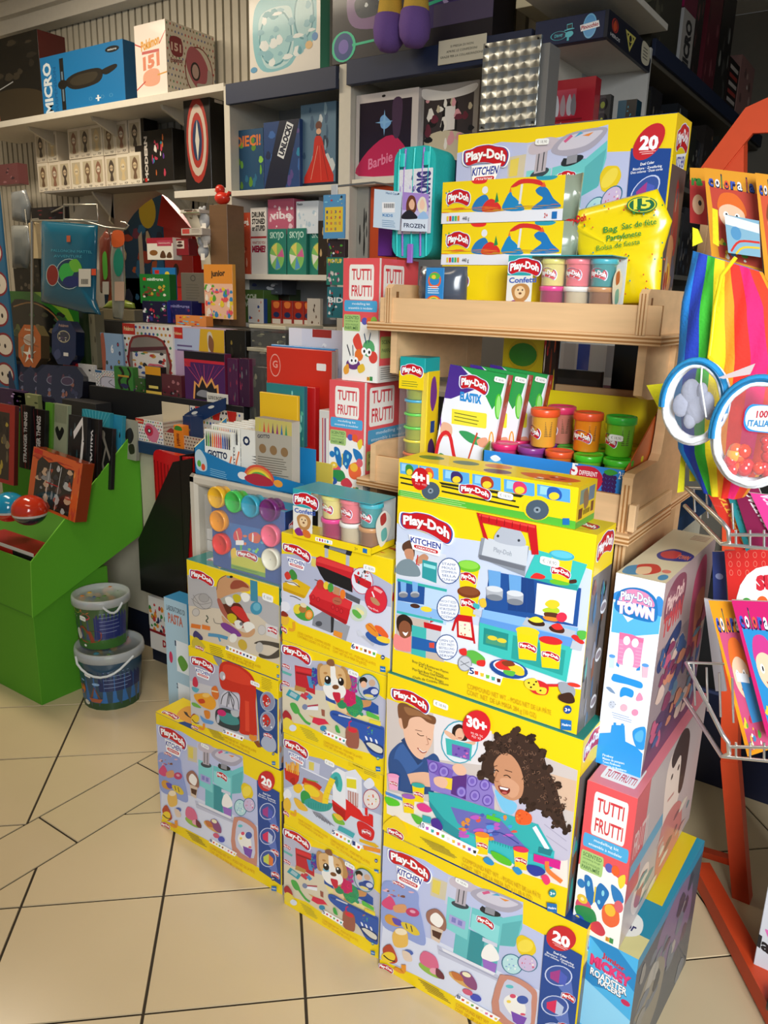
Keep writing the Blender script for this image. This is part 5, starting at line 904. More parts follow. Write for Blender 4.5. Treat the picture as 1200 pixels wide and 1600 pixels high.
def town_front(a):
    a.quad([(118,275),(410,330),(325,1475),(52,1385)])
    a.P('#eef2f8',118,275,410,330,325,1475,52,1385); a.P('#5ab4ea',112,440,200,560,400,430,385,625,240,640,106,620)
    a.B('#3a8ad0',110,395,150,380,155,420,110,430); a.B('#3a8ad0',360,420,378,405,405,440,400,520,360,500)
    def lg(s):
        s.B('#1f74b8',.02,.45,.1,.2,.3,.06,.55,.02,.8,.1,.98,.35,.98,.95,.5,.98,.04,.8); s.B('#f08ab0',.1,.42,.2,.18,.45,.08,.75,.16,.92,.4,.88,.55,.5,.5,.14,.5)
        s.T('Play-Doh',.12,.48,.88,.54,.26,'#1f5a98',.07,.1); s.T('Play-Doh',.13,.47,.87,.53,.25,'#fff',.03,.1); s.T('TOWN',.06,.84,.94,.92,.3,'#f4c0d4',.1,.04); s.T('TOWN',.07,.83,.93,.91,.29,'#fff',.06,.04)
    a.sub([(118,340),(368,370),(368,560),(118,530)],lg)
    a.P('#f08ab4',155,635,300,650,285,830,150,805); a.P('#e8709c',155,620,230,632,300,660,298,680,155,660); a.E('#fff',200,668,20,26); a.E('#fff',250,680,20,26); a.B('#fff',188,820,190,740,218,710,245,750,240,825,n=4)
    for k in range(6): a.L('#f6b8cc',3,158,690 + k * 22,182,694 + k * 22); a.L('#f6b8cc',3,255,706 + k * 20,290,712 + k * 20)
    a.P('#2f8ad0',148,795,165,812,162,826,146,815); a.P('#2f8ad0',268,830,288,815,288,840,265,842)
    cup(a,120,795,17,34,'#5a9ae0','#c8dcf0',.1,False); cup(a,318,845,19,36,'#5a9ae0','#e8b8c8',.1,False)
    a.B('#2a94dc',130,870,150,865,220,885,300,910,300,945,220,925,130,905); a.B('#2a94dc',180,960,200,940,255,960,250,1000,210,990,180,1000); a.B('#7a94b4',95,945,120,945,150,980,120,970); a.B('#f090b0',275,1000,295,970,315,1010,280,1020)
    a.E('#c8ccd8',135,1045,20,24); a.E('#e8b0c0',205,1062,22,22); a.E('#f090b0',272,1088,20,20); a.img(['#3a3a4a','#8a8a9a'],118,1028,155,1060,5,3)
    a.lines('#7a94c0',135,1090,265,1125,3,3,5,14)
    a.P('#2a94dc',70,1215,135,1210,140,1165,215,1165,225,1260,290,1290,330,1330,325,1475,52,1385); a.B('#2a94dc',265,1200,320,1170,342,1190,340,1300,290,1290); a.B('#58b0ea',280,1215,315,1190,330,1210,320,1260,285,1250); a.P('#2a94dc',150,1150,165,1150,165,1170,150,1170); a.P('#2a94dc',195,1155,210,1155,210,1175,195,1175)
    for k,s_ in enumerate(('Fireboy','Maison de pompiers','Town Firehouse','Estación de Bomberos')): a.T(s_,95 + k,1348 + k * 20,95 + k + 22 + len(s_) * 6,1352 + k * 20 + len(s_) * 1.4,13,'#e6f2fc',.01)
def town_side(a):
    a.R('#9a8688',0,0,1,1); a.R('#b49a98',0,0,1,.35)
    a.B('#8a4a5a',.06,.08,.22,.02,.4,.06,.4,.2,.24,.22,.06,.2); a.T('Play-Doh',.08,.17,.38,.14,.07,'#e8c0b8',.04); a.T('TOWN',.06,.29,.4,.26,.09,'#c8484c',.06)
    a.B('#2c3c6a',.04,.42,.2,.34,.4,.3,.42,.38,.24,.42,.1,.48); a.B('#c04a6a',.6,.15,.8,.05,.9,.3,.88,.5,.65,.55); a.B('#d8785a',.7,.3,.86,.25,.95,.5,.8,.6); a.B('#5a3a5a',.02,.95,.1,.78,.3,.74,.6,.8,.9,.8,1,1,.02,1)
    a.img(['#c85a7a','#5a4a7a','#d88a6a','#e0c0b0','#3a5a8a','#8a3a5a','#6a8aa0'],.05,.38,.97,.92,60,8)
def town_top(a):
    a.R('#d9cfae',0,0,1,1); a.B('#2a3a8a',.3,.5,.5,.4,.95,.45,.98,.58,.5,.64,.3,.58); a.B('#c83a44',.34,.5,.5,.44,.7,.46,.7,.57,.5,.6,.36,.56); a.T('TOWN',.68,.56,.94,.56,.07,'#e0785a',.05); a.B('#3a8ab8',.05,.86,.3,.8,.4,.95,.1,.98); a.B('#c83a34',.2,.8,.5,.74,.7,.84,.5,.94,.3,.9); a.B('#e8c8a0',.25,.85,.45,.8,.55,.9,.35,.95); a.E('#3a8ab8',.85,.92,.09,.05); a.E('#d87a6a',.8,.82,.09,.03)
    for k in range(4): a.L('#8a4a44',.008,.55,.06 + k * .03,.92,.06 + k * .03)
P = at(961,895,Y=1.40)
town = carton('town_playset_box','tall white and blue town playset box on top of the narrow stack','toy box',-.402,1.315,.6615,.086,.35,.378,c='#cfc6b0',front='#eef2f8',right='#9a8688',top='#d9cfae',A=town_front,AR=town_side,AT=town_top,rz=-.01)
# ---------------------------------------------------------------- school bus pack on the restaurant box
def bus_front(a):
    a.quad([(165,800),(1310,1040),(1290,1300),(150,1080)]); a.P(YEL,165,800,1310,1040,1290,1300,150,1080)
    a.P('#58b838',158,1040,1300,1250,1290,1300,150,1080); a.lines('#c8e8a8',170,1040,700,1140,3,4,0,14)
    for k,(x,c) in enumerate(((170,'#3a8a3a'),(318,'#e8602c'),(490,'#3a2a6a'),(690,'#b03a20'),(890,'#d83a6a'),(1085,'#2a5ab0'))):
        w = 180 if k > 1 else 140; y = 830 + (x - 170) * .2; a.P('#5aa8e0',x,y,x + w,y + w * .2,x + w,y + w * .2 + 85,x,y + 85); a.P('#9ad0f4',x + w * .1,y + 10,x + w * .5,y + 10 + w * .1,x + w * .3,y + 70,x + w * .08,y + 65)
        a.B(c,x + w * .3,y + 70,x + w * .35,y + 25,x + w * .6,y + 25,x + w * .75,y + 60,x + w * .7,y + 100,x + w * .4,y + 100); a.E('#f2d030',x + w * .52,y + 78,w * .16,24)
    a.L('#2a2a1c',12,170,945,960,1125); a.L('#2a2a1c',12,175,985,980,1165); a.P('#2a2a1c',460,985,1010,1085,990,1100,480,1005)
    for x,y in ((400,1050),(1085,1180)): a.E(YEL,x,y - 12,82,80); a.E('#4a5a6a',x,y,66,66); a.E('#8a98a4',x,y,20,20); a.E('#2a3440',x,y,8,8)
    a.R('#1d6fb5',1225,1230,1262,1272); a.E(RED,325,960,66,84,0); a.T('4+1',262,965,392,1000,62,'#fff',.06); a.T('PCS · PZS',290,1000,370,1015,13,'#f4c0c0',.0)
    doh(a,[(600,990),(812,1035),(808,1125),(600,1080)])
def bus_top(a):
    a.R(YEL,0,0,1,1)
    for x,y,c in ((.12,.45,'#3f7a2a'),(.33,.45,'#4a6a70'),(.5,.3,'#d8702a'),(.55,.75,'#6a3a5a')): a.E(c,x,y,.075,.2)
    a.B('#d8602c',.65,.5,.8,.3,.95,.4,.92,.7,.75,.8); a.B('#e8c83a',.62,.2,.7,.1,.78,.25,.68,.35); a.img(['#c83a2c','#f0ece4','#e8702c','#8a3a20'],.68,.3,.95,.85,12,2)
def bus_side(a):
    a.R('#d8b820',0,0,1,1); a.R('#7a8a7a',.12,.1,.5,.45); a.R('#6a7a8a',.58,.1,.9,.45); a.B('#8a6a4a',.3,.2,.5,.15,.6,.5,.4,.6); a.R('#58a038',0,.84,1,1); a.R('#6a3a20',.1,.55,.3,.8); a.R('#6a3a20',.75,.5,.9,.75)
    for k in range(5): a.R('#3a3018',.36 + k * .07,.62,.4 + k * .07,.74)
bus = carton('bus_tub_pack','yellow school bus shaped dough pack lying on the restaurant box','dough pack',-.82,1.243,1.1245,.362,.088,.073,c=YEL,A=bus_front,AT=bus_top,AR=bus_side)
sticker(bus,.215,.032,.03,.012)
# ---------------------------------------------------------------- upper tier goods
def party_front(a):
    a.R(YEL,0,0,1,.76); a.R('#e8e8ee',0,.74,1,1); a.L(YEL,.1,0,.02,1,.02)
    a.B('#e8302c',.25,.0,.3,-.04,.38,.0,.36,.08,.28,.08); a.B('#2a9ab0',.78,.0,.86,-.02,.94,.02,.9,.09,.8,.08); a.img(['#2a7ab0','#3a9a4a'],.02,.2,.08,.6,6,3)
    a.B('#2a7ab8',.27,.7,.3,.45,.38,.35,.42,.6,.4,.74); a.E('#e8e8ec',.37,.24,.025,.09); a.B('#d8302c',.36,.74,.37,.55,.43,.45,.5,.6,.5,.74); a.P('#2a8a4a',.455,.55,.47,.3,.49,.52); a.B('#1f86c0',.53,.72,.54,.5,.58,.3,.6,.4,.64,.5,.7,.74); a.P('#e87a2c',.57,.32,.58,.2,.59,.32)
    a.L('#e8e4dc',.018,.66,.6,.67,.15,sm=True); a.B('#d8302c',.58,.2,.66,.04,.8,.08,.84,.22,.75,.15,.67,.14,.62,.2); a.B('#1f76b8',.78,.3,.82,.22,.87,.28,.92,.5,.98,.7,.8,.74,.76,.7,.84,.5,.8,.4); a.P('#e8602c',.82,.24,.84,.12,.86,.24); a.img(['#e8702c','#c8902c'],.02,.62,.98,.75,26,7)
    for k in range(5): a.R(['#e8c83a','#d8302c','#2a9ab0','#58b848','#e8882c'][k],.05 + k * .024,.82,.068 + k * .024,.94)
    a.T('448 g',.19,.93,.25,.93,.09,'#5a5a60',.01); a.T('2+',.86,.93,.89,.93,.1,'#c83a34',.02); a.R('#1d6fb5',.92,.8,.96,.96); doh(a,[(.04,.2),(.25,.18),(.25,.6),(.04,.62)])
for k,(z,lb) in enumerate(((1.650,'yellow four-tub party pack, upper of the two on the stand'),(1.566,'yellow four-tub party pack, directly under the other on the stand'))):
    b = MB(); b.box(0,0,0,.276,.05,.083,'#f0cf20',front=YEL,right='#c9b84a'); party_front(face(b,.276,.05,.083)); o = b.build('party_tub_pack',loc=(-.931 + .004 * k,1.545,z),label=lb,cat='dough pack',group='yellow party dough packs')
    f = MB(); f.loft([[(.276,0,0),(.276,.05,0),(.276,.05,.083),(.276,0,.083)],[(.29,.006,.004),(.29,.045,.004),(.292,.045,.08),(.29,.004,.082)],[(.298,.02,.0),(.298,.026,.0),(.302,.026,.088),(.302,.02,.088)]],'#8f9a86','foil'); f.build('crimped_end',o)
bb = MB(); bb.box(0,0,0,.276,.05,.092,'#f0cf20',front=YEL); a = face(bb,.276,.05,.092); doh(a,[(.04,.2),(.25,.18),(.25,.5),(.04,.52)]); bb.build('party_tub_pack',loc=(-.925,1.546,1.4735),label='yellow party pack at the bottom, mostly hidden behind the silver packet',cat='dough pack',group='yellow party dough packs')
def silver():
    W_,H_ = .118,.088; u = MB(); r = random.Random(5); n = 12; rings = []
    for j in range(9):
        z = H_ * j / 8; k = sin(pi * j / 8) ** .5; rings.append([(W_ / 2 + (W_ / 2 * (1 - .03 * (1 - k))) * cos(t),.03 + (.004 + .026 * k) * sin(t) + r.uniform(-.0015,.0015),z) for t in [2 * pi * i / n for i in range(n)]])
    u.loft(rings,'#4a5260','foil'); b = u.build('silver_dough_packet',loc=(-.952,1.470,1.4728),label='shiny dark foil packet with a blue rainbow band on the stand',cat='packet')
    m = MB(); m.box(.036,-.003,.0,.08,.0,.084,'#2f86c8'); a = Art(m,(.036,-.0031,.0),(1,0,0),(0,0,1),.044,.084); a.ring('#e8602c','#2f86c8',.5,.3,.36,.2,.08); a.E('#58b848',.5,.2,.3,.08); a.E('#e8c83a',.45,.22,.12,.05); a.lines('#d8ecf8',.15,.45,.85,.45,.02,4,0,.05)
    for k,c in enumerate(('#e0352c','#f0902c','#f2d83a','#58b848','#3a6ad0')): a.ring(c,'#2f86c8',.5,.82,.42 - k * .05,.16 - k * .02,.04)
    a.R('#2f86c8',0,.84,1,1); minidoh(a,.5,.92,.26,.06,0); m.build('band',b)
silver()
def party_bag():
    # pouch of fifteen tubs slumped on the right of the upper tier; outline measured on its own leaning sheet
    Y0 = 1.575; q = [(878,335),(1028,295),(1050,345),(1036,395),(1030,475),(905,478),(908,420),(895,360)]
    top = [at(x,y,Y=Y0 - .0 * i) for i,(x,y) in enumerate(q)]
    org = Vector((top[5].x,Y0,1.4728)); u = MB(); P = [p - org for p in top]
    c = Vector((sum(p.x for p in P) / 8,0,sum(p.z for p in P) / 8)); zs = lambda p: Vector((p.x,p.y,max(p.z,0)))
    P = [zs(p) for p in P]; n = 40; edge = []
    for i in range(8):
        a_,b_ = P[i],P[(i + 1) % 8]; edge += [a_.lerp(b_,k / 5) for k in range(5)]
    r = random.Random(3); rings = []
    for s_,d in ((1,.0),(.95,-.006),(.8,-.012),(.5,-.016),(.2,-.018)): rings.append([c + (e - c) * s_ + Vector((0,d + r.uniform(-.002,.002),0)) for e in edge])
    back = [[c + (e - c) * s_ + Vector((0,d,0)) for e in edge] for s_,d in ((.2,.018),(.6,.018),(.95,.008))]
    u.loft(back + rings,'#f2d60c','foil',cap=True); m = u; o3 = Vector((0,-.0405,0)); a = Art(m,Vector((P[7].x - .02,-.0225,0)),(1,0,0),(0,0,1),1,1); a.cl = False; a.m = 'card'
    def t(x,y): p = at(x,y,Y=Y0 - .0225) - org; return (p.x - (P[7].x - .02),p.z)
    a.t = t
    a.m = 'card'; a.E('#1f7a4a',1003,320,24,13,-3); a.E('#e8d81c',1003,320,22,11.5,-3); a.E('#1f6a44',1003,320,20,10.5,-3); a.T('15',990,327,1017,324,15,'#e8e44a',.04)
    a.T('Bag',943,364,965,360,9,'#1f8a3a',.01); a.T('Sac de fête',972,358,1026,350,9,'#1f8a3a',.01); a.T('Partyknete',948,377,1002,368,9,'#1f8a3a',.01); a.T('Bolsa de fiesta',932,392,1000,381,8,'#2a8a3a',.0); a.T('Play-Doh',884,352,916,344,10,'#c8141e',.05)
    r = random.Random(9)
    for _ in range(70):
        x = r.uniform(905,1040); y = r.uniform(320,468)
        if (x < 935 and y < 340) or (930 < x < 1030 and 338 < y < 395): continue
        a.E(r.choice(['#d8602c','#3a8a3a','#2a8aa0','#c83a2c']),x,y,1.3,1.6,0,6)
    return u.build('party_pouch',loc=org,label='yellow pouch with a green round 15 badge, right end of the upper tier',cat='pouch')
party_bag()
# ---------------------------------------------------------------- lower tier goods
def tower():
    W_,D_,H_ = .066,.062,.25; u = MB(); u.box(0,0,0,W_,D_,.006,YEL); u.box(0,0,H_ - .032,W_,D_,H_,'#17a0a0',top='#128a8c'); u.box(0,-.0015,H_ - .07,W_ * .98,0,H_ - .031,YEL); u.box(W_ - .014,.012,.0,W_ + .0015,D_,H_ - .03,'#f0cf20')
    a = Art(u,(0,-.0016,H_ - .07),(1,0,0),(0,0,1),W_,.06); doh(a,[(.06,.1),(.94,.06),(.94,.55),(.06,.6)]); a.lines('#5a7a2a',.12,.72,.85,.72,.02,3,0,.08)
    s_ = Art(u,(W_ + .0017,.012,0),(0,1,0),(0,0,1),D_ - .012,H_ - .03); s_.B('#7a3a8a',.3,.1,.6,.06,.8,.25,.5,.4,.25,.3); s_.B('#4a2a5a',.2,.75,.5,.68,.8,.8,.7,.97,.3,.97); s_.R('#2a4a8a',.35,.5,.7,.62)
    b = u.build('tub_tower_pack',loc=(-.944,1.40,1.0855),label='tall clear tower pack of stacked mini tubs at the left of the lower tier',cat='dough pack')
    b.location = (-.975,1.468,1.1205)
    for k,c in enumerate(('#e8702c','#e8d81c','#58d03a','#58d03a','#2aa8d0','#1a3a9c','#8a3a7a')):
        m = MB(); tub_mesh(m,(0,0,0),.026,.0297,'#a8b03a' if k else '#d88a3a',c,False); m.build('tub',b,(.03,.03,.0065 + k * .0300))
    f = MB(); f.box(.001,.0,.006,W_ - .001,D_ - .001,H_ - .032,'#fff','clear'); f.build('clear_sleeve',b)
tower()
def elastix_front(a):
    a.quad([(498,140),(915,165),(800,800),(370,770)]); a.P('#eceef4',498,140,935,165,800,800,355,770)
    a.P('#4a2a8a',498,140,580,145,720,250,470,345,450,330); a.P('#2a9a4a',580,140,935,165,870,300,820,360,700,200); a.R('#f2e23a',500,385,785,470,10); a.lines('#6a6a2a',540,405,750,415,5,3,0,20)
    a.ring('#8a3ac0','#eceef4',450,420,26,100,14); a.P('#eceef4',460,330,520,330,520,520,460,520); a.B('#e8b596',450,470,520,480,520,540,440,540); a.L('#d8282c',26,400,640,450,540,510,540,560,680,660,770,sm=True); a.P('#d8282c',380,600,440,560,410,700,365,760)
    a.B('#3a9a5a',580,510,640,500,720,520,800,540,780,570,660,560); a.L('#c84a2c',12,720,500,680,600,650,690,sm=True); a.B('#e8a080',720,540,790,520,800,570,740,575); a.ring('#58c82c','#9ae07a',865,340,26,70,10); a.ring('#f0a02c','#e8e0d0',825,560,22,80,10)
    a.B('#e8c83a',410,720,420,680,480,670,500,720,470,770,420,760); a.B('#3a8a3a',405,690,440,650,490,670,500,700); a.B('#e8902c',690,690,800,650,800,700,720,760); a.T('ELASTIX',580,330,740,335,44,'#2a8ad0',.06); doh(a,[(570,180),(790,195),(785,290),(570,280)])
ex = None
for k in range(3):
    X_ = -.892 + k * .030; 
    lb = ['white stretchy dough pack with a green corner, front of the three leaning ones','middle one of the three leaning stretchy dough packs, red side showing','rearmost of the three leaning stretchy dough packs'][k]
    if ex is None:
        ex = carton('stretch_dough_pack',lb,'dough pack',0,0,0,.138,.03,.24,c='#e4e4e8',right='#a82a28',top='#2a8a4a',A=elastix_front,AR=lambda a: (a.R('#b02c2a',0,0,1,1),a.R('#eceef4',0,.0,.22,1),a.img(['#5a3a2a','#d8c0a8'],.3,.05,.9,.3,6,3)),group='leaning stretchy dough packs'); sticker(ex,.112,.222,.026,.011)
        o = ex
    else: o = dup(ex,label=lb)
    o.location = (X_,1.485 + k * .036,1.1205); o.rotation_euler = (-.10,.09,.0)
def scents():
    W_,D_,H_ = .306,.20,.070; x0,y0,z0 = -.757,1.467,1.1205+.033
    u = MB(); u.box(0,0,0,W_,.003,H_,'#2a86d8'); u.box(0,D_ - .003,0,W_,D_,.185,'#ecd41c'); u.box(.004,.004,0,W_ - .004,D_ - .004,.020,'#c9b83a')
    for x in (0,W_ - .003): u.prism([(x,0,0),(x,0,H_),(x,D_ - .003,.18),(x,D_ - .003,0)],(.003,0,0),'#6a8a2c' if x == 0 else '#c8602c')
    a = Art(u,(0,0,0),(1,0,0),(0,0,1),W_,H_); a.B('#c8203c',.66,.1,.8,.05,.86,.4,.78,.9,.7,.85,.64,.4); a.T('5',.645,.32,.69,.32,.36,'#fff',.05); a.T('DIFFERENT',.7,.3,.82,.3,.13,'#fff',.01); a.T('SCENTS',.7,.5,.82,.5,.15,'#fff',.02); a.lines('#f0b0b0',.68,.64,.81,.64,.03,3,0,.1)
    for k in range(20): a.E('#3a1a5a',.9 + .022 * ((k % 4) - 1.5),.22 + .12 * (k // 4) + .03 * (k % 2),.014,.07,n=10)
    a.E('#fff',.895,.8,.018,.09); a.E('#fff',.935,.8,.018,.09); a.E('#1a1020',.9,.8,.008,.04); a.E('#1a1020',.93,.8,.008,.04); a.B('#3a9a3a',.86,.12,.9,.02,.95,.1,.9,.2); a.T('2+',.955,.25,.99,.25,.2,'#fff',.02); a.E('#58b0ea',.1,.5,.07,.3); a.B('#f0f4f8',.06,.2,.1,.1,.14,.2,.1,.3)
    b_ = Art(u,(0,D_ - .0035,0),(1,0,0),(0,0,1),W_,.185)
    for k in range(14): b_.ring('#d8bc14','#ecd41c',.1 + (k * .37) % .85,.15 + (k * .23) % .7,.05,.1,.012)
    r_ = Art(u,(W_,0,0),(0,1,0),(0,0,1),D_,.145); r_.B('#5a9a3a',.3,.75,.4,.6,.5,.75,.4,.95); r_.B('#e8b03a',.6,.7,.7,.45,.85,.6,.75,.9)
    b = u.build('scented_tub_tray',loc=(x0,y0,z0 - .033),label='blue and yellow open display tray of scented dough tubs on the lower tier',cat='display tray')
    zb = z0 - .033 + .0203; R_ = .0265; HT = .064
    lids = [['#d82a6a','#8a3a8a','#e85a2c','#48c82c','#48c82c'],['#d82a6a','#8a3aa0','#58c848','#48c82c','#e8d81c'],['#e8b02c','#d82a6a','#7a3aa0','#48c82c','#e8d81c']]
    bodies = {'#d82a6a': '#c83a6a','#8a3a8a': '#7a3a7a','#e85a2c': '#e87a2c','#48c82c': '#8ac83a','#8a3aa0': '#7a3a8a','#58c848': '#7ac83a','#e8d81c': '#e8d83a','#e8b02c': '#e8b03a','#7a3aa0': '#7a3a8a'}
    names = {'#d82a6a': 'pink','#8a3a8a': 'plum','#e85a2c': 'orange-red','#48c82c': 'bright green','#8a3aa0': 'purple','#58c848': 'soft green','#e8d81c': 'yellow','#e8b02c': 'amber','#7a3aa0': 'violet'}
    rows = ['front','middle','back']
    protos = {}
    for j in range(3):
        for i in range(5):
            c = lids[j][i]
            loc = (x0 + .034 + i * .061,y0 + .034 + j * .0600,zb + .0005)
            lb = f'{names[c]} lidded tub, {rows[j]} row of the scented tray, ' + ['against its left side','left of centre','in the centre','right of centre','against its right side'][i]
            if c in protos: dup(protos[c],loc,label=lb)
            else: protos[c] = tub('dough_tub',lb,loc,R_,HT,bodies[c],c,'scented dough tubs')
    zt_ = zb + HT
    for cx,cy,Yt,c,l_,lb,st in ((848,697,1.52,'#e8a83a','#f05a2c','amber standing tub with red-orange lid, left of the upright row',False),(874,690,1.585,'#c87a6a','#e03a6a','pink-lidded standing tub behind the two orange ones',False),(916,694,1.535,'#f08a1c','#f0582c','orange standing tub in the centre of the upright row',False),(967,698,1.53,'#7ac82c','#38c03a','green standing tub with a price sticker on it',True)):
        p = at(cx,cy - 3,Y=Yt)
        tub('dough_tub',lb,(p.x,p.y,zt_ + .001),.0275,.078,c,l_,'large standing dough tubs',logo=-.15 if cx == 916 else -.7,st=st)
scents()
# things behind the stand, seen between its tiers
def yel_board(a):
    a.R('#d8c41c',0,0,1,1)
    for k,c in enumerate(('#3a8a2a','#e0b81c','#d8702a','#e0b81c')): a.E(c,.5,.16 + k * .24,.38,.11); a.ring('#c9b010',c,.5,.16 + k * .24,.38,.11,.03)
def pc(name,label,cat,xl,yt,xr,yb,Y,D=.08,zb=None,c='#ccc',A=None,rz=0,AR=None,AT=None,m='card',group=None,right=None,top=None,front=None,rx=0):
    p = at(xl,yb,Y=Y); q = at(xr,yb,Y=Y); t = at(xl,yt,Y=Y); z = p.z if zb is None else zb
    return carton(name,label,cat,p.x,Y,z,max(q.x - p.x,.005),D,max(t.z - z,.005),rz=rz,c=c,A=A,AR=AR,AT=AT,m=m,group=group,right=right,top=top,front=front,rx=rx)
pc('wall_panel_pack','yellow card with a green circle, behind the stretchy dough packs','toy box',777,515,838,690,1.74,.03,zb=1.086,c='#d8c41c',A=yel_board)
pc('colour_strip_box','narrow box with orange and red pictures beside the yellow circle card','toy box',842,520,862,640,1.74,.02,zb=1.086,c='#3a2a24',A=lambda a: a.img(['#d8602c','#c8302c','#e8c83a','#f0e4d0','#8a3a20'],.05,.05,.95,.95,24,3))
pc('gift_ribbon_box','white rack of shiny ribbon reels behind the stand','box',868,535,960,640,2.2,.1,zb=.9412,c='#c8c8cc',A=lambda a: (a.R('#5a5a60',0,.25,1,1),[a.R(c,.06 + k * .24,.0,.26 + k * .24,.2) for k,c in enumerate(('#b8b8bc','#2a4ab0','#c8ccd0','#9a9aa0'))],[a.R(c,.06 + k * .24,.25,.26 + k * .24,1) for k,c in enumerate(('#6a5a4a','#b08a2c','#c86a8a','#7a3a4a'))]),m='gloss')
pc('black_screen','black screen back with a white label behind the stand','screen',950,515,1010,640,1.9,.03,zb=.9412,c='#0c0c0e',A=lambda a: (a.R('#8a8a8c',.15,.5,.55,.8),a.lines('#3a3a3c',.2,.55,.5,.55,.02,5,0,.05)),m='plastic')
pc('grey_device','dark grey rounded device lid standing behind the orange tubs','device',856,575,932,660,1.82,.02,zb=1.09,c='#3c3834',m='plastic',A=lambda a: a.R('#4a4642',.06,.08,.94,.96,.04))
# ================================================================ goods on the shelves and the counter
def pic(bg,cols,seed=1,t=None,tc='#fff',ty=.2,th=.12,n=14,tx=(.08,.92),side=None):
    def f(a):
        a.R(bg,0,0,1,1)
        if cols: a.img(cols,.08,.12,.92,.92,n,seed)
        if t:
            for k,s_ in enumerate(t.split('|')): a.T(s_,tx[0],ty + k * th * 1.3,tx[1],ty + k * th * 1.3,th,tc,.03)
    return f
def row(R_):
    out = []
    for r in R_:
        nm,lb,ct,xl,yt,xr,yb,Y,D,zb,c,A = r[:12]; kw = r[12] if len(r) > 12 else {}
        out.append(pc(nm,lb,ct,xl,yt,xr,yb,Y,D,zb,c,A,**kw))
    return out
ztp = zt + .001
def sword(a): a.R('#14120f',0,0,1,1); a.B('#3a3020',0,.75,.5,.6,1,.7,1,1,0,1); a.L('#e87a70',.05,.33,.15,.36,.95); a.L('#e88a80',.035,0,.68,.36,.6); a.L('#b8bcc0',.012,.36,.6,.62,.52); a.img(['#2a2620','#3a342a'],.1,.05,.9,.5,12,3)
def scooter(a):
    a.R('#1878b8',0,0,1,1)
    for k,c in enumerate('MICRO'): pass
    a.sub([(.02,.98),(.02,.1),(.14,.1),(.14,.98)],lambda s: s.T('MICRO',0,.9,1,.9,.8,'#dfeaf2',.04)); a.sub([(.15,.95),(.15,.2),(.2,.2),(.2,.95)],lambda s: s.T('SUSPENSION',0,.9,1,.9,.7,'#0f5a96',.02))
    a.L('#1a1a18',.05,.27,.08,.27,.95); a.L('#6a8090',.02,.27,.3,.27,.8); a.B('#24201a',.3,.5,.42,.38,.68,.36,.76,.44,.7,.6,.42,.64); a.B('#3a3428',.36,.5,.45,.42,.65,.41,.7,.47,.62,.57,.44,.58); a.B('#1a1814',.74,.42,.9,.36,.92,.42,.8,.5); a.E('#1a1814',.27,.52,.06,.08); a.E('#101418',.88,.12,.08,.05); a.T('micro',.83,.135,.93,.135,.03,'#e8eef2',.02); a.P('#e8eef2',.68,.8,.7,.8,.7,.9,.68,.9); a.P('#e8eef2',.66,.84,.72,.84,.72,.86,.66,.86)
    for k in range(3): a.ring('#5aa0cc','#1878b8',.6 + k * .1 + (.04 if k else 0),.84,.02,.03,.005)
def p151(a): a.R('#f2e6dc',0,0,1,1); a.L('#c8443c',.02,0,.25,.2,.3); a.L('#c8443c',.02,.8,.3,1,.15); a.T('Pokémon',.2,.36,.8,.3,.12,'#e0a03a',.05); a.R('#c8605c',.22,.37,.78,.41); a.T('151',.24,.62,.78,.58,.16,'#e08a6a',.06); a.B('#e8a88c',.25,.68,.5,.62,.75,.66,.75,.82,.5,.86,.25,.82); a.L('#c8443c',.02,0,.88,.3,.78); a.L('#d8a04a',.02,.7,.72,1,.7)
def p151s(a):
    a.R('#e6dccb',0,0,1,1); r = random.Random(3)
    for i in range(15):
        for j in range(12): a.z -= .00002; a.E(r.choice(['#3a3a44','#3a8a5a','#c8443c','#3a5aa0','#8a6a3a']),.03 + i * .067 + (j % 2) * .03,.04 + j * .085,.012,.02,0,6)
    a.B('#8a2c38',.08,.22,.3,.2,.32,.42,.12,.44); a.T('151',.1,.38,.3,.38,.1,'#e8c8b8',.04); a.T('Pokémon',.08,.55,.32,.52,.06,'#8a2c38',.03)
    a.ring('#8a3a34','#e6dccb',.66,.58,.3,.36,.02); a.B('#b8606c',.4,.4,.5,.25,.7,.3,.85,.5,.82,.75,.6,.8,.42,.6); a.B('#c8c0b8',.6,.75,.8,.7,.85,.5,.95,.6,.85,.85,.7,.9); a.ring('#2a2024','#c8a8a0',.58,.58,.1,.13,.03)
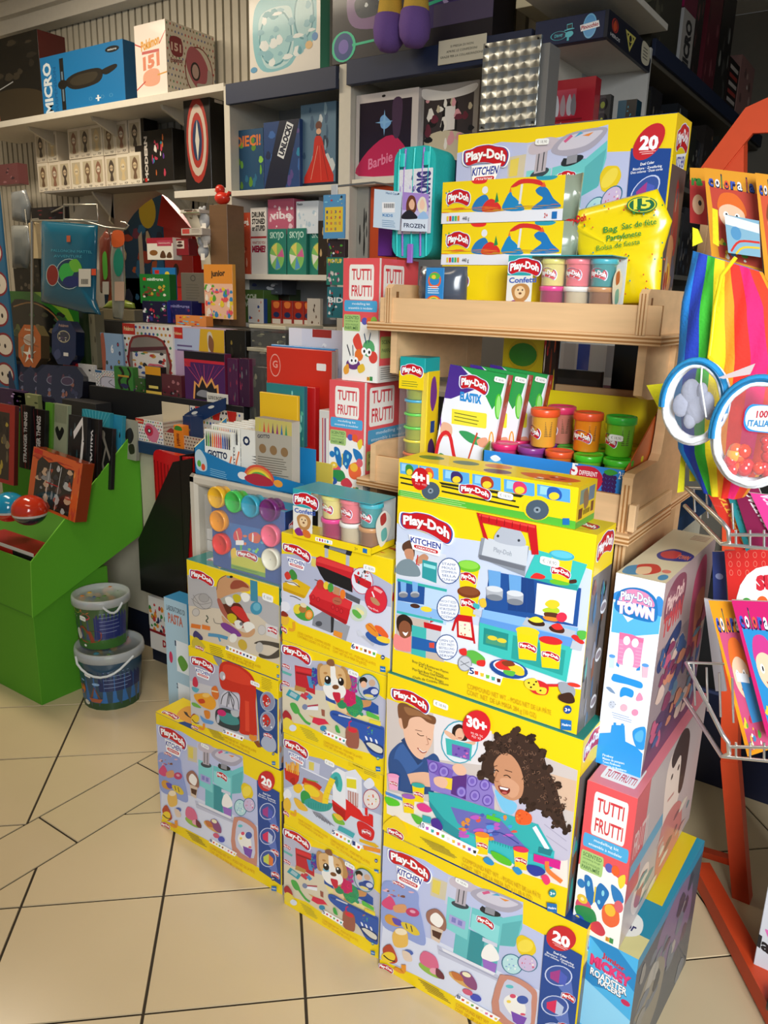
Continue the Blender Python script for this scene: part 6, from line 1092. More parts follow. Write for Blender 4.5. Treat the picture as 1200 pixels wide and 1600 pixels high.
row([('boxed_light_sword','black box with a glowing red cross sword, far left of the top shelf','toy box',-40,72,68,178,YS + .06,.16,ztp,'#1a1612',sword,dict(right='#5a1c18')),
     ('boxed_scooter','blue scooter box lying on its side on the upper wall shelf','toy box',68,90,197,168,YS + .04,.13,ztp,'#1878b8',scooter,dict(right='#0f5486')),
     ('trading_card_chest','white dotted card collection chest on the right of the upper wall shelf','toy box',214,40,262,137,YS + .02,.29,ztp,'#e6dccb',p151,dict(AR=p151s)),
     ('building_set_box','black building set box with a coloured guitar picture, on the lower wall shelf','toy box',226,205,272,280,YF + .02,.12,zf + .001,'#15110f',lambda a: (a.sub([(.02,.95),(.02,.1),(.16,.1),(.16,.95)],lambda s: s.T('MODERN',0,.85,1,.85,.7,'#d8d0c8',.05)),a.img(['#c8405a','#2a9ab0','#e87a3a','#6a3a9a','#f0e8e0'],.3,.15,.75,.85,18,4),a.R('#c8281f',.02,.9,.1,.97))),
     ('shield_set_box','tall black box with a ringed round shield on the short shelf','toy box',291,140,331,294,YS + .05,.10,at(300,297,Y=YS).z + .001,'#141010',lambda a: (a.ring('#a83228','#c8b8a8',.5,.5,.42,.42,.07),a.ring('#a83228','#22345a',.5,.5,.25,.27,.07),a.P('#d0ccc0',.5,.3,.58,.5,.5,.7,.42,.5)),dict(right='#0c0a0c',AR=lambda a: (a.R('#8a2a22',.3,.03,.8,.1),a.R('#d0c8c0',.3,.11,.8,.14))))])
# pale figure boxes
def figbox(c1,c2,fr):
    mb = MB(); w,d,h = .108,.09,.152; mb.box(0,0,0,w,d,h,fr,'card'); a = face(mb,w,d,h)
    a.P('#cdbfa2',.12,.1,.88,.1,.88,.8,.5,.86,.12,.8); a.B(c1,.3,.3,.5,.14,.72,.3,.7,.5,.6,.6,.66,.8,.36,.8,.42,.6,.3,.48); a.B(c2,.36,.36,.5,.3,.64,.36,.6,.48,.42,.48); a.E('#2a2420',.44,.4,.03,.03); a.E('#2a2420',.57,.4,.03,.03); a.R(fr,.1,.84,.9,.97); a.T('POP',.6,.95,.85,.95,.07,'#3a3430',.02); a.T('figure',.14,.95,.4,.95,.05,'#6a5a50',.0)
    return mb.build('figure_box')
FB = [figbox(*c) for c in (('#7a604a','#e0c8a0','#f0e6d2'),('#e0c898','#f0e0c0','#f4ead6'),('#55483e','#d8c0a0','#ece0cc'),('#9a705a','#e8d8c0','#f2e6d2'))]
fused = [False] * 4
x0,x1 = at(60,290,Y=YF + .03).x,at(222,280,Y=YF + .03).x; st = (x1 - x0) / 9
where = ['at the left end','second from the left','third from the left','left of centre','in the middle','right of centre','third from the right','second from the right','at the right end']
for j in range(2):
    for i in range(9):
        if j and i in (2,): continue
        k = (i * 3 + j * 2) % 4; lb = f"pale boxed figure {where[i]} of the {['lower', 'upper'][j]} row under the wall shelf"
        o = FB[k] if not fused[k] else dup(FB[k]); fused[k] = True
        o.location = (x0 + i * st,YF + .03 + rnd.uniform(0,.01),zf + .001 + j * .153); o.scale = (min(1,(st - .003) / .108),) * 3 if 0 else (min(1.25,(st - .003) / .108),1,1); tag(o,lb,'figure box','pale boxed figures')
pc('figure_box_black','black figure box at the right end above the pale boxed figures','figure box',196,184,226,232,YF + .04,.09,zf + .155,'#17120f',pic('#17120f',['#e0d8c8','#3a3430'],4,n=6))
pc('figure_box_black','narrow black figure box between the pale boxed figures and the guitar box','figure box',213,228,226,278,YF + .035,.09,zf + .001,'#241c18',pic('#241c18',['#e8dcc4'],2,n=4))
# ---- first bay of the shelving
z1,z2,z3 = ZZ1 + .001,ZZ2 + .001,ZZ3 + .001
def barbie(a): a.R('#d8d0cc',0,0,1,1); a.R('#22162a',.06,.1,.9,.95); a.B('#c8285a',.06,.8,.3,.6,.6,.5,.85,.7,.9,.95,.06,.95,n=3); a.B('#7ab0e8',.4,.3,.46,.26,.52,.3,.58,.36,.5,.42,.42,.4); a.P('#8ac0f0',.47,.2,.49,.33,.62,.34,.49,.36,.47,.5,.45,.36,.32,.34,.45,.33); a.B('#4a3450',.6,.12,.75,.12,.72,.5,.62,.5); a.T('Barbie',.22,.88,.62,.8,.12,'#f08ab0',.02); a.E('#1a1418',.45,.045,.03,.015)
row([('board_game_box','blue board game box titled DIECI with a green monster','game box',366,205,412,290,YS + .05,.07,z1,'#1c4a6e',pic('#1c4a6e',['#6aa83a','#8ac84a','#5a8a2a','#2a6a8a'],3,'DIECI!','#e07a3a',.26,.16)),
     ('board_game_box','dark blue game box with a slanted UNLOCK! strip','game box',413,192,468,287,YS + .04,.08,z1,'#1f3f78',lambda a: (a.R('#24447a',0,0,1,1),a.img(['#3a6ab0','#2a8ab0','#1a2a50','#5a4a8a'],0,.05,1,.95,16,3),a.P('#151c34',.45,0,1,0,.6,1,0,1),a.sub([(.38,.5),(.66,.02),(.84,.08),(.56,.56)],lambda s: (s.R('#e8ecf0',0,0,1,1),s.T('UNLOCK!',.06,.85,.94,.85,.7,'#1a2038',.06))))),
     ('doll_box','clear doll box holding a red spreading gown, beside the UNLOCK! game','doll box',470,165,524,280,YS + .06,.1,z1,'#31465a',lambda a: (a.R('#5a7a92',0,0,1,1),a.img(['#3a5a78','#8aa8b8','#c8d0d4','#2a3a50'],.05,.05,.95,.9,22,2),a.B('#c8281c',.5,.38,.62,.42,.72,.62,.95,.95,.1,.95,.34,.65,.4,.42,n=3),a.E('#6a3a2a',.52,.26,.09,.05),a.E('#e0b090',.52,.33,.07,.035),a.L('#e8b8a0',.01,.5,.5,.3,.9),a.L('#f0604c',.012,.55,.5,.6,.92),a.L('#7a1410',.012,.6,.5,.8,.92),a.R('#16203a',0,.94,1,1))),
     ('wooden_tower_box','tall orange-red wooden tower game box in the left bay','game box',369,333,392,421,YS + .05,.07,z2,'#c8442a',pic('#c04a2c',['#e0785a','#a03a20','#e8a080'],3,'Jenga','#f0e8e0',.2,.1)),
     ('party_game_box','white box reading DRUNK STONED STUPID beside the orange tower game','game box',393,325,417,421,YS + .045,.07,z2,'#e4e0d8',lambda a: (a.R('#e4e0d8',0,0,1,1),[a.T(s_,.08,.14 + k * .1,.92,.14 + k * .1,.075,'#1c1a1a',.05) for k,s_ in enumerate(('DRUNK','STONED','or STUPID'))],a.L('#b8383a',.03,0,.44,1,.44),a.T('WHAT DO YOU',.08,.54,.92,.54,.04,'#a82a3a',.02),a.T('MEME?',.06,.66,.94,.66,.09,'#a01c40',.06))),
     ('card_game_box','green card game box, leftmost of the three alike','game box',419,358,447,421,YS + .045,.07,z2,'#2a7a68',lambda a: (a.R('#2a8070',0,0,1,1),a.T('SKYJO',.12,.2,.88,.2,.13,'#c8ecdc',.02),a.E('#8ac86a',.5,.6,.4,.3),a.P('#e8d86a',.5,.6,.2,.4,.5,.3),a.P('#d8689a',.5,.6,.8,.42,.9,.62),a.P('#5a9ad0',.5,.6,.7,.85,.4,.9),a.P('#f0f0e0',.5,.6,.12,.55,.2,.78)),dict(group='green card game boxes')),
     ('card_game_box','rose pink game box on top of the left green card games','game box',419,312,459,354,YS + .05,.07,z2 + .165,'#b8506a',pic('#c0607a',['#e8c0cc','#d88aa0','#f4e8ec'],4,'vibe','#f0e4e8',.55,.2)),
     ('card_game_box','white glossy game box beside the rose pink one','game box',463,315,497,352,YS + .05,.07,z2 + .165,'#d8e0e8',pic('#dfe8f0',['#b8d0e0','#f4f8fa'],5,'Rezo','#2a2a3a',.12,.07,tx=(.05,.3))),
     ('board_game_box','dark brown box at the right end of the green card games','game box',497,345,518,420,YS + .04,.07,z2,'#2e241c',pic('#2e241c',['#8a6a4a','#c8a878','#4a3a2a'],6,n=10)),
     ('poster_box','white box with a dark picture at the top right of the left bay','game box',498,298,520,345,YS + .16,.05,z2 + .16,'#c8c4c0',pic('#c8c4c0',['#2a2a2c','#8a8a8c'],6,n=6))])
sk = bpy.data.objects['card_game_box']
dup(sk,(at(449,420,Y=YS + .045).x,YS + .045,z2),label='green card game box, middle one of the three alike'); dup(sk,(at(480,419,Y=YS + .045).x,YS + .06,z2),label='green card game box, rightmost of the three alike, partly covered')
zs3 = 1.38
bpy.data.objects  # lower bay goods
z3b = at(400,505,Y=YS).z
MB().box(0,0,0,P2X - XP - .03,.30,.02,'#c8c2b4','paint').build('low_shelf',loc=(XP + .012,YS + .003,z3b - .021),label='low white shelf under the chess box in the left bay',cat='shelf')
row([('chess_box','olive green chess and draughts box on the low shelf','game box',368,452,412,492,YS + .05,.1,z3b,'#4a6a2a',pic('#4f6a30',None,1,'SCACCHI|E DAMA','#d8dcc0',.3,.16,tx=(.15,.75))),
     ('blue_game_box','small blue and white box in front of the chess box','game box',388,466,412,494,YS + .02,.025,z3b,'#2a4a8a',pic('#d8d4cc',['#2a4a8a','#c8603a'],1,n=6)),
     ('magnet_game_box','white and navy game box lying above the chess box','game box',372,429,440,452,YS + .1,.1,z3b + .125,'#3c4048',pic('#50565e',['#8a949c','#1f2a5a','#c8ccd0'],2,n=10)),
     ('green_game_box','dull green box behind the red shelf packets','game box',412,451,452,500,YS + .2,.08,z3b,'#3a4a2c',pic('#4a4638',['#7a2420','#2c4468'],1,n=5))])
bl = MB(); bl.box(0,0,0,.06,.02,.10,'#8a241c',front='#a02c20'); a = face(bl,.06,.02,.10); a.B('#e07a3a',.2,.1,.5,.04,.8,.1,.7,.3,.3,.3); a.E('#22305a',.5,.6,.3,.12); a.R('#d8cfc0',.1,.78,.9,.98)
pk = None
for k,px in enumerate((424,440,456,470)):
    lb = f"small red blister packet on the low shelf, {['leftmost', 'second from left', 'third from left', 'rightmost'][k]} of four"
    p = at(px,505,Y=YS + .04); loc = (p.x,YS + .04 + k * .004,z3b)
    if pk is None: pk = bl.build('blister_packet',loc=loc,label=lb,cat='packet',group='red blister packets')
    else: dup(pk,loc,label=lb)
row([('striped_packet','white packet with a brown animal beside the red blister packets','packet',480,466,500,505,YS + .04,.02,z3b,'#c8c0b4',pic('#c8c0b4',['#5a3a2a','#3a2a24'],2,n=7)),
     # second bay
     ('doll_carrying_case','white fronted doll case showing a crimson gown in the wide bay','doll box',555,150,650,275,YS + .03,.1,z3,'#bdb4b0',barbie,dict(m='gloss')),
     ('doll_box','clear fronted doll box with black and cream outfit in the wide bay','doll box',652,138,742,268,YS + .05,.1,z3,'#a09894',lambda a: (a.R('#9a948e',0,0,1,1),a.R('#3a3234',.08,.12,.92,.92),a.R('#1a1618',.4,.2,.66,.6),a.R('#e8e4e0',.45,.24,.62,.5),a.B('#cfc4a8',.1,.6,.4,.5,.8,.56,.9,.7,.6,.92,.3,.9),a.img(['#1a1618','#c8bca0','#e0a0a8','#6a2a3a','#f0ece4'],.1,.15,.9,.9,30,7),a.B('#e8e4de',.05,.02,.5,.08,.95,.03,.9,.12,.5,.16,.1,.14)),dict(m='gloss')),
     ('patterned_box','grey lettered box standing in the wide bay below the doll case','box',557,290,574,400,YS + .05,.1,1.151,'#a8a8a0',pic('#a8a8a0',['#2a2a2a','#1a1a1a'],3,n=16)),
     ('orange_box','plain burnt orange box behind the teal pencil case','box',577,292,620,400,YS + .04,.12,1.151,'#c84a1c',None),
     # above the headers
     ('play_tent_box','large white box picturing a light blue play pen, on the left header','toy box',391,-30,500,122,YS + .02,.13,ZT1 + .0105,'#e6e2d8',lambda a: (a.R('#e9e4da',0,0,1,1),a.R('#e8c88a',.25,0,.7,.22),a.B('#7ac0cc',.08,.3,.3,.18,.6,.28,.9,.16,.95,.4,.92,.7,.7,.82,.55,.93,.2,.93,.06,.7),a.B('#b8dce0',.18,.36,.5,.32,.62,.42,.6,.85,.25,.9,.14,.6),a.ring('#2a8a9c','#9ad0d8',.38,.62,.24,.28,.02),a.ring('#2a8a9c','#a8d4da',.78,.45,.14,.24,.02),a.img(['#3a9aac','#e8f0f0','#7ab8c8'],.15,.35,.9,.85,30,3),a.E('#4a9ac8',.06,.9,.05,.03),a.E('#e0b87a',.85,.75,.05,.04),a.E('#4a8ac8',.93,.68,.04,.04)),dict(AR=lambda a: (a.R('#6ac09a',0,0,.45,1),a.R('#d8d4c8',.45,0,1,1)))),
     ('ride_on_scooter_box','large dark box picturing a mint green wheeled scooter, at the top centre','toy box',519,-60,766,96,YS + .0,.16,at(547,98,Y=YS).z + .002,'#1c1a22',lambda a: (a.R('#221e28',0,0,1,1),a.P('#4a3a78',.62,0,1,0,1,.82,.62,.82),a.img(['#7a6ab8','#5a4a90','#b8a8d8','#3a2a60'],.66,.05,.98,.6,26,3),a.B('#8a6a9a',.1,.5,.14,.3,.38,.3,.42,.62,.36,.72,.16,.68),a.B('#3a4250',.15,.46,.2,.38,.34,.38,.36,.56,.2,.6),a.img(['#8ab8d0','#e8eef2','#2a3a4a'],.17,.38,.34,.58,9,2),a.ring('#3ad0a0','#2a4a8c',.08,.84,.085,.15,.018),a.E('#7a6ac0',.08,.84,.035,.07),a.L('#3ad0a0',.025,.14,.84,.46,.82),a.L('#3ad0a0',.03,.55,.62,1,.5),a.R('#5a5070',.66,.62,1,.82)))])
MB().box(0,0,0,.185,.004,.075,'#e2dcc6').build('paper_notice',loc=(at(683,100,Y=YS - .04).x,YS - .036,at(683,102,Y=YS - .04).z),ry=0,label='small cream paper notice pinned to the right header board',cat='notice')
n_ = bpy.data.objects['paper_notice']; mb = MB(); a = Art(mb,(0,-.0005,0),(1,0,0),(0,0,1),.185,.075)
for k,s_ in enumerate(('SI PREGA DI NON','APRIRE LE CONFEZIONI','GRAZIE PER LA COLLABORAZIONE')): a.T(s_,.5 - len(s_) * .016,.35 + k * .2,.5 + len(s_) * .016,.35 + k * .2,.09,'#3a382e',.0)
mb.build('lettering',n_)
def dangling():
    u = empty('plush_doll_legs',at(628,40,Y=YS - .12),label='pair of plush legs in yellow trousers and purple boots hanging at the top',cat='plush toy')
    for k,dx in enumerate((-.05,.055)):
        m = MB(); m.lathe([(.028,.40),(.034,.1),(.044,.02),(.046,.0)],(dx,0,.02),16,'#e0b84a','fabric'); m.build('trouser_leg',u)
        m = MB(); m.lathe([(.001,-.075),(.03,-.07),(.048,-.045),(.052,-.01),(.047,.03),(.044,.035)],(dx,-.004,.0),18,'#7a5aa8','fabric',sy=1.15); m.build('boot',u)
dangling()
# ---- embossed steel sheet beside the end bay, and what the end bay holds
p = at(748,205,Y=2.42); q = at(836,200,Y=2.42); t = at(757,68,Y=2.42)
mb = MB(); mb.box(0,0,0,q.x - p.x,.01,t.z - p.z,'#b4b8b6','swirl')
o = mb.build('steel_panel',loc=(p.x,2.42,p.z),label='upright sheet of swirl-pattern polished steel in front of the shelving',cat='panel')
W_,H_ = q.x - p.x,t.z - p.z
for x,z in ((.01,.01),(W_ - .01,.01),(.01,H_ - .01),(W_ - .01,H_ - .01)): MB().lathe([(.001,-.004),(.003,-.003),(.003,0)],(x,0,z),10,'#3a3a3a','metal',axis='y').build('screw',o)
mb = MB(); mb.box(.01,.02,.942 - p.z,W_ + .02,.1,H_ - .02,'#8a8884','paint'); mb.build('pillar_core',o)
pz = at(850,205,Y=YS + .1).z + .001
row([('keyring_display','red card display hung with silver keyrings in the end bay','display',843,130,925,196,YS + .10,.05,pz,'#b01c2c',lambda a: (a.R('#b41e30',0,0,1,1),a.R('#c84a5c',.06,.2,.66,.75),a.R('#8a1422',0,.8,.8,.84),[a.B(c,x,.3,x + .05,.5,x + .04,.72,x - .03,.7,x - .05,.5) for x,c in ((.16,'#c8ccd0'),(.3,'#d8dade'),(.42,'#b8a0a4'),(.54,'#c8c4c8'),(.62,'#8a8488'))],a.E('#e8c83a',.1,.08,.06,.03),a.T('4',.38,.95,.42,.95,.09,'#e8d8d8',.02))),
     ('mirror_toy','round reflective toy in clear wrap inside the end bay','toy',927,150,950,200,YS + .15,.03,pz,'#4a4a48',lambda a: (a.E('#2a2a2a',.5,.28,.35,.2),a.E('#8a9a3a',.5,.3,.15,.1),a.E('#2a2a2a',.5,.75,.4,.22),a.E('#b8c04a',.5,.75,.1,.08)),dict(m='gloss')),
     ('lantern_toy','dark teal and black lantern shaped toy in the end bay','toy',963,158,992,192,YS + .12,.05,pz,'#143a4a',lambda a: (a.R('#14485e',0,0,.45,1),a.R('#101014',.45,0,1,1),a.img(['#2a8aa8','#0c1418'],.05,.1,.95,.9,9,2)),dict(m='plastic'))])
# ---- down the side aisle
def abox(name,label,y,z,w,h,d,c,A=None,AR=None,cat='toy box',dx=0): return carton(name,label,cat,XE - .012 - d - dx,y,z,d,w,h,c=c,A=A,AR=AR)
za = ZA - .019
abox('boxed_scooter','deep pink scooter carton, topmost on the aisle shelf',3.41,za + .23,.175,.20,.3,'#8a1c4a',lambda a: (a.R('#a0205a',0,0,1,1),a.T('MICRO',.3,.6,.95,.6,.2,'#e8d0dc',.06)),lambda a: a.R('#6a1838',0,0,1,1))
abox('boxed_scooter','white scooter carton with a red shoe picture, under the deep pink one',3.42,za,.16,.228,.3,'#c8c4c0',lambda a: (a.R('#c8c8c8',0,0,1,1),a.B('#a82a24',.3,.5,.8,.45,.85,.6,.4,.65),a.B('#2a2a2c',.2,.3,.9,.2,.8,.4,.3,.5)),lambda a: (a.R('#b0aca6',0,0,1,1),a.sub([(.3,.95),(.3,.1),(.8,.1),(.8,.95)],lambda s: s.T('MICRO',0,.9,1,.9,.9,'#2a2a2c',.06))))
abox('tall_toy_carton','dark carton standing beside the white scooter carton in the aisle',3.59,za,.10,.40,.28,'#2a2420',None,pic('#241f1e',['#5a3a3a','#8a4a50'],4,n=8))
abox('tall_toy_carton','maroon carton beyond the dark one on the aisle shelf',3.76,za,.2,.42,.28,'#6a2430',None,pic('#5a1c28',['#8a4a50','#3a1418'],5,n=8))
abox('tall_toy_carton','charcoal carton with pale print on the aisle shelf',3.97,za,.22,.46,.28,'#22201e',None,pic('#201e1c',['#4a4a46','#8a8a84'],6,n=10))
abox('red_lettered_carton','low black and red lettered carton on the aisle shelf',4.20,za,.2,.24,.28,'#3a1a1a',None,lambda a: (a.R('#1a1616',0,0,1,1),[a.R('#a83a34' if k % 2 else '#c8c0b8',.1,.1 + k * .14,.9,.17 + k * .14) for k in range(6)]))
abox('pale_pink_carton','pale pink patterned carton far along the aisle shelf',4.42,za,.3,.3,.28,'#a07a74',None,pic('#9a706c',['#c8a8a0','#6a4a4a','#e0d0c8'],6,n=12))
abox('olive_aisle_carton','dull olive carton nearest the shop on the blue edged aisle shelf',3.07,za,.31,.34,.28,'#3a3a30',pic('#3a3a30',['#5a5a48'],3,n=5),pic('#34342c',['#5a5a4a','#6a6450'],4,n=8))
dk = [('#2a2c24',['#6a7a3a','#8a8a7a','#3a3a34']),('#1c1c20',['#5a5a60','#8a8478','#3a4a5a']),('#2a2420',['#8a6a4a','#4a4a4a','#a8a090']),('#22262c',['#4a6a7a','#9a9a98','#5a3a30'])]
rows_ = {1.98: 'eye-level',1.62: 'middle',1.25: 'low'}
for zi,z in enumerate((1.98,1.62,1.25)):
    y = 3.06
    for k in range(9):
        w = rnd.uniform(.12,.2); h = rnd.uniform(.2,.29); bg,cl = dk[(k + zi) % 4]
        if y + w > 4.85: break
        kind = ['dark green','charcoal','brown-black','slate'][(k + zi) % 4]
        nth = ['nearest','second','third','fourth','fifth','sixth','seventh','eighth','ninth'][k]
        abox('aisle_toy_box',f'{kind} toy box on the {rows_[z]} aisle shelf, {nth} along from the shop front',y,z + .001,w,h,.2,bg,pic(bg,cl,k,n=8),pic(bg,cl,k + 9,n=12),dx=rnd.uniform(0,.02)); y += w + .004
# rear gondola seen past the end of the aisle
g = empty('rear_rack',(-.85,4.55,0),label='dark rear rack closing the far end of the aisle',cat='shelving')
for z in (1.5,1.86,2.2): MB().box(0,0,z - .02,1.2,.3,z,'#4a4640','paint').build('shelf',g)
MB().box(0,.3,0,1.2,.32,2.9,'#3a3834','paint').build('back_panel',g)
for k in range(6): carton('rear_toy_box',f"{['black and white', 'teal', 'grey', 'black', 'blue-grey', 'white'][k]} toy box on the rear rack, {['first', 'second', 'third', 'fourth', 'fifth', 'sixth'][k]} from its left end",'toy box',-.84 + k * .16,4.58,1.861,.15,.2,.26,c='#2a2c30',A=pic(['#16181c','#1c4a58','#6a6c6e','#101014','#3a4a5c','#b8b8b4'][k],['#e8e8e4','#c83a34','#3a3a40'],k,n=9))
# ---- behind the arch
row([('castle_playset_box','dark blue toy castle box with a yellow seal, seen through the arch','toy box',158,310,255,382,3.5,.2,1.3555,'#143a5a',lambda a: (a.R('#164a70',0,0,1,1),a.E('#e0c02a',.78,.14,.13,.14),a.img(['#c8442c','#2a7ab0','#e0c8a0','#8a3a5a','#d86a3a','#1c2c50'],.05,.2,.95,.95,46,4),a.P('#d8b898',.2,.4,.3,.3,.35,.9,.2,.95),a.P('#e0d0b8',.62,.35,.68,.3,.7,.85,.62,.9))),
     ('castle_playset_box','second toy castle box, below the one with the yellow seal','toy box',170,434,245,475,3.5,.2,1.0255,'#1c2c44',pic('#26303c',['#8a2430','#2a5a8a','#c8b090','#5a3a4a'],5,n=30))])
sh = MB(); sh.box(-5.2,3.35,1.0,-2.3,3.9,1.025,'#c8b98c','wood'); sh.box(-5.2,3.4,1.335,-2.3,3.9,1.355,'#c8b98c','wood'); sh.box(-5.2,3.88,.0,-2.3,3.9,2.2,'#6a6254','paint'); sh.build('back_room_shelf',label='pale wooden shelving seen through the arched opening',cat='shelf')
def house():
    p = at(256,375,Y=3.3); w = at(300,375,Y=3.3).x - p.x; h = at(256,305,Y=3.3).z - 1.36
    u = empty('red_play_house',(p.x,3.3,1.36),label='bright red toy house with a sloping roof seen through the arch',cat='toy house')
    m = MB(); m.box(0,0,0,w,.25,h * .75,'#d8201c','plastic'); a = face(m,w,.25,h * .75); a.E('#4a0c0c',.4,.5,.1,.07); a.L('#a81410',.02,.02,.7,.98,.7); m.build('wall_body',u)
    m = MB(); m.prism([(-.03,-.02,h * .75),(w * .1,-.02,h * 1.0),(w * 1.05,-.02,h * .72),(w * 1.05,-.02,h * .66)],(0,.3,0),'#e02a22','plastic'); m.build('roof',u)
house()
# ---- wooden pillar with its little figures
p = at(331,470,Y=2.5); q = at(358,470,Y=2.5); t = at(333,320,Y=2.5)
mb = MB(); mb.box(0,0,0,q.x - p.x,.10,t.z - .941,'#7a5a3c','wood'); a = face(mb,q.x - p.x,.1,t.z - .941); a.E('#4a3220',.6,.28,.07,.012); a.E('#4a3220',.55,.52,.09,.014)
mb.build('wooden_post',loc=(p.x,2.5,.941),label='brown knotty wooden post standing on the counter, red duck on top',cat='post')
def duck():
    b = MB(); b.ball((0,0,.028),(.036,.03,.026),'#e0301c'); b.ball((-.012,0,.062),.021,'#e0301c'); b.prism([(-.03,-.004,.062),(-.045,-.004,.058),(-.03,-.004,.054)],(0,.01,0),'#e8602c','plastic'); b.tube([(.028,0,.035),(.045,0,.05)],.008,'#e0301c')
    b.build('rubber_duck',loc=(p.x + .04,2.54,t.z + .001),label='small red rubber duck on top of the wooden post',cat='duck')
duck()
for k,(x,y,c,lb) in enumerate(((320,345,'#c8ccd0','white star-shaped clip toy hanging beside the wooden post'),(322,372,'#e0dcd4','white plush charm with a tag hanging beside the wooden post'),(318,392,'#b8bcc0','grey and white plush mouse charm, lower of those by the wooden post'))):
    p_ = at(x,y,Y=2.5); b = MB(); b.ball((0,0,0),(.028,.02,.03),c,'fabric'); b.ball((-.012,0,.036),.016,c,'fabric'); b.ball((-.024,0,.05),.008,c,'fabric'); b.ball((.0,0,.052),.008,c,'fabric'); b.box(.005,-.022,-.04,.03,-.02,-.012,'#f0ece4'); b.tube([(0,0,.04),(.03,.005,.1)],.0012,'#b8b8b8','metal'); b.build('plush_charm',loc=p_,label=lb,cat='plush toy')
# ================================================================ on the counter
ZC = .941
ra = at(250,597,Y=2.1).z; rb = at(250,505,Y=2.36).z
def riser(name,label,x0,x1,y0,y1,z0,z1,c='#1a1a1c'): return MB().box(x0,y0,z0,x1,y1,z1,c,'paint').build(name,label=label,cat='display riser')
XR0 = -4.2; XR1 = at(398,600,Y=2.1).x
riser('display_riser','low black riser on the counter under the window boxes',XR0,XR1,2.08,2.34,ZC,ra); riser('display_riser','higher dark riser at the back of the counter',XR0,XR1,2.345,2.50,ZC,rb,'#2a2824')
rc = at(300,624,Y=2.045).z; riser('display_riser','narrow black step on the counter right behind the open dotted tray',at(140,620,Y=2.04).x,XR1,2.04,2.079,ZC,rc); ra += .001; rb += .001; rc += .001
def dots(bg,cols,s=1,extra=None,nx=12,ny=9):
    def f(a):
        a.R(bg,0,0,1,1); r = random.Random(s)
        for i in range(nx):
            for j in range(ny): a.z -= .00002; a.E(r.choice(cols),(i + .5 + .4 * (j % 2)) / nx * .96,(j + .5) / ny,.3 / nx,.26 / ny,0,5)
        if extra: extra(a)
    return f
DC = ['#2a2a34','#3a8a5a','#c8443c','#3a5aa0','#c8943a']
def win(a): a.R('#c8281f',.0,.0,.26,.2); a.T('Pokémon',.03,.13,.23,.13,.07,'#f0d8a0',.03); a.B('#8a2a2a',.12,.95,.12,.35,.3,.2,.7,.2,.9,.4,.92,.95,n=2); a.B('#8a8078',.16,.95,.16,.38,.32,.24,.68,.24,.86,.42,.88,.95,n=2); a.R('#e8e0d8',.18,.5,.86,.95); a.img(DC,.2,.5,.84,.9,26,3); a.B('#d8687a',.45,.9,.5,.72,.6,.7,.8,.72,.85,.9,.6,.95); a.B('#c8344a',.5,.8,.6,.72,.7,.8,.6,.9); a.P('#5a2a34',.14,.44,.88,.36,.88,.42,.14,.52)
def violet(a):
    a.R('#4a1f5a',0,0,1,1); a.R('#16121c',0,0,1,.16); a.L('#c8283a',.06,0,.19,1,.19); a.R('#b82838',0,.22,.16,.32)
    for k in range(9): a.L('#7a2a6a' if k % 2 else '#c84a6a',.012,.5,.75,k / 8,.25)
    a.P('#e8a05a',.2,.98,.24,.6,.34,.68,.44,.48,.56,.66,.68,.5,.76,.66,.84,.62,.86,.98); a.P('#1c1a20',.24,.98,.28,.66,.36,.74,.45,.55,.55,.73,.68,.58,.74,.72,.8,.7,.82,.98); a.B('#8a8a90',.3,.9,.4,.78,.6,.8,.7,.92)
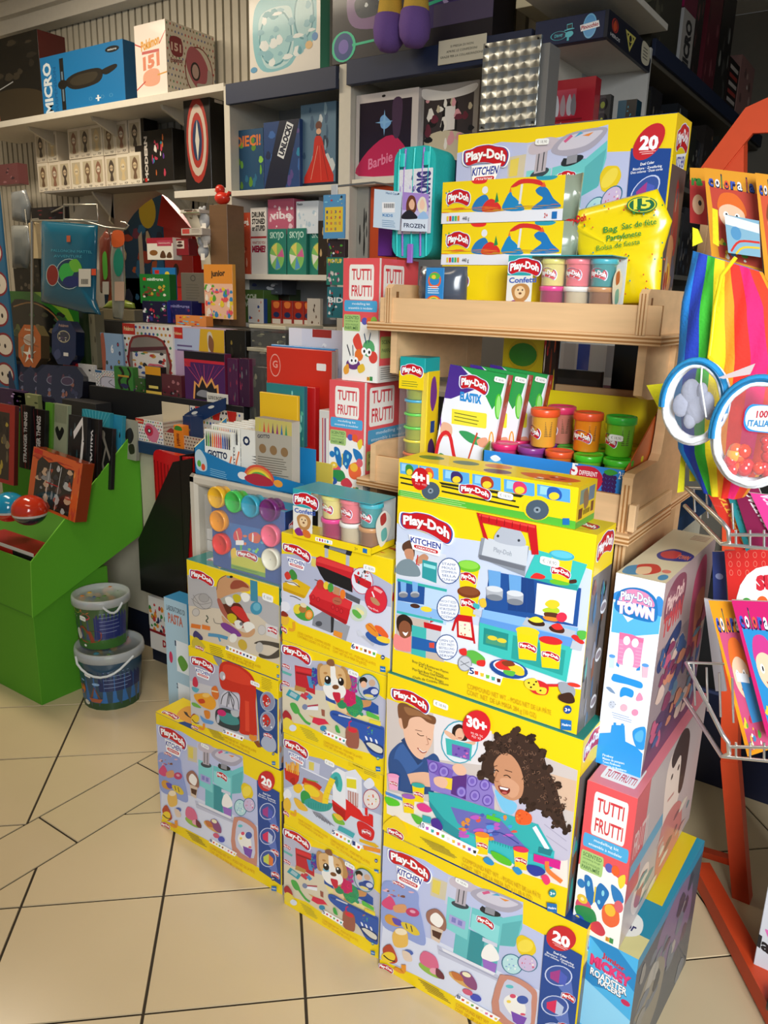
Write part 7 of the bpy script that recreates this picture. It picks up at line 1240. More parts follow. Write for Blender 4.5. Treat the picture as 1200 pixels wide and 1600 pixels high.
rr = row([
     ('window_gift_box','white dotted gift box with a pouch showing in its window','toy box',196,505,272,588,2.12,.1,ra,'#e6e0d8',dots('#e8e4dc',DC,2,win)),
     ('card_collection_box','pale violet and yellow card collection box right of the dotted window box','toy box',273,511,352,592,2.13,.12,ra,'#b8a8c8',lambda a: (a.P('#b8c4e0',0,0,.55,0,.45,1,0,1),a.P('#c8a8c8',0,.4,.5,.4,.45,1,0,1),a.P('#e0b02a',.55,0,1,0,1,1,.45,1),a.R('#c8281f',0,0,.2,.2),a.T('Pokémon',.02,.13,.18,.13,.05,'#f0d8a0',.02),a.lines('#6a5a8a',.08,.32,.45,.32,.03,2,0,.08),a.B('#d8ccb8',.68,.1,.76,.06,.8,.3,.74,.5,.85,.9,.66,.9,.7,.5),a.B('#8a5a3a',.72,.1,.8,.2,.78,.4,.7,.3)),dict(right='#2a2418',AR=lambda a: a.T('Pokémon',.2,.6,.8,.6,.1,'#a08a3a',.03))),
     ('explosion_card_box','violet box with a jagged burst window, in front of the pale violet one','toy box',290,548,352,622,2.042,.036,rc,'#3a1a4a',violet,dict(right='#6a1c3a')),
     ('explosion_card_box','side-on violet and red box right of the jagged burst window box','toy box',357,560,372,640,2.042,.036,rc,'#5a1c44',pic('#4a1c44',['#8a2a4a','#5a5a60'],3,n=8)),
     ('explosion_card_box','farther side-on violet box beside the clear card cases','toy box',375,560,390,640,2.042,.036,rc,'#5a1c3c',pic('#3a1838',['#8a2a4a','#6a6a70'],4,n=8)),
     ('black_card_box','black box with gold lettering on its side above the violet boxes','toy box',354,515,384,560,2.085,.08,ra,'#14120f',pic('#16140f',['#8a7430','#2a261c'],4,n=7)),
     ('dragon_window_box','wide green and black arched window box behind the two octagonal tins','toy box',24,455,128,560,2.2,.08,ra,'#1c3a14',lambda a: (a.P('#2a7a24',0,0,1,0,1,.7,.9,.9,.5,.5,0,.3),a.B('#8ab83a',.4,.0,.7,.02,.9,.3,.96,.6,.8,.3,.5,.08),a.B('#15120f',0,.2,.3,.12,.6,.22,.85,.55,.9,.85,.8,1,0,1,n=3),a.img(['#4a4a38','#6a7a3a','#2a2c28','#8a7a58','#3a5a3a'],.04,.28,.8,.95,46,5),a.L('#a87a4a',.02,.05,.22,.35,.15,.65,.3,.82,.6,sm=True)),dict(m='gloss')),
     ('blue_seek_poster','tall blue card of round creature heads at the left edge','poster',-30,282,23,568,2.02,.01,ZC,'#2a6a94',lambda a: (a.R('#2a6a94',0,0,1,1),[a.T(s_,.3,.1 + k * .045,.95,.09 + k * .045,.03,'#c82a4a',.05) for k,s_ in enumerate(('Collect','them','all!'))],[(a.E('#8a2030',.7 + .06 * (k % 2),.3 + k * .135,.26,.055),a.E('#e8dccb',.7 + .06 * (k % 2),.3 + k * .135,.22,.045),a.E('#2a2020',.62,.3 + k * .135,.03,.01),a.E('#2a2020',.78,.305 + k * .135,.03,.01)) for k in range(5)])),
     ('minifigure_carton','green packet of little brick figures standing behind the purple ones','toy box',220,428,266,474,2.42,.04,rb + .08,'#1c6a2a',lambda a: (a.R('#1f7a30',0,0,1,1),a.R('#c82a24',.12,.12,.22,.22),a.T('minifigures',.26,.22,.8,.22,.1,'#e0f0e0',.03),a.img(['#8a3a2a','#2a2a24','#c8a83a','#e8e0d0','#6a4a2a'],.1,.4,.95,.98,26,4))),
     ('minifigure_carton','open navy blue packet of little brick figures in front of the green one','toy box',224,470,262,505,2.38,.06,rb,'#1c1c5a',lambda a: (a.R('#16143a',0,0,1,1),a.img(['#c8344a','#e8e8ec','#3a3a8a','#8a2a5a','#2a6a4a'],.05,.1,.95,.95,26,5)),dict(right='#2a3a9a')),
     ('minifigure_carton','dark blue packet lying right of the open navy one','toy box',264,469,300,505,2.40,.06,rb,'#1a1c58',pic('#1c1e5a',['#3a2a6a','#8a2a4a'],5,'minifigures','#8a8ac0',.3,.12)),
     ('brick_poster_card','blue card with a yellow brick figure behind the green packet','card',240,418,275,460,2.46,.01,rb + .1,'#1c6aa8',lambda a: (a.R('#1c74b8',0,0,1,1),a.R('#c82a24',.1,.08,.3,.2),a.E('#e8c83a',.65,.2,.1,.08),a.R('#8a2a24',.55,.28,.75,.45))),
     ('chocolate_kit_box','white and red sweet-making kit box standing above the counter goods','toy box',232,372,272,432,2.46,.05,rb + .27,'#e6e0d4',lambda a: (a.R('#e6e0d4',0,0,1,1),a.R('#a82838',0,0,1,.25),a.R('#b8405a',.4,.12,.95,.38),a.T('CIOCCOLATO',.45,.27,.9,.27,.05,'#f0e0d8',.02),a.E('#8a5a2a',.25,.68,.16,.13),a.B('#5a3a24',.5,.9,.55,.65,.65,.6,.72,.9),a.B('#5a3a24',.75,.9,.8,.7,.9,.66,.95,.9))),
     ('chocolate_kit_box','dark red box with three small pictures beside the sweet-making kit','toy box',274,373,296,425,2.48,.05,rb + .29,'#7a1c24',lambda a: (a.R('#8a1f28',0,0,1,1),a.R('#d8ccc0',0,.12,.7,.6),a.E('#4a2a24',.4,.22,.16,.07),a.E('#4a2a24',.4,.42,.22,.09))),
     ('snail_puzzle_box','white box with a cut-out handle and a green grass edge near the wooden post','toy box',283,328,312,355,2.46,.08,rb + .46,'#d8d0c4',lambda a: (a.R('#d8d0c4',0,0,1,1),a.R('#3a2a24',.2,.05,.65,.45),a.R('#4a7a3a',0,.85,1,1),a.B('#8a6a5a',.3,.5,.6,.4,.6,.75,.35,.8),a.B('#8a7a6a',.7,.2,.8,.15,.9,.7,.65,.7))),
     ('photo_card_box','small pale box with a red corner under the box with the cut-out handle','toy box',284,357,316,380,2.45,.08,rb + .37,'#c8c0b4',lambda a: (a.R('#c8c0b4',0,0,1,1),a.R('#c84a44',.05,.1,.4,.8),a.lines('#5a4a44',.5,.2,.95,.2,.05,3,0,.2))),
     ('grey_carton','plain grey carton with a dark square mark below the wooden post','box',284,426,322,472,2.44,.05,rb + .09,'#6a655a',lambda a: (a.ring('#2a2a2c','#6a655a',.5,.18,.1,.1,.02),a.lines('#58544a',.2,.4,.8,.4,.02,6,0,.09))),
     ('beige_carton','open beige carton with crumpled wrapping on top','box',162,482,212,530,2.36,.09,rb,'#7a7058',None),
     ('zigzag_card_box','narrow white card box left of the beige carton','box',136,485,152,560,2.25,.05,ra,'#8a846c',pic('#8a846c',['#5a5444'],3,n=5)),
     ('junior_card_display','orange topped display card of bright cartoon cards below the wooden post','display',320,413,364,475,2.4,.02,rb + .03,'#e8a03a',lambda a: (a.R('#e8963a',0,0,1,.35),a.T('junior',.25,.22,.75,.2,.1,'#4a3a2a',.05),a.R('#f0c0a0',0,.35,1,1),a.img(['#e85a5a','#e8d03a','#5aa83a','#d868a8','#f0e8d8','#3a8ac0'],.05,.38,.95,.98,50,4))),
     ('bright_open_tray','open orange and yellow patterned tray below the orange topped display card','tray',275,492,322,508,2.3,.04,rb - .0,'#e88a3a',pic('#e8904a',['#e8d03a','#c82a44','#7ac0d8'],3,n=16)),
     ('outline_card','white dotted card with a grey cat-like outline on the counter','card',152,578,186,628,2.05,.012,rc,'#e4e0dc',dots('#e6e2de',DC,4,lambda a: (a.R('#2a6a98',0,0,.3,.16),a.B('#d8d4e0',.2,.9,.25,.45,.5,.35,.8,.4,.95,.6,.95,.95,n=3),a.L('#4a4a50',.03,.22,.9,.25,.5,.45,.36,.8,.36,sm=True),a.L('#4a4a50',.03,.9,.95,.6,.7,.75,.5,sm=True)),8,10)),
     ('creature_card_pack','green and black wavy blister pack standing on the counter','packet',182,572,210,640,2.042,.03,rc,'#3a7a34',lambda a: (a.R('#3f8a3a',0,0,1,1),a.L('#141814',.14,.3,.0,.5,.3,.25,.6,.4,1,sm=True),a.L('#141814',.1,.75,.0,.9,.3,.7,.6,.8,1,sm=True),a.R('#d8a03a',.2,.36,.8,.44),a.B('#2a2a5a',.3,.8,.5,.72,.75,.8,.6,.95))),
     ('creature_card_pack','small gold and black peaked pack right of the green wavy one','packet',228,572,252,604,2.044,.03,rc,'#15130f',lambda a: (a.R('#e09a1c',0,0,1,.3),a.R('#14120e',0,.3,1,1),a.R('#e8d06a',.2,.7,.8,.8),a.P('#e8c050',0,.9,1,.9,1,1,0,1))),
     ('round_dial_card','pale blue disc card of small coloured circles beside the dotted window box','card',160,520,193,570,2.10,.01,ra,'#7a98b8',lambda a: (a.R('#8aa8c8',0,0,1,1),a.B('#a85a44',0,.1,.15,.0,.2,.5,.1,1,0,1),a.T('6',.45,.45,.58,.45,.18,'#f0f0f4',.04),[a.ring('#2a2a34',c,.5 + .36 * cos(t),.45 + .36 * sin(t),.05,.05,.02) for t,c in ((-.6,'#b03a5a'),(0,'#3a4a7a'),(.6,'#b8943a'),(1.2,'#8a2a34'),(1.8,'#6a3a3a'),(2.4,'#3a5a4a'))]))])
# octagonal tins
def tin(c1,c2,art):
    mb = MB(); W_,H_ = .15,.185; k = .26
    pts = [(W_ * k,0),(W_ * (1 - k),0),(W_,H_ * k * .9),(W_,H_ * (1 - k * .9)),(W_ * (1 - k),H_),(W_ * k,H_),(0,H_ * (1 - k * .9)),(0,H_ * k * .9)]
    mb.prism([(x,0,z) for x,z in pts][::-1],(0,.045,0),c1,'gloss',c2); a = Art(mb,(0,-.0006,0),(1,0,0),(0,0,1),W_,H_,m='gloss'); art(a); return mb
t1 = tin('#a85a2c','#5a4a34',lambda a: (a.ring('#c8c4bc','#a89a8c',.5,.35,.26,.13,.02),a.P('#8a8270',.1,.55,.3,.45,.2,.8),a.P('#d8d4c8',.5,.5,.56,.66,.8,.6,.6,.72,.66,.9,.5,.78,.3,.9,.4,.72,.2,.64,.44,.64),a.E('#b8342c',.5,.74,.06,.05),a.L('#8a5a3a',.02,.1,.3,.9,.5),a.T('Pokémon',.3,.14,.7,.14,.05,'#e0c8a8',.03)))
o = t1.build('octagonal_tin',loc=at(29,572,Y=2.02),label='orange octagonal card tin with a pale star shape',cat='tin',group='octagonal tins standing up'); o.rotation_euler = (-.1,0,.1)
t2 = tin('#1c2c50','#14203a',lambda a: (a.ring('#a8a084','#3a3c48',.5,.36,.26,.14,.025),a.img(['#8a7aa0','#c8c0a8','#5a4a6a'],.3,.28,.7,.46,14,3),a.B('#3a4468',.1,.75,.3,.65,.4,.8,.2,.9),a.R('#d8d4cc',.5,.72,.7,.8),a.P('#2a3a60',.02,.25,.25,.02,.3,.2,.1,.3),a.T('Pokémon',.3,.14,.7,.14,.06,'#a88a80',.03)))
o = t2.build('octagonal_tin',loc=at(81,568,Y=2.03),label='dark navy octagonal card tin with a framed picture',cat='tin',group='octagonal tins standing up'); o.rotation_euler = (-.1,0,.1)
t3 = tin('#2c2c3c','#24242e',lambda a: (a.img(['#5a3a44','#6a6a80','#3a3a50','#8a5a4a'],.15,.15,.85,.85,16,2),a.ring('#7a7a88','#4a3a4c',.5,.4,.2,.12,.02)))
o3 = None
for k,px in enumerate((14,36,56,78)):
    lb = ['smoky clear-wrapped tin at the left end of the leaning row','second smoky clear-wrapped tin of the leaning row','third smoky clear-wrapped tin of the leaning row','frontmost smoky clear-wrapped tin, its face to the shop'][k]
    loc = at(px,624 + k * 2,Y=1.99 - k * .012)
    if o3 is None: o3 = t3.build('wrapped_tin',loc=loc,label=lb,cat='tin',group='smoky wrapped tins in a row'); o = o3; o3.scale = (1,1,.88)
    else: o = dup(o3,loc,label=lb)
    o.rotation_euler = (-.25,0,.75 - k * .12)
# open dotted tray
def tray():
    p = at(213,680,Y=1.905); w = .155; d = .13; u = MB(); h = .085
    u.box(0,0,0,w,d,.003,'#c8bfae'); u.box(0,0,0,w,.003,h,'#e4ded4'); u.box(w - .003,0,0,w,d,h,'#d8d0c4'); u.box(0,0,0,.003,d,h,'#c8bfae'); u.box(0,d - .003,0,w,d,h + .05,'#d8c8a8')
    dots('#e8e4dc',DC,5,lambda a: (a.R('#c8281f',0,0,.3,.22),a.T('Pokémon',.03,.15,.27,.15,.08,'#f0d8a0',.02),a.B('#d87a94',.35,.3,.5,.15,.75,.3,.85,.6,.7,.95,.45,.85),a.E('#c8304a',.48,.48,.16,.24),a.E('#2a1c24',.5,.48,.07,.1),a.E('#e8e4e4',.5,.48,.04,.06)),11,7)(Art(u,(0,0,0),(1,0,0),(0,0,1),w,h))
    dots('#c8b8a0',['#3a2a2a','#6a4a3a','#8a3a34'],6,lambda a: (a.B('#a83a34',.1,.5,.3,.3,.4,.6,.25,.9),a.R('#b82a24',.82,.1,1,.5)),22,6)(Art(u,(w,0,0),(0,1,0),(0,0,1),d,h))
    u.build('open_card_tray',loc=(p.x,1.905,ZC),label='open white dotted card tray with a pink round figure on the counter corner',cat='tray')
    m = MB(); m.box(0,0,0,.11,.002,.035,'#d8d4c8'); a = face(m,.11,.002,.035); a.sub([(1,1),(0,1),(0,0),(1,0)],lambda s: s.T('CONFEZIONE DI BUSTE',.06,.66,.94,.66,.34,'#2a2824',.03)); m.build('upturned_sign',loc=(p.x + .25,2.037,rc),label='white card with upside-down black lettering behind the open dotted tray',cat='sign')
    m = MB(); m.box(0,0,0,.28,.13,.002,'#d0c8b8'); m.box(0,0,.002,.28,.002,.05,'#d8d0c4'); m.box(.278,.002,.002,.28,.13,.06,'#d8d0c4'); m.box(0,.128,.002,.28,.13,.135,'#d8d0c4'); dots('#e2dace',DC,9,lambda a: [a.P('#c8281f',.1 + k * .3,0,.28 + k * .3,0,.26 + k * .3,.3,.14 + k * .3,.3) for k in range(3)],16,6)(Art(m,(0,.128,.0),(1,0,0),(0,0,1),.28,.135)); a = Art(m,(0,0,0),(1,0,0),(0,0,1),.28,.05); dots('#c8b8a0',['#3a2a2a','#6a4a3a','#8a3a34'],6,lambda a: a.R('#b82a24',.82,.1,1,.6),18,4)(a); m.build('open_card_tray',loc=(p.x + .16,1.905,ZC),label='low brown-dotted open tray to the right of the pink figure tray',cat='tray')
tray()
# clear storage cases
for k,(xl,yt,xr,yb,Y,z,lb) in enumerate(((392,512,446,545,2.1,ZC + .34,'clear lidded case of papers, top of the two stacked'),(390,548,420,648,2.06,ZC,'tall clear case of dark cards under the lidded one'))):
    p = at(xl,yb,Y=Y); w = at(xr,yb,Y=Y).x - p.x; h = at(xl,yt,Y=Y).z - z
    m = MB(); m.box(.004,.004,.004,w - .004,.19,h * .85,'#2c2c28','card'); a = Art(m,(.004,.0035,.004),(1,0,0),(0,0,1),w - .008,h * .8); a.img(['#5a5a48','#8a8468','#3a3a34','#c8c0a0'],0,0,1,1,24,3); o = m.build('storage_case',loc=(p.x,Y,z),label=lb,cat='case')
    m = MB(); m.box(0,0,0,w,.2,h,'#e8e8e0','clear'); m.build('clear_shell',o); m = MB(); m.box(-.004,-.004,h,w + .004,.204,h + .012,'#c8c0a4','frost' if k else 'card'); m.build('lid',o)
# paper pad, folders, packs behind the crayons
row([('paper_pad','white paper pad with a blue disc behind the red folder','pad',452,512,534,640,1.75,.02,1.037,'#d8d8e8',lambda a: (a.R('#dcdce8',0,0,1,1),a.R('#e8e4ea',0,0,.25,1),a.E('#1c4aa0',.62,.7,.22,.32),a.R('#a8342c',.45,.0,.8,.06),a.img(['#c8c8d8','#f4f4f8'],.28,.08,.95,.3,10,2))),
     ('folder','light blue cardboard folder directly behind the red one','folder',425,538,522,680,1.70,.015,1.037,'#3a8ac8',None,dict(right='#d8d8d0')),
     ('folder','bright red cardboard folder with a white outlined emblem','folder',418,541,517,690,1.66,.02,1.037,'#cf301c',lambda a: (a.ring('#e8a090','#cf301c',.14,.16,.085,.10,.01),a.T('G',.1,.18,.18,.18,.06,'#e8a090',.02),a.R('#f0ece4',.78,.11,.92,.17,.01)),dict(right='#b8b4ac')),
     ('marker_packet','teal hanging packet of eight markers in front of the red folder','packet',417,598,475,650,1.60,.015,1.037 + .06,'#1f6a78',lambda a: (a.R('#2a7a7c',0,0,1,1),a.E('#10282c',.5,.35,.12,.1),a.T('8',.03,.6,.12,.55,.3,'#e8f0f0',.05),a.lines('#d8e8e8',.16,.3,.4,.3,.08,3,0,.16),a.img(['#58b090','#3a8ac0','#8ad0c0'],.6,.1,.98,.9,14,2))),
     ('yellow_pencil_packet','yellow packet edge standing behind the white crayon cartons','packet',406,612,465,660,1.585,.01,1.037 + .05,'#e8b81c',None),
     ('red_round_tray','red round-cornered plastic tray leaning on the red folder','tray',440,600,492,700,1.625,.02,1.037,'#c01c1c',None,dict(m='plastic')),
     ('white_pencil_box','upright white box with red pencil stripes left of the butterfly kit box','box',498,640,517,735,1.49,.08,1.037,'#d0ccc4',lambda a: [a.L(c,.1,.3 + k * .2,.1,.34 + k * .2,.9) for k,c in enumerate(('#c85a5a','#8a3a6a','#e8e4dc'))])])
# white cube and crayon tray on it
def cube():
    p = at(293,745,Y=1.372); x0 = p.x; u = empty('storage_cube',(x0,1.372,0),label='cream plastic storage cube with rounded frame behind the small stacks',cat='storage cube'); W_ = .50; Z = 1.035
    m = MB(); m.box(0,0,0,.03,.36,Z,'#c9c0ae','plastic',ch=.008); m.box(0,0,Z - .03,W_,.36,Z,'#cfc6b4','plastic',ch=.008); m.box(W_ - .03,0,0,W_,.36,Z,'#c9c0ae','plastic',ch=.008); m.build('frame',u)
    m = MB(); m.box(.03,.34,0,W_ - .03,.355,Z - .03,'#8a8474','paint'); m.build('back_panel',u); m = MB(); m.box(.03,.01,.80,W_ - .03,.34,.82,'#b0a894','paint'); m.build('inner_shelf',u)
    for k in range(2): carton('small_white_carton',f"small white carton inside the cream storage cube, {['lower', 'upper'][k]} of two",'box',x0 + .035,1.40,.8205 + k * .032,.1,.1,.03,c='#cfccc4',A=lambda a: a.T('GIOTTO',.25,.65,.75,.65,.35,'#3a3a3a',.02))
cube()
def giotto_tray():
    x0 = -1.546; Y0 = 1.376; z0 = 1.0355; u = MB(); W_ = .37; D = .115; BLU = '#1878b0'
    u.box(0,0,0,W_,D,.003,'#c9c0a8'); u.prism([(0,0,0),(.004,0,0),(W_,0,0),(W_,0,.03),(.13,0,.045),(.0,0,.07)],(0,.003,0),BLU); u.prism([(0,0,0),(0,0,.07),(0,D,.135),(0,D,0)],(.003,0,0),'#2a86b8',side='#d8b83a'); u.box(0,D - .003,0,W_,D,.06,'#c8b44a')
    u.prism([(W_ - .1,D * .6,0),(W_ - .02,D * .6,0),(W_ - .02,D * .6,.1),(W_ - .07,D * .6,.1),(W_ - .1,D * .6,.04)],(0,.003,0),BLU)
    a = Art(u,(0,-.0003,0),(1,0,0),(0,0,1),W_,.075); a.B('#b8d0d8',.01,.3,.06,.1,.12,.4,.12,.8,.03,.8); a.E('#58a83a',.05,.6,.02,.12); a.E('#d8502c',.09,.7,.02,.12)
    for k,c in enumerate(('#d8503a','#e8903a','#e8d03a','#58a84a','#3a7ac0')): a.E(c,.62,.75,.14 - k * .018,.5 - k * .08)
    a.R(BLU,.46,.76,.8,1.0); a.E('#e8e4e0',.47,.72,.045,.13); a.E('#e89a3a',.79,.74,.04,.12); a.B('#b02a3a',.5,.7,.6,.55,.72,.65,.74,.85,.6,.95,.5,.85); a.lines('#8ac0d8',.16,.7,.34,.74,.02,4,0,.07)
    b = u.build('crayon_display_tray',loc=(x0,Y0,z0),label='blue cardboard crayon display tray with a small rainbow on its front',cat='display tray')
    # crayon cartons inside
    def crayons(a):
        a.R('#eceae0',0,0,1,1); a.R('#d8d4c4',.03,.03,.97,.3)
        for k,c in enumerate(('#1f5a2a','#58a83a','#2a2a1c','#e8902c','#e0602c','#e04a3a','#d83a5a','#c83a34','#2a5ab0','#1c2c80','#3a3a6a','#20202a')): x = .07 + k * .076; a.P(c,x - .026,.38,x - .026,.16,x,.03,x + .026,.16,x + .026,.38)
        a.R('#eceae0',0,.37,1,.8); a.T('GIOTTO',.1,.58,.82,.58,.13,'#16284a',.05); a.T('CERA',.2,.7,.42,.7,.06,'#d8702a',.03); a.T('MAXI',.48,.7,.72,.7,.06,'#c83a5a',.03); a.E('#2a8a8c',.45,.86,.3,.09)
        for k,c in enumerate(('#16202a','#e8902c','#d83a2c','#e8d03a','#3a6ab0','#8a3a8a')): a.E(c,.22 + k * .09,.9,.04,.05)
        a.L('#e0703a',.05,.8,.95,.98,.5)
    cc = None
    for k in range(7):
        lb = 'white crayon carton at the front left of the blue tray, crayons showing' if k == 0 else f"white crayon carton {['', 'right behind the front one', 'third from the front', 'fourth from the front', 'fifth from the front', 'sixth from the front', 'rearmost'][k]} in the blue tray"
        w,h = .098,.118
        if cc is None: cc = carton('crayon_carton',lb,'crayon box',0,0,0,w,.0125,h,c='#dedbd0',A=crayons,AR=lambda a: a.sub([(.2,.9),(.2,.3),(.8,.3),(.8,.9)],lambda s: s.T('GIOTTO',0,.9,1,.9,.8,'#2a2a3a',.03)),group='white crayon cartons'); o = cc
        else: o = dup(cc,label=lb)
        o.location = (x0 + .035 + k * .012,Y0 + .006 + k * .0145,z0 + .004 + (k > 0) * .01 + k * .002)
    carton('pencil_carton','taller white pencil carton with a row of dark pencil tips, in the tray centre','crayon box',x0 + .15,Y0 + .02,z0 + .004,.07,.02,.13,c='#e0ddd2',A=lambda a: (a.R('#e4e1d6',0,0,1,1),a.T('O',.1,.3,.45,.3,.16,'#16284a',.05),[a.P('#20202a',.5,.5 + k * .06,.9,.48 + k * .06,.9,.52 + k * .06) for k in range(5)],[a.L(c,.04,.4,.82 + k * .03,.9,.78 + k * .03) for k,c in enumerate(('#8ab83a','#e8902c','#c83a5a','#5a3a8a'))]))
    carton('pencil_carton','large grey-backed pencil carton standing at the right of the crayon tray','crayon box',x0 + .205,Y0 + .015,z0 + .004,.118,.03,.165,c='#a8a090',rz=.0,right='#b8b0a0',A=lambda a: (a.R('#aaa292',0,0,1,1),a.R('#c0b060',0,0,1,.2),[a.P(c,.1 + k * .12,.2,.13 + k * .12,.04,.16 + k * .12,.2) for k,c in enumerate(('#c8b83a','#c84a3a','#d85a4a','#5a3a5a','#8a2a6a','#3a6a9a','#3a8a5a'))],a.T('GIOTTO',.06,.3,.4,.28,.05,'#2a2a3a',.03),[a.E('#8a6a44',.2 + k * .3,.45,.1,.07) for k in range(3)],a.lines('#6a6456',.06,.58,.94,.56,.012,9,0,.035)))
giotto_tray()
# black folder holder hung on the counter
def holder():
    p = at(222,922,Y=1.80); o_ = Vector((at(290,947,Y=1.80).x,1.80,at(290,947,Y=1.80).z)); u = empty('folder_holder',o_,label='black slanted cardboard folder holder hung on the counter front',cat='folder holder')
    P = [at(x,y,Y=1.80) - o_ for x,y in ((220,922),(290,947),(300,716),(270,722),(216,843))]
    m = MB(); m.prism([(p_.x,0,p_.z) for p_ in P],(0,.004,0),'#0b0a0b','card'); m.build('side_panel',u)
    m = MB(); m.prism([(p_.x,.085,p_.z) for p_ in P],(0,.004,0),'#0b0a0b','card'); m.build('side_panel',u)
    m = MB(); m.box(P[1].x - .0,.0,P[1].z,P[1].x + .004,.09,P[2].z,'#0e0d0e','card'); m.build('back_panel',u)
    m = MB(); m.prism([(P[0].x,.004,P[0].z),(P[4].x,.004,P[4].z),(P[4].x + .004,.004,P[4].z),(P[0].x + .004,.004,P[0].z)],(0,.081,0),'#0b0a0b','card'); m.build('front_lip',u)
    fo = None
    for k in range(5):
        m = MB(); a,b = at(226 + k * 9.5,800,Y=1.81).x,at(298,800,Y=1.81).x; W_ = b - a - .006; zt_ = at(230,706,Y=1.81).z + .002 * k; zb_ = P[0].z + o_.z + .02; H_ = zt_ - zb_
        pts = [(0,0),(W_,0),(W_,H_)] + [(.03 - .03 * sin(t),H_ - .03 + .03 * cos(t)) for t in (0,.4,.8,1.2,1.57)]
        m.prism([(x,0,z) for x,z in pts],(0,.007,0),'#c8161c','plastic'); m.prism([(x + .004,-.002,z) for x,z in ((0,.02),(.004,.02),(.004,H_ - .04),(0,H_ - .04))],(0,.002,0),'#8c0c10','plastic')
        m.build('plastic_folder',loc=(a,1.810 + (4 - k) * .0125 * 0 + (k) * -.0 + .013 * (4 - k),zb_),label=f"red round-cornered plastic folder, {['outermost on the left', 'second from the left', 'middle one', 'fourth from the left', 'nearest the black side'][k]} in the black holder",cat='folder',group='red plastic folders')
holder()
row([('dotted_paper_pack','white printed paper sack with red lettering hanging low by the counter','packet',236,932,263,1012,1.82,.02,None,'#e2ded6',lambda a: (a.R('#e6e2da',0,0,1,1),a.img(['#2a3a6a','#c83a3a','#3a8a3a','#e8902c','#2a2a2a'],.05,.02,.95,.62,26,6),a.R('#8a1c24',0,.62,1,.67),a.T('DI',.7,.88,.98,.88,.12,'#b01c24',.05))),
     ('laboratory_box','light blue science kit box standing behind the small left stack','toy box',264,935,298,1095,1.42,.06,0,'#2a86b8',lambda a: (a.R('#2f8fb8',0,0,1,1),a.P('#a8c8d8',0,0,1,0,1,.5,0,.6),a.T('LABORATORIO DI',.1,.06,.9,.06,.025,'#3a4a5a',.02),a.T('PASTA',.15,.12,.8,.12,.045,'#b86a5a',.04),[(a.R('#e4ecf0',.45,.2 + k * .22,.98,.36 + k * .22),a.B('#5a9a3a',.5,.3 + k * .22,.7,.27 + k * .22,.95,.31 + k * .22,.7,.35 + k * .22),a.T(str(k + 1),.4,.23 + k * .22,.46,.23 + k * .22,.025,'#1a3a5a',.04)) for k in range(3)],a.E('#c82a5a',.2,.3,.08,.03),a.ring('#e8c83a','#2f8fb8',.25,.82,.12,.04,.03)))])
# ---------------------------------------------------------------- green cardboard display
def greend():
    X = -2.5; o_ = Vector((X,1.45,0)); u = empty('green_display',o_,label='bright green corrugated cardboard floor display with a slanted top tray',cat='display stand')
    G1,G2 = '#5aa01c','#4a8a18'
    m = MB(); m.box(-1.0,0,0,-.004,.32,.46,G1,'board',right='#4f9a18'); m.build('base',u)
    T = lambda x,y: at(x,y,X=X) - o_
    p = [T(50,965),T(222,833),T(215,665),T(47,878)]
    m = MB(); m.prism([(0,q.y,q.z) for q in p],(.006,0,0),'#58a81c','board','#7ac83a'); m.build('side_panel',u)
    m = MB(); z0 = p[0].z; z1 = p[3].z; m.prism([(-1.0,p[0].y,z0),(0,p[0].y,z0),(0,p[3].y,z1),(-1.0,p[3].y,z1)],(0,.006,0),G1,'board'); m.build('front_lip',u)
    m = MB(); m.prism([(-1.0,p[0].y,p[0].z),(0,p[0].y,p[0].z),(0,p[1].y,p[1].z),(-1.0,p[1].y,p[1].z)],(0,0,.006),G2,'board'); m.build('tray_floor',u)
    m = MB(); m.box(-1.0,p[1].y,p[1].z,0,p[1].y + .005,p[2].z - .03,G2,'board'); m.build('back_panel',u)
    return p
GP = greend()
def gy(y,z0=None):   # height of the tray floor at depth y
    f = (y - 1.45 - GP[0].y) / (GP[1].y - GP[0].y); return GP[0].z + (GP[1].z - GP[0].z) * f + .008
BK = '#100c0c'
def wandbox(t,tc,st):
    def f(a): a.R(BK,0,0,1,1); a.L(st,.06,.1,.0,.6,1); a.L('#5a1c20',.05,.4,0,.9,1); a.sub([(.35,.9),(.35,.1),(.75,.1),(.75,.9)],lambda s: s.T(t,0,.8,1,.8,.7,tc,.04))
    return f
ANI = ['#1f6a80','#3a9ab0','#d8d8d0','#1a1c20','#6a5a50']
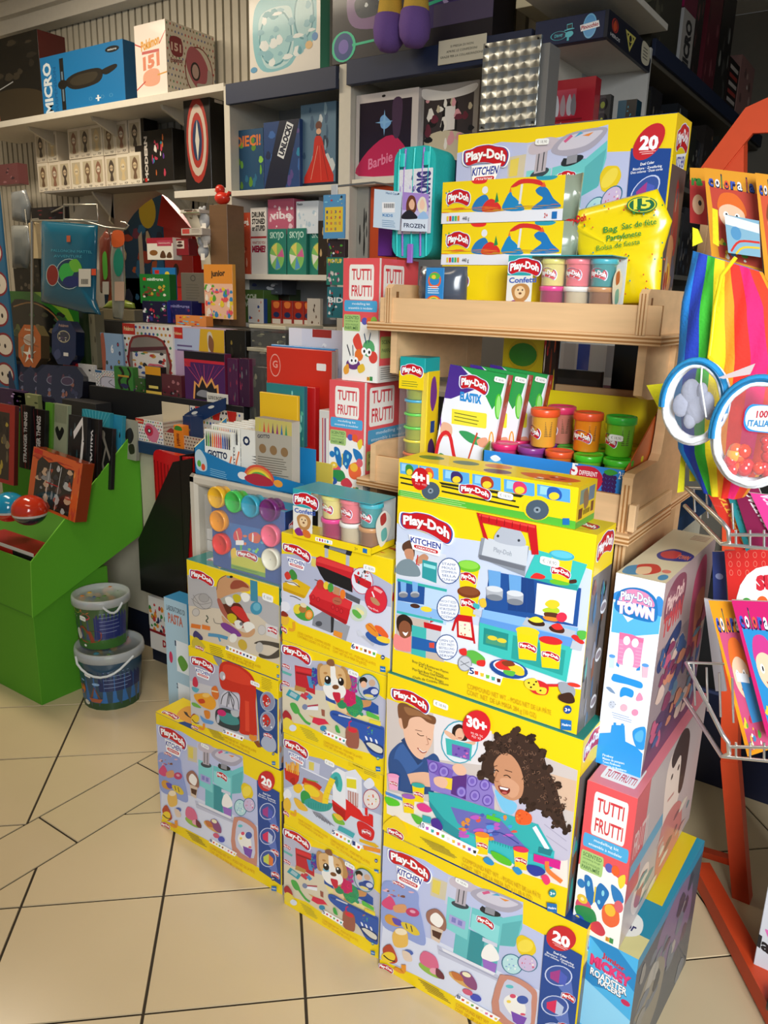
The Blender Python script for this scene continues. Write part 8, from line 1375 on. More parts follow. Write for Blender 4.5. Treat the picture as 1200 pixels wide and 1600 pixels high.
for r_ in (('red_frame_pack','tall red edged blister box at the far left of the green display',-30,628,20,745,1.62,'#5a1a18',lambda a: (a.R('#a8281f',0,0,1,1),a.R('#3a3028',.02,.1,.85,.95),a.img(['#6a6048','#8a7a58','#2a2420','#b8a040'],.05,.15,.8,.9,22,3))),
           ('wand_box','black slim wand box with white lettering, left of the pair',30,634,46,730,1.72,BK,wandbox('STRANGER THINGS','#d8d4d0','#8a1c20')),
           ('wand_box','black slim wand box with white lettering, right of the pair',48,640,68,735,1.73,BK,wandbox('STRANGER THINGS','#c8c4c0','#6a1c20')),
           ('sketch_pack','pale green striped stationery pack behind the wand boxes',69,630,80,715,1.76,'#5a8a2a',lambda a: a.R('#5a9a2a',0,0,1,1)),
           ('sketch_pack','grey-white ruled stationery pack with green edge',81,631,103,712,1.77,'#9aa080',lambda a: (a.R('#9aa084',0,0,1,1),[a.L('#5a6048',.03,.1 + k * .09,.02,.1 + k * .09,.35) for k in range(10)],a.B('#1a1c18',.2,.5,.35,.42,.5,.5,.65,.42,.8,.5,.5,.68))),
           ('skeleton_pen_pack','black pack with a white skeletal hand in the green display',104,650,132,770,1.72,'#1a1a1c',lambda a: (a.R('#1a1a1c',0,0,1,1),a.img(['#2a4a54','#4a5a5c'],.05,.1,.5,.9,12,3),a.L('#e8e4e0',.1,.3,.25,.75,.05,.8,.3),a.L('#e8e4e0',.12,.8,.3,.72,.6),a.E('#e8e4e0',.68,.66,.16,.07),[a.L('#e8e4e0',.07,.6 + k * .07,.66,.52 + k * .09,.8) for k in range(4)])),
           ('demon_pen_pack','black pack lettered in white next to the skeletal hand',133,655,150,765,1.74,BK,lambda a: (a.R(BK,0,0,1,1),a.sub([(.2,.7),(.2,.15),(.6,.15),(.6,.7)],lambda s: s.T('UNOWN-X|'.strip('|'),0,.8,1,.8,.8,'#e8e4e0',.05)),a.L('#5a1c24',.04,.8,.2,.8,1))),
           ('comic_pack','turquoise rayed comic pack behind the skeletal hand',126,640,168,720,1.84,'#2a8a9c',lambda a: (a.R('#2a94a8',0,0,1,1),[a.L('#6ac0d0',.02,.5,.6,k / 8,0) for k in range(9)],a.img(ANI,.1,.2,.9,.9,14,3))),
           ('comic_pack','second turquoise comic pack, right of the first',168,648,188,720,1.86,'#2a8aa0',lambda a: (a.R('#2a8cb0',0,0,1,1),a.img(ANI,.1,.1,.9,.95,16,5))),
           ('cow_print_pack','grey and black comic pack at the right end of the green display',188,655,212,715,1.885,'#8a8a7a',lambda a: (a.R('#9a9a8a',0,0,1,1),a.B('#2a2420',.3,.3,.6,.2,.8,.4,.6,.6,.3,.5),a.B('#2a2420',.5,.65,.8,.6,.9,.8,.6,.85))),
           ('figure_pen_pack','black and grey armoured figure pack in front of the turquoise packs',150,668,172,760,1.79,'#1a1a1a',lambda a: (a.R('#1a1a1a',0,0,1,1),a.L('#8a8478',.12,.3,.1,.6,.3,.4,.6,.7,.9),a.E('#8a8478',.35,.12,.16,.07),a.L('#8a8478',.08,.6,.3,.9,.5)))):
    nm,lb,xl,yt,xr,yb,Y,c,A = r_; pc(nm,lb,'packet',xl,yt,xr,yb,Y,.018,None,c,A,rx=-.12)
def orange_box():
    p = at(42,785,Y=1.60); c = '#c85a24'
    def A(a):
        a.R('#d8602c',0,0,1,1); a.img(['#e88a3a','#c8442c','#a83420'],0,0,1,.2,14,3); a.img(['#e88a3a','#c8442c'],.84,.1,1,1,14,3); a.R('#c8281f',.02,.02,.2,.1)
        a.P('#2c2824',.12,.95,.12,.22,.2,.12,.35,.18,.5,.12,.7,.18,.86,.16,.86,.95); a.img(['#8a8a88','#5a4a44','#c8a888','#a84a34','#3a3a3c','#b8b8b4'],.16,.2,.84,.92,40,5)
        for x in (.4,.62): a.L('#c8c8c4',.012,x,.18,x - .04,.94)
        a.L('#a82a2c',.02,.34,.52,.6,.52)
    carton('figure_set_box','orange flame-edged window box leaning in the green display','toy box',p.x,1.60,p.z,at(115,790,Y=1.6).x - p.x,.05,at(60,703,Y=1.6).z - p.z,c='#8a3a1c',A=A,m='gloss',rx=-.18,ry=.08)
orange_box()
for (x,y,c,c2,lb) in ((14,792,'#0f8fb8','#c8281f','shiny turquoise ball-shaped capsule in the green display'),(46,797,'#c83214','#1c2c3a','shiny orange-red ball-shaped capsule beside the turquoise one')):
    p_ = at(x,y,Y=1.52); m = MB(); m.lathe([(max(.001,.062 * sin(t)),-.055 * cos(t)) for t in [pi * k / 20 for k in range(21)]],(0,0,0),28,[c2] * 8 + ['#c8c8c8'] + [c] * 12,'gloss'); m.build('ball_capsule',loc=p_,label=lb,cat='capsule',group=None)
carton('red_card_box','red and black low display box at the front of the green display','box',-2.86,1.475,.47,.355,.1,.115,c='#a81c1c',A=lambda a: (a.R('#b81f1c',0,0,1,1),a.R('#d8d4cc',0,0,1,.12),a.R('#161416',.62,.12,1,1),a.R('#e8e4dc',.72,.6,.95,.85),[a.R('#1a1a1a',.74 + k * .025,.63,.75 + k * .025,.8) for k in range(8)],a.ring('#7a1214','#b81f1c',.5,.5,.07,.2,.02),a.R('#1c1a1c',.05,.2,.3,.7)),rz=0)
# ---- buckets of modelling dough
def bucket(nm,lb,x,y,z,r,h,art,big):
    u = MB(); u.lathe([(.001,0),(r * .84,0),(r * .87,.006),(r * .98,h * .86),(r * .98,h * .88)],(0,0,0),40,'#3a5a34' if not big else '#2c4a60','plastic')
    u.lathe([(r * .86,h * .3),(r * .865,h * .3)],(0,0,0),8,'#fff')
    o = u.build(nm,loc=(x,y,z),label=lb,cat='bucket',group='clear-lidded dough buckets')
    m = MB(); R_ = lambda zz: r * (.872 + .11 * zz / h)
    A = Art(m,(0,0,0),(1,0,0),(0,0,1),1,1)
    def P3(xy): t = (xy[0] - .5) * 3.4 + .35; zz = h * .86 * (1 - xy[1]); q = R_(zz) + .0008 + A.z; return Vector((q * sin(t),-q * cos(t),zz))
    A.P3 = P3
    def pl(pts,c,a=A):
        if len(pts) == 4 and abs(pts[0][0] - pts[1][0]) > .15 and abs(pts[0][1] - pts[1][1]) < .02:      # long strips follow the curve
            a.up(); n = 10; v = []; f = []
            for k in range(n + 1):
                s_ = k / n; v += [a.P3((pts[0][0] + (pts[1][0] - pts[0][0]) * s_,pts[0][1])),a.P3((pts[3][0] + (pts[2][0] - pts[3][0]) * s_,pts[3][1]))]
            f = [[2 * k + 1,2 * k + 3,2 * k + 2,2 * k] for k in range(n)]; a.mb.add(v,f,c,a.m,True); return a
        a.up(); v = [a.P3(p) for p in pts]; s_ = sum(pts[i][0] * pts[(i + 1) % len(pts)][1] - pts[(i + 1) % len(pts)][0] * pts[i][1] for i in range(len(pts)))
        a.mb.add(v if s_ < 0 else v[::-1],[list(range(len(v)))],c,a.m); return a
    A.poly = pl; art(A); m.build('printed_sleeve',o)
    m = MB(); m.lathe([(r * .985,h * .84),(r * 1.06,h * .85),(r * 1.06,h * .94),(r * 1.04,h),(r * .97,h),(r * .95,h * .965),(.001,h * .965)],(0,0,0),40,'#d8dcdc','frost'); m.build('lid',o)
    m = MB(); rr_ = random.Random(int(r * 1000))
    for k in range(16): t = rr_.uniform(0,6.28); q = r * rr_.uniform(.1,.78); m.ball((q * cos(t),q * sin(t),h * rr_.uniform(.87,.91)),r * .15,rr_.choice(['#d8803a','#e0b03a','#3a7a8a','#c8503a','#6a8a4a','#3a5a9a']),'matte',8,6)
    g_ = m.build('dough_lumps',o); g_['kind'] = 'stuff'
    m = MB(); s_ = 1 if big else .35; m.tube([(r * 1.06 * sin(t),-r * 1.06 * cos(t) - (.008 if 0 < k < 10 else 0),h * .9 - (.055 * s_) * sin(pi * k / 10)) for k,t in [(k,-.25 + k * .19) for k in range(11)]] if big else [(r * 1.06 * sin(t),-r * 1.06 * cos(t),h * .9 - .03 * sin(pi * k / 6)) for k,t in [(k,1.0 + k * .12) for k in range(7)]],.0045,'#d0d4d4','plastic'); m.build('handle',o)
    sticker(o,r * .02,h * .6,.034,.018,y=-r * .965)
def art_sea(a):
    a.R('#2a5a9a',0,.0,1,.3); a.R('#1c3a78',.0,.02,1,.12); a.R('#2f6aa8',0,.3,1,.85); a.R('#2a4a2a',0,.85,1,1); a.R('#1c2c5a',.55,.05,1,.6); a.lines('#8aa0c8',.6,.12,.9,.12,.01,6,0,.08)
    a.B('#d86a2c',.12,.55,.2,.48,.34,.5,.38,.62,.3,.75,.16,.72); a.E('#e8902c',.2,.58,.04,.05); a.E('#e8902c',.3,.6,.04,.06); a.E('#c85a20',.25,.68,.05,.04); a.P('#7a4a34',.44,.75,.5,.5,.56,.75); a.P('#a85a3a',.42,.76,.58,.76,.55,.84,.45,.84); a.E('#8ab0d8',.35,.42,.03,.02); a.E('#8ab0d8',.52,.45,.04,.03); a.E('#e8e0d0',.38,.88,.04,.05)
def art_dog(a):
    a.R('#6a4a4a',0,0,1,.3); a.R('#3a4a6a',0,.25,1,.8); a.R('#3a6a2a',0,.78,1,1); a.R('#1f2c6a',.58,.05,1,.75); a.lines('#8a98c0',.64,.15,.9,.15,.01,6,0,.09)
    a.E('#e0a03a',.2,.08,.07,.06); a.E('#e8c83a',.34,.1,.07,.06); a.E('#d86a3a',.48,.08,.06,.06); a.E('#c83a4a',.48,.22,.06,.07); a.R('#101010',.24,.22,.36,.28); a.R('#e8e8e0',.26,.24,.34,.26); a.B('#d8a888',.06,.3,.16,.22,.2,.4,.1,.46); a.B('#c8c0b0',.1,.5,.18,.42,.22,.55,.14,.6)
    a.B('#8a3a24',.38,.5,.44,.45,.5,.55,.6,.55,.66,.6,.62,.8,.4,.82); a.B('#d8d4d0',.3,.62,.36,.52,.4,.7,.34,.8); a.ring('#e8d03a','#3a6a2a',.1,.85,.06,.07,.02); a.ring('#e05a8a','#3a6a2a',.24,.86,.05,.06,.02); a.E('#e8e8e0',.44,.92,.02,.03)
pB = at(142,1050,Y=1.62)
bucket('dough_bucket','wider lower bucket of dough with an orange fish picture',-2.355,1.65,0,.118,.225,art_sea,True)
bucket('dough_bucket','smaller bucket with a brown dog picture, stacked on the wider one',-2.385,1.65,.2265,.098,.19,art_dog,False)
# ---- hanging things at the left, on white wire hooks
def wires():
    m = MB(); Y = 2.0
    A_ = lambda x,y: at(x,y,Y=Y)
    m.tube([A_(100,348),A_(100,320),A_(152,320),A_(154,346),A_(100,343)],.0035,'#d0ccc0','metal'); m.tube([A_(128,344),A_(165,355),A_(196,358),A_(201,352),A_(196,348),A_(189,347)],.0035,'#d0ccc0','metal'); m.tube([A_(50,343),A_(60,342)],.003,'#d0ccc0','metal'); m.tube([A_(50,346),A_(50,560)],.006,'#c8c4b8','metal'); m.tube([A_(50,345),A_(128,345)],.004,'#d0ccc0','metal')
    B_ = lambda x,y,Yb: at(x,y,Y=Yb)
    m.tube([A_(50,346),B_(54,350,2.06),B_(42,352,2.16),B_(36,300,2.21),B_(40,298,2.24)],.003,'#d0ccc0','metal'); m.tube([A_(100,322),B_(80,332,2.31)],.003,'#d0ccc0','metal'); m.tube([A_(165,355),B_(170,364,2.105),B_(186,364,2.085)],.003,'#d0ccc0','metal')
    m.build('wire_rack',label='white bent-wire hanging rack above the left goods',cat='rack')
wires()
def pouch(nm,lb,q,Y,c,deep=.015,art=None,m_='foil'):
    P = [at(x,y,Y=Y) for x,y in q]; o_ = P[0]; P = [p - o_ for p in P]; n = len(P); ctr = sum(P,Vector()) / n; edge = []
    for i in range(n): edge += [P[i].lerp(P[(i + 1) % n],k / 4) for k in range(4)]
    u = MB(); u.loft([[ctr + (e - ctr) * s_ + Vector((0,d,0)) for e in edge] for s_,d in ((.2,deep * .8),(.8,deep * .6),(1,0),(.95,-deep * .5),(.75,-deep),(.4,-deep * 1.1))],c,m_)
    if art:
        a = Art(u,(0,-deep * 1.15,0),(1,0,0),(0,0,1),1,1); a.cl = False
        def t(x,y): p = at(x,y,Y=Y - deep * 1.15) - o_; return (p.x,p.z)
        a.t = t; art(a)
    return u.build(nm,loc=o_,label=lb,cat='packet')
pouch('toy_bag','turquoise plastic bag of toys hanging from the wire rack',[(65,472),(66,345),(108,348),(153,352),(150,470),(158,492),(135,490)],1.96,'#0c607c',.02,lambda a: (a.R('#c8603a',104,368,110,378),a.T('PALLONCINI MATTEL',80,393,144,396,4,'#4aa8c0',.0),a.T('AVVENTURE',84,402,128,403,4,'#4aa8c0',0),a.ring('#b8d0d0','#1c3a5a',108,428,21,24,1),a.ring('#a8c0c0','#8a2a24',82,430,10,17,1),a.B('#38b04c',92,425,100,412,118,415,112,432,98,440),a.B('#6ab83a',108,410,120,405,128,420,115,425),a.E('#1c2c6a',112,440,14,9),a.R('#d8d4c8',123,420,142,448),a.R('#e0502c',143,420,150,430),[a.R('#2a2a2a',127 + k * 1.6,436,128 + k * 1.6,444) for k in range(7)]))
pouch('capsule_stick','clear tube toy with a red top and green capsule, left of two',[(158,458),(156,372),(165,360),(176,365),(172,460)],2.1,'#7a3a2c',.012,lambda a: (a.B('#58a83a',160,400,166,395,168,430,162,435),a.R('#c8c0b0',160,440,170,460)))
pouch('capsule_stick','clear tube toy with an orange top and teal capsule, right of two',[(178,498),(174,400),(178,362),(192,362),(194,400),(196,460),(192,500)],2.08,'#8a8a7c',.014,lambda a: (a.B('#d8602c',176,362,192,362,193,382,176,385),a.E('#2a8a70',185,410,8,22),a.R('#c8a890',179,440,194,470)))
pouch('silver_blister_pack','crinkled silver blister packs hanging at the far left, upper bunch',[(22,345),(20,300),(40,296),(48,320),(46,350)],2.2,'#7a7e80',.02)
pouch('silver_blister_pack','crinkled silver blister packs hanging at the far left, lower bunch',[(22,420),(20,352),(46,352),(50,385),(44,420)],2.15,'#8a8c88',.02)
pouch('crumpled_wrapper','green and gold crumpled wrapper on the beige carton',[(160,482),(172,470),(190,466),(210,474),(212,482)],2.4,'#7a8a34',.02)
row([('dark_card_row','row of dark hanging cards between the silver packs and the turquoise bag','card',24,404,64,455,2.24,.03,None,'#16130f',pic('#16130f',['#3a342c','#5a5044'],3,n=12)),
     ('dark_card_row','upper dark red-trimmed card behind the white wire rack','card',50,325,100,345,2.3,.03,None,'#120e12',pic('#120e12',['#5a1c24','#2a2a34'],3,n=8)),
     ('wooden_peg','pale wooden clothes-peg shaped toy hanging left of the turquoise bag','toy',49,348,60,404,2.05,.02,None,'#c8b48c',None),
     ('pink_card','dull pink packet at the far left under the upper shelf','packet',-5,258,30,290,2.7,.06,None,'#7a4448',pic('#7a4448',['#a87078','#4a2a34'],2,n=8)),
     # packets hung near the centre
     ('number_puzzle_pack','blue card with a yellow sliding number puzzle hanging beside the kit boxes','packet',505,305,538,373,1.9,.006,None,'#4a8ac0',lambda a: (a.R('#5a9ac8',0,0,1,1),a.R('#e8c83a',.08,.28,.92,.85),[a.T(str(k + 1),.14 + (k % 4) * .2,.42 + (k // 4) * .13,.22 + (k % 4) * .2,.42 + (k // 4) * .13,.06,['#2a4a8a','#c8384a'][k % 2],.04) for k in range(15)],a.img(['#e8c83a','#c83a4a','#8ad0e8'],.1,.03,.9,.22,8,2),a.E('#2a3a4a',.85,.06,.05,.03))),
     ('small_game_pack','green hanging pack with purple figures, under the number puzzle','packet',510,402,536,445,1.9,.02,None,'#2a7a6a',pic('#2a7a6a',['#e8e4e0','#8a3a6a','#d8d0c8'],3,'PIC FLIP','#e8d03a',.2,.14)),
     ('small_game_pack','teal and red hanging pack, lowest of the three by the kit boxes','packet',511,448,538,496,1.88,.02,None,'#2a6a70',pic('#2a7078',['#a82a2c','#e8e4e0','#1a1a1c','#5a9a4a'],4,'BID','#f0f0ec',.5,.16)),
     ('small_game_pack','dark pack with fruit-coloured wings behind the number puzzle','packet',512,374,538,402,1.92,.02,None,'#3a2a2a',pic('#3a2a2a',['#c83a3a','#58a83a','#f0ece4','#3a4a9a'],5,n=12))])
# ---- pencil cases hanging over the kit boxes
def pcase(nm,lb,x0,y0,x1,y1,Y,D,c,zc,c2,art=None,rot=0,left='#3a2c34'):
    bl,br,tl = at(x0,y1,Y=Y),at(x1,y1,Y=Y),at(x0,y0,Y=Y); W_ = br.x - bl.x; H_ = tl.z - bl.z
    u = MB(); n = 6; r = min(W_ * .42,.03)
    def sec(x): return x
    P = []
    for cx,cz,a0 in ((W_ - r,H_ - r,0),(r,H_ - r,90),(r,r,180),(W_ - r,r,270)): P += [(cx + r * cos(math.radians(a0 + k * 90 / n)),cz + r * sin(math.radians(a0 + k * 90 / n))) for k in range(n + 1)]
    u.loft([[Vector((x,y,z)) for x,z in P] for y in (D,D * .75,D * .5,D * .25,.0)],c,'fabric'); o = u.build(nm,loc=bl,rz=rot,label=lb,cat='pencil case')
    for k,x in enumerate((.14,.28,.5,.72,.86)):
        m = MB(); m.tube([(W_ * x,-.001,.004),(W_ * x,-.004,H_ * .2),(W_ * x,-.004,H_ * .8),(W_ * x,-.001,H_ - .004)],.0025,zc if k % 2 == 0 else c2,'plastic'); m.build('zip',o)
    if art: m = MB(); m.box(W_ * .16,-.006,H_ * .22,W_ * .96,-.002,H_ * .8,'#e4e4ea','fabric'); art(Art(m,(W_ * .16,-.0062,H_ * .22),(1,0,0),(0,0,1),W_ * .8,H_ * .58)); m.build('front_pocket',o)
    m = MB(); m.box(W_ * .45,-.012,-.012,W_ * .58,-.006,.03,c2,'plastic'); m.build('zip_puller',o)
    for s_ in (.25,.82): m = MB(); m.box(W_ * s_ - .006,-.01,H_ * .82,W_ * s_ + .006,-.005,H_ * .94,zc,'plastic'); m.build('zip_puller',o)
    return o
pcase('pencil_case','large teal three-zip pencil case hanging at the stand with printed tags',612,232,675,403,1.60,.085,'#1fb4b0','#2ad0c8','#9a6ac8',lambda a: (a.sub([(.55,.62),(.55,.05),(.95,.05),(.95,.62)],lambda s: s.T('STRONG',0,.95,1,.95,.9,'#3a3a7a',.06)),a.img(['#b8a8d8','#3ab0c0','#6a6a9a'],.05,.05,.5,.5,12,4),a.T('ER',.36,.62,.5,.62,.07,'#5a5a9a',.02)))
pcase('pencil_case','dark blue and red pencil case hanging behind the teal one',676,248,706,330,1.68,.06,'#1c3a78','#c82a2c','#2a5aa8',None)
pc('purple_case','purple case edge behind the printed tags','pencil case',590,345,612,400,1.66,.06,None,'#5a1c80',None,m='fabric')
def tags():
    Y = 1.575
    for q,c,lb,art in ((((585,295),(628,300),(624,360),(583,355)),'#c8dcec','pale blue paper swing tag with a barcode on the teal pencil case',lambda a: (a.T('Hard Case',603,303,622,305,3.5,'#3a6a9a',.01),a.R('#f0f2f4',597,316,617,332),[a.R('#20242a',600 + k * 1.5,318,600.8 + k * 1.5,325) for k in range(11)],a.T('KIDS',598,338,614,339,4,'#2a7ab8',.02),a.lines('#7aa0c0',597,344,620,346,.8,4,0,3),a.E('#1a1a1c',623,303,1.2,1.2))),
                      (((629,300),(670,303),(668,362),(627,361)),'#c8c0e8','printed swing tag with two girls on a purple ground, right of the barcode tag',lambda a: (a.P('#a888d0',629,300,670,303,669,330,629,328),a.P('#d8e4f2',628,342,669,340,668,362,627,361),a.B('#6a3a24',635,318,640,306,648,308,651,325,645,335,636,333),a.B('#e8b898',639,318,644,311,648,318,646,327,641,326),a.B('#22202a',629,335,640,328,652,338,650,342,629,342),a.B('#e8e0c8',652,320,658,308,665,311,667,330,656,332),a.B('#f0c8b0',656,318,660,311,664,318,662,327,657,326),a.B('#9ac0e8',653,338,662,330,669,338,668,342,654,342),a.T('FROZEN',631,355,664,357,6.5,'#16244a',.02)))):
        P = [at(x,y,Y=Y) for x,y in q]; o_ = P[3]; m = MB(); m.prism([p - o_ for p in P][::-1],(0,.0012,0),c,'card'); a = Art(m,(0,-.0002,0),(1,0,0),(0,0,1),1,1); a.cl = False
        a.t = lambda x,y: ((at(x,y,Y=Y) - o_).x,(at(x,y,Y=Y) - o_).z); art(a); m.build('swing_tag',loc=o_,label=lb,cat='tag')
tags()
for k,(xl,yt,xr,c,lb) in enumerate(((254,584,284,'#5a2430','clear-wrapped maroon pack right of the gold and black one'),(212,590,227,'#2a5a24','dark green folded pack between the green wavy and the gold packs'),(196,606,210,'#4a3a5a','purple patterned pack low behind the open dotted tray'))):
    pc('wrapped_card_pack',lb,'packet',xl,yt,xr,622,2.043,.03,rc,c,pic(c,['#8a8a90','#2a2024','#a86a70'],k,n=9),m='gloss')
# small things at the front edge of the counter
row([('orange_card_packet','narrow orange upright packet at the counter corner beside the black folder holder','packet',273,664,287,712,1.90,.03,ZC,'#e8801c',lambda a: (a.R('#e8841c',0,.22,1,1),a.B('#3a8a2c',.1,.2,.3,.02,.8,.05,.9,.2),a.sub([(.8,.9),(.8,.35),(.2,.35),(.2,.9)],lambda s: s.T('Pokémon',0,.8,1,.8,.6,'#7a2a10',.04)))),
     ('navy_header_rack','dark navy card header strip rising behind the orange packet','display',288,650,300,712,1.93,.06,ZC,'#14305a',lambda a: (a.R('#14305a',0,0,1,1),a.T('Pokémon',.1,.5,.9,.45,.1,'#a08a3a',.03),a.R('#101014',0,.7,1,1)))])
h_ = MB(); P = [at(x,y,Y=1.99) for x,y in ((284,672),(288,648),(300,640),(352,622),(352,640),(306,662))]; o_ = P[0]; h_.prism([p - o_ for p in P],(0,.004,0),'#14305a'); a = Art(h_,(0,-.0002,0),(1,0,0),(0,0,1),1,1); a.cl = False
a.t = lambda x,y: ((at(x,y,Y=1.99) - o_).x,(at(x,y,Y=1.99) - o_).z); a.E('#d8d8d0',304,645,5,2.2,-15); a.E('#d8d8d0',330,636,5,2.2,-15)
h_.build('hanging_card_strip',loc=o_,label='dark blue card strip with pale hanging slots above the orange packet',cat='card')
fl = riser('flat_black_tray','flat dark tray on the counter in front of the smoky tins',at(98,640,Y=1.96).x,at(150,640,Y=1.96).x,1.96,2.035,ZC,ZC + .10,'#2a2828')
for k,(xl,yt,xr,c,lb) in enumerate(((100,566,122,'#b81c20','red and white card header leaning behind the smoky tins'),(124,568,150,'#d0ccc8','white card header with a black hanging slot, right of the red and white one'),(0,606,40,'#3a1a4a','purple foil packet at the far left above the green display'),(22,612,60,'#8a9060','pale green monster card at the far left above the wand boxes'))):
    pc('card_header',lb,'card',xl,yt,xr,yt + (26 if k < 2 else 24),2.07 if k < 2 else 1.93,.01 if k < 2 else .02,None,c,pic(c,[['#e8e4e0','#8a1418'],['#1a1a1c','#e8e4e0'],['#6a3a8a','#c8a8d8'],['#2a3a1c','#c8c89a']][k],k,n=7))
m = MB(); o_ = at(522,300,Y=1.93); m.box(-.012,0,at(522,500,Y=1.93).z - o_.z,.012,.003,.02,'#c8ccd0','plastic'); m.tube([(0,.002,.015),(0,.2,.05),(0,YS - 1.935,.06)],.003,'#c8ccd0','metal')
for k in range(4): m.tube([(0,0,-.03 - .09 * k),(0,-.022,-.034 - .09 * k)],.002,'#c8ccd0','metal')
m.build('clip_strip',loc=o_,label='pale hanging clip strip holding the small game packs by the kit boxes',cat='hanger')
# ================================================================ right side: orange rack, wire baskets, colouring books, bags
ORG = '#d8481c'
def orange_rack():
    u = empty('book_rack',(-.12,1.85,0),label='orange painted metal book rack with white wire baskets at the right',cat='rack'); O = Vector((-.12,1.85,0))
    A_ = lambda x,y,Y: at(x,y,Y=Y) - O
    def bar(nm,a,b,w,c=ORG):
        m = MB(); d = (b - a).normalized(); s_ = Vector((0,1,0)).cross(d).normalized() * w / 2; t = d.cross(s_).normalized() * w / 2
        m.prism([a + s_ + t,a - s_ + t,a - s_ - t,a + s_ - t],b - a,c,'paint'); m.build(nm,u)
    bar('leg',A_(1142,1185,1.98),A_(1165,1462,1.98),.042); bar('upright',A_(1142,1190,1.98),A_(1150,215,1.98),.04)
    bar('foot',Vector((A_(1090,1385,1.98).x,.13,.03)),Vector((.12,-.30,.03)),.045)
    bar('cross_bar',A_(1095,1330,2.05),A_(1145,1345,1.98),.02)
    # top side plate rising to the right
    P = [A_(x,y,1.955) for x,y in ((1080,282),(1095,262),(1165,168),(1200,152),(1240,152),(1240,205),(1176,208),(1116,282))]
    m = MB(); m.prism(P,(0,.012,0),'#d84a1c','paint'); m.build('side_plate',u)
    m = MB(); m.lathe([(.001,0),(.022,0),(.025,.006),(.025,.03),(.022,.036),(.001,.036)],A_(1200,1560,1.62),18,'#1a1a1c','plastic',axis='x'); m.build('caster',u)
    def basket(y0,y1,yb,Y):
        m = MB(); W = '#dcdad6'; r = .0038
        a,b,c = A_(1072,y0,Y),A_(1138,y1,Y - .1),A_(1205,y1 + 8,Y - .1)
        m.tube([a,b + Vector((-.01,0,.01)),b,b + Vector((.004,0,-.02)),A_(1128,y1 + 22,Y - .1),A_(1070,yb,Y)],r,W,'metal'); m.tube([b + Vector((0,0,-.008)),c],.003,W,'metal'); m.tube([A_(1128,y1 + 22,Y - .1),A_(1210,y1 + 30,Y - .1)],.003,W,'metal')
        m.tube([A_(1072,y0,Y),A_(1170,y0 + 4,Y)],.0025,W,'metal')
        for k in range(4): x = 1084 + k * 20; m.tube([A_(x,y0 + 8 * k,Y - .02 * k),A_(x + 2,yb + 10 + 9 * k,Y - .02 * k)],.002,W,'metal')
        for k in range(3): m.tube([A_(1150 + k * 22,y1,Y - .1),A_(1150 + k * 22,y1 + 26,Y - .1)],.002,W,'metal')
        m.build('wire_basket',u)
    basket(762,828,790,1.42); basket(1035,1160,1092,1.40)
orange_rack()
def sheet(nm,lb,q,Y,c,art=None,cat='colouring book',th=.006,m_='card',tilt=0):
    P = [at(x,y,Y=Y + tilt * k) for k,(x,y) in zip((0,0,1,1),q)]; o_ = P[3]; m = MB(); m.prism([p - o_ for p in P][::-1],(0,th,0),c,m_,'#d8d4cc')
    if art:
        W_,H_ = (P[2] - P[3]).length,(P[0] - P[3]).length; ux = (P[2] - P[3]).normalized(); uy = (P[0] - P[3]); uy = (uy - ux * uy.dot(ux)).normalized()
        a = Art(m,(0,0,0),ux,uy,W_,H_,z0=.0006); a.cl = False
        c0 = [(p - o_) for p in P]; a.t = lambda u,v: ((lambda w: (w.dot(ux),w.dot(uy)))(((c0[0] * (1 - u) + c0[1] * u) * (1 - v) + (c0[3] * (1 - u) + c0[2] * u) * v))); art(a)
    return m.build(nm,loc=o_,label=lb,cat=cat)
def colora(bg,inner,hair,title='colora la'):
    def f(a):
        a.R(bg,0,0,1,1); a.P(inner,.08,.2,1,.2,1,.97,.16,.97)
        for k,ch in enumerate(title): 
            x = .06 + sum(.05 if c in 'l ' else .125 for c in title[:k]); w = .025 if ch == 'l' else .105
            if ch != ' ': h = .13 if ch == 'l' else .09; a.T(ch,x,.19,x + w,.195,h,'#1c2050',.09); a.T(ch,x + .008,.185,x + w - .008,.19,h * .9,['#3a5ac0','#f0f0f0','#58a83a','#e85a3a'][k % 4],.02)
        a.B(hair,.2,.4,.3,.26,.55,.24,.72,.34,.74,.46,.5,.38,.3,.46); a.B('#f0c8a8',.24,.42,.45,.36,.7,.42,.7,.56,.5,.64,.26,.56); a.E('#fff',.36,.48,.05,.035); a.E('#fff',.58,.48,.05,.035); a.E('#2a2420',.37,.48,.022,.02); a.E('#2a2420',.57,.48,.022,.02); a.L('#a82a2c',.014,.4,.57,.48,.6,.56,.57,sm=True); a.img(['#c8304c','#e8c83a','#3a8ac0','#f0ece4','#58a83a'],.2,.68,.95,.95,16,5)
    return f
sheet('colouring_book','orange-edged COLORA LA book with a ginger-haired face on the rack top',[(1100,262),(1183,272),(1192,425),(1112,402)],1.58,'#e8a02c',colora('#e8a02c','#c84a3a','#e8702c'))
sheet('colouring_book','similar orange book half hidden behind the wooden post of the stand',[(1078,262),(1102,263),(1106,352),(1078,348)],1.64,'#e8a02c',lambda a: (a.R('#e8a02c',0,0,1,.22),a.R('#c83a3a',0,.22,1,1),a.T('ra',.1,.3,.8,.3,.16,'#3a8a3a',.06),a.E('#f0c8a8',.5,.65,.35,.18),a.E('#2a2420',.6,.62,.1,.05)))
sheet('colouring_book','orange book at the picture edge beside the ginger-haired one',[(1180,270),(1240,278),(1250,430),(1196,440)],1.55,'#e8a02c',colora('#e8a02c','#d85a3a','#8a4a2a'))
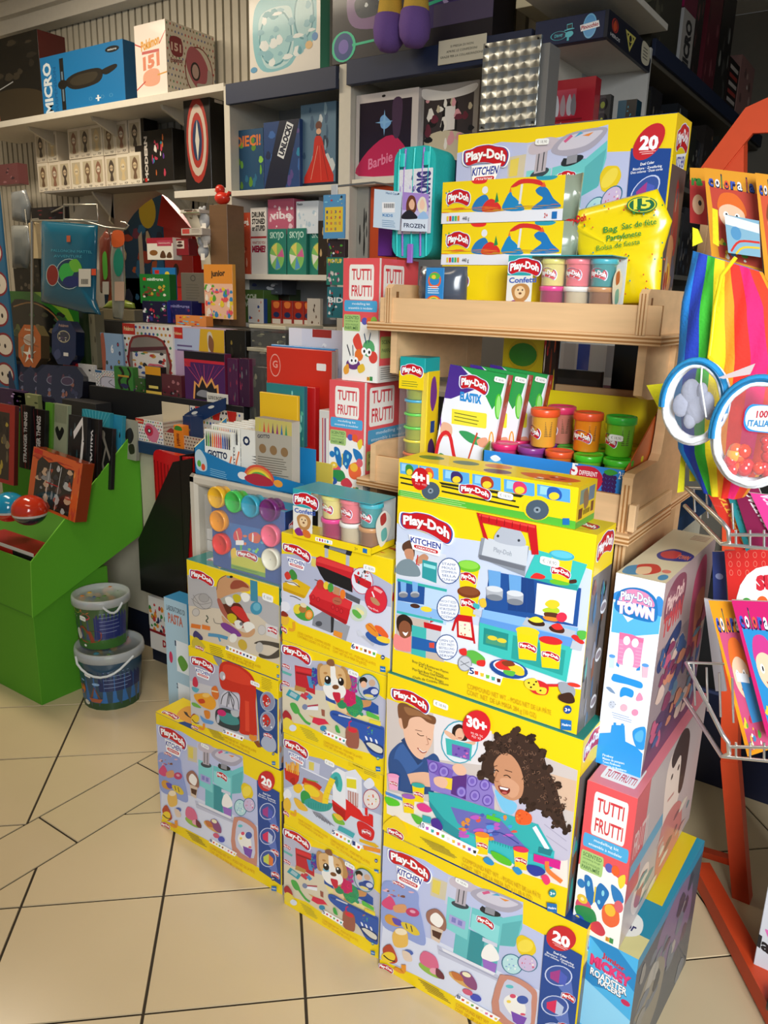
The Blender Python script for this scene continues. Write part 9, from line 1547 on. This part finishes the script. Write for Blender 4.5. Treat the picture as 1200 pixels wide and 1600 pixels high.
sheet('pencil_gift_bag','clear bag of coloured pencils under the ginger-haired book',[(1132,335),(1186,345),(1188,402),(1138,395)],1.55,'#7ab0c8',lambda a: (a.R('#8ab8d0',0,0,1,1),a.P('#e8eef2',0,0,1,.1,1,.35,0,.25),a.E('#5a9ac8',.3,.45,.16,.18),a.L('#d8382c',.06,.1,.95,.4,.65,1,.6,sm=True),a.L('#e8c83a',.06,.25,1,.5,.8,1,.75,sm=True)),'packet')
sheet('colouring_book','tall yellow-orange COLORA book in the lower basket, red-haired face',[(1107,938),(1163,941),(1205,1170),(1168,1182)],1.36,'#e8981c',lambda a: (colora('#e8981c','#c8507a','#e8702c','colora')(a),a.P('#3a8ac8',.4,.5,.8,.5,.9,.8,.5,.8),a.P('#e8ecf2',.3,.46,.7,.48,.7,.54,.3,.52)))
sheet('colouring_book','tall magenta COLORA book overlapping the yellow-orange one',[(1143,938),(1215,941),(1250,1170),(1198,1150)],1.335,'#c81c6a',lambda a: (colora('#c81c6a','#2a8ac8','#c83a8a','colora')(a),a.E('#e8b02c',.7,.75,.14,.05),a.L('#2a2a2a',.02,.66,.7,.66,.8)))
sheet('activity_book','red patterned activity book with a white disc, above the tall colouring books',[(1132,860),(1215,858),(1215,960),(1140,955)],1.46,'#c82420',lambda a: (a.R('#c82824',0,0,1,1),[a.ring('#d86a5a','#c82824',.1 + .16 * (k % 6),.08 + .14 * (k // 6),.04,.05,.012) for k in range(18)],a.E('#e8ecea',.8,1.0,.66,.75),a.E('#3a9a3a',.38,.88,.12,.12),a.E('#e8602c',.7,.84,.12,.12),a.T('SU',.58,.62,.98,.6,.2,'#c8283a',.08)),'activity book')
for k,(q,c,tc,lb) in enumerate(([[(1092,742),(1130,745),(1168,858),(1150,862)],'#c83020','#e8a83a','red STACCATTACCA sticker album in the upper basket'],[[(1128,748),(1150,750),(1172,858),(1166,862)],'#1f7a80','#2a9a9c','teal album edge between the two sticker albums'],[[(1140,745),(1182,755),(1222,850),(1176,858)],'#7a1440','#f0e8ec','maroon STACCATTACCA sticker album beside the teal edge'],[[(1172,770),(1225,776),(1240,840),(1210,850)],'#d83a8a','#f4c8dc','pink album at the picture edge in the upper basket'])):
    sheet('sticker_album',lb,q,1.37 - k * .008,c,(lambda c,tc: lambda a: (a.R(c,0,0,1,1),a.sub([(.75,.97),(.18,.0),(.62,.0),(1.15,.95)],lambda s: s.T('STACCATTACCA',0,.8,1,.8,.6,tc,.05))))(c,tc),'sticker album')
sheet('blue_cloud_book','dark blue book with a small cloud behind the red activity book',[(1113,862),(1132,862),(1138,960),(1115,955)],1.5,'#2a3a7a',lambda a: (a.R('#2a3f80',0,0,1,1),a.E('#8a9ac8',.5,.4,.3,.05)),'book')
sheet('white_folder','white folder edge standing in the basket beside the town playset',[(1100,935),(1112,938),(1135,1080),(1118,1080)],1.5,'#d0d4d8',None,'folder')
carton('white_lettered_carton','white carton with black lettering on the floor at the far right','box',at(1182,1480,Y=1.70).x,1.70,.02,.2,.2,at(1195,1160,Y=1.7).z,c='#d0d2d8',A=lambda a: (a.lines('#8a8c94',.03,.4,.25,.42,.006,4,0,.02),a.T('land',.0,.86,.35,.9,.05,'#1a1a20',.04),a.B('#d86ab0',.05,.78,.2,.8,.4,.86,.3,.9)))
carton('navy_floor_carton','dark navy carton on the floor behind the orange rack leg','box',-.47,2.45,0,.5,.2,.33,c='#141c38',A=lambda a: a.L('#3a4468',.03,0,.03,1,.03))
carton('dark_sport_carton','black carton with dull green discs above the navy one','box',-.49,2.45,.331,.52,.2,.36,c='#101216',A=lambda a: [a.E('#1f3a2c',.2 + .22 * (k % 3),.3 + .35 * (k // 3),.07,.12) for k in range(6)])
# rainbow backpack hanging in front of the rack
def backpack():
    cols = ['#1f86e0','#1c3cb0','#38b02c','#f0dc1c','#f5921c','#ee2c1c','#e81c6a','#e03a1c','#f09a1c','#e8d81c','#4ab02c']
    L = [(1083,392),(1068,470),(1060,560),(1052,620),(1062,700),(1100,762)]; Rr = [(1190,425),(1222,480),(1235,560),(1225,640),(1205,715),(1165,775)]
    top = (1092,378); Y = 1.24; O = at(1120,560,Y=Y); ns = 72; rings = []
    def lerp(P,t):
        t *= len(P) - 1; i = min(int(t),len(P) - 2); f = t - i; return (P[i][0] + (P[i + 1][0] - P[i][0]) * f,P[i][1] + (P[i + 1][1] - P[i][1]) * f)
    r = random.Random(2)
    for j in range(40):
        t = j / 39; a,b = lerp(L,t),lerp(Rr,t); sh = .35 + .65 * min(1,t * 4); ring = []
        pa,pb = at(*a,Y=Y) - O,at(*b,Y=Y) - O
        for k in range(ns):
            th = 2 * pi * k / ns; s_ = (1 - cos(th)) / 2; d = sin(th)
            dep = (-.045 * sh if 0 <= th < pi else .04) * abs(d) ** .8
            p = pa.lerp(pb,s_); ring.append(p + Vector((0,dep + .003 * sin(9 * s_ * 3 + j * .5),0)))
        rings.append(ring)
    def colr(j,k):
        s_ = (1 - cos(2 * pi * (k + .5) / ns)) / 2; 
        return cols[max(0,min(10,int(s_ * 8.3)))]
    m = MB(); m.loft(rings,colr,'fabric'); b = m.build('rainbow_backpack',loc=O,label='rainbow striped fabric backpack hanging at the right of the stand',cat='backpack')
    z = lambda x,y,d=.05: at(x,y,Y=Y - d) - O
    m = MB(); m.tube([z(1150,402),z(1128,430),z(1117,480),z(1112,530),z(1108,560)],.003,'#f0d81c','plastic'); m.prism([z(1106,556),z(1112,556),z(1122,576),z(1117,578)],(0,-.003,0),'#f0c81c','plastic'); m.build('zip',b)
    m = MB(); m.prism([z(1082,355,0),z(1090,358,0),z(1098,378,0),z(1082,385,0)],(0,.003,0),'#e8e01c','fabric'); m.build('hanging_loop',b); m = MB(); m.prism([z(1113,325,-.08),z(1121,328,-.08),z(1123,385,-.08),z(1114,380,-.08)],(0,.003,0),'#e8dc1c','fabric'); m.build('strap',b)
    m = MB(); m.prism([z(1010,602,0),z(1048,598,0),z(1050,640,0),z(1030,640,0)],(0,.004,0),'#e8e01c','fabric'); m.build('side_tab',b); m = MB(); m.prism([z(1066,690,0),z(1072,690,0),z(1068,768,0),z(1058,770,0)],(0,.004,0),'#e8e01c','fabric'); m.build('strap',b); m = MB(); m.prism([z(1077,715,0),z(1086,715,0),z(1086,752,0),z(1077,752,0)],(0,.004,0),'#e8e01c','fabric'); m.build('strap',b)
backpack()
def purse(lb,cx,cy,rx,ry,Y,tilt,fill):
    O = at(cx,cy,Y=Y); sx = rx * Y / 1231 * .98; sz = ry * Y / 1231 * .98; n = 40
    ell = lambda k,f=1,d=0: Vector((sx * f * cos(2 * pi * k / n),d,sz * f * sin(2 * pi * k / n)))
    m = MB(); m.tube([ell(k,.93 + .012 * sin(k * 1.7)) for k in range(n)],.0042,'#eef0f4','fabric',closed=True); m.tube([ell(k,.98,.008) for k in range(n)],.0055,'#e8ecf2','fabric',closed=True); m.tube([ell(k,.95,.026) for k in range(n)],.005,'#e4e8ee','fabric',closed=True); b = m.build('round_clear_purse',loc=O,rz=tilt,label=lb,cat='purse')
    m = MB(); m.tube([ell(k,1.01,.0) for k in range(-1,22)],.0058,'#1f88c0','fabric'); m.tube([ell(k,1.0,-.0065) for k in range(-1,22)],.0015,'#0f6a9c','plastic'); m.box(sx * .97,-.012,-.02,sx * 1.05,-.004,.006,'#1878b0','plastic'); m.build('zip',b)
    m = MB(); m.add([ell(k,.97,.0) for k in range(n)],[list(range(n))[::-1]],'#ffffff','clear'); m.build('clear_window',b)
    fill(b,sx,sz); return b
def cloudy(b,sx,sz):
    m = MB()
    for x,z,r in ((-.45,-.1,.3),(-.2,.25,.32),(.05,-.15,.38),(.32,.0,.3),(.15,.3,.2),(.5,-.2,.2),(-.1,-.45,.22)): m.ball((x * sx,.012,z * sz),(r * sx,.006,r * sz),'#9a9cac','fabric',14,8)
    m.build('cloud_puff',b)
    m = MB(); m.tube([(sx * .15,-.004,sz * .9),(sx * .2,-.006,sz * .5),(sx * .5,-.004,-sz * .3)],.0012,'#f0f0f0','plastic'); m.build('tag_string',b)
def beads(b,sx,sz):
    m = MB(); r = random.Random(4)
    for k in range(20): m.ball((r.uniform(-.5,.5) * sx,.012,r.uniform(-.75,-.1) * sz),r.uniform(.006,.011),r.choice(['#d83a1c','#e8602c','#c82a2c','#f0a03a']),'gloss',10,6)
    o = m.build('sweets',b); o['kind'] = 'stuff'
    m = MB(); a = Art(m,(-sx * .3,-.006,.05 * sz),(1,0,0),(0,0,1),sx * .95,sz * .5); a.B('#2a8ac8',-.02,.5,.1,.05,.5,-.05,.9,.08,1.02,.5,.85,.95,.5,1.04,.1,.95); a.B('#f4f4f0',.03,.5,.14,.12,.5,.03,.86,.14,.96,.5,.82,.88,.5,.96,.14,.88); a.T('100%',.28,.48,.7,.42,.24,'#b02a3a',.04); a.T('ITALIANO',.1,.82,.9,.74,.22,'#2a7ab0',.04); m.build('round_label',b)
purse('round clear purse with blue zip and a grey cloud puff, left of the two',1083,630,45,62,1.13,.0,cloudy)
purse('round clear purse of red sweets with a 100% ITALIANO badge, right of the two',1180,678,58,80,1.12,.1,beads)
sheet('paper_swing_tag','curled pale swing tag between the two round purses',[(1122,590),(1180,568),(1172,585),(1130,592)],1.10,'#c8b8b8',None,'tag',th=.001)
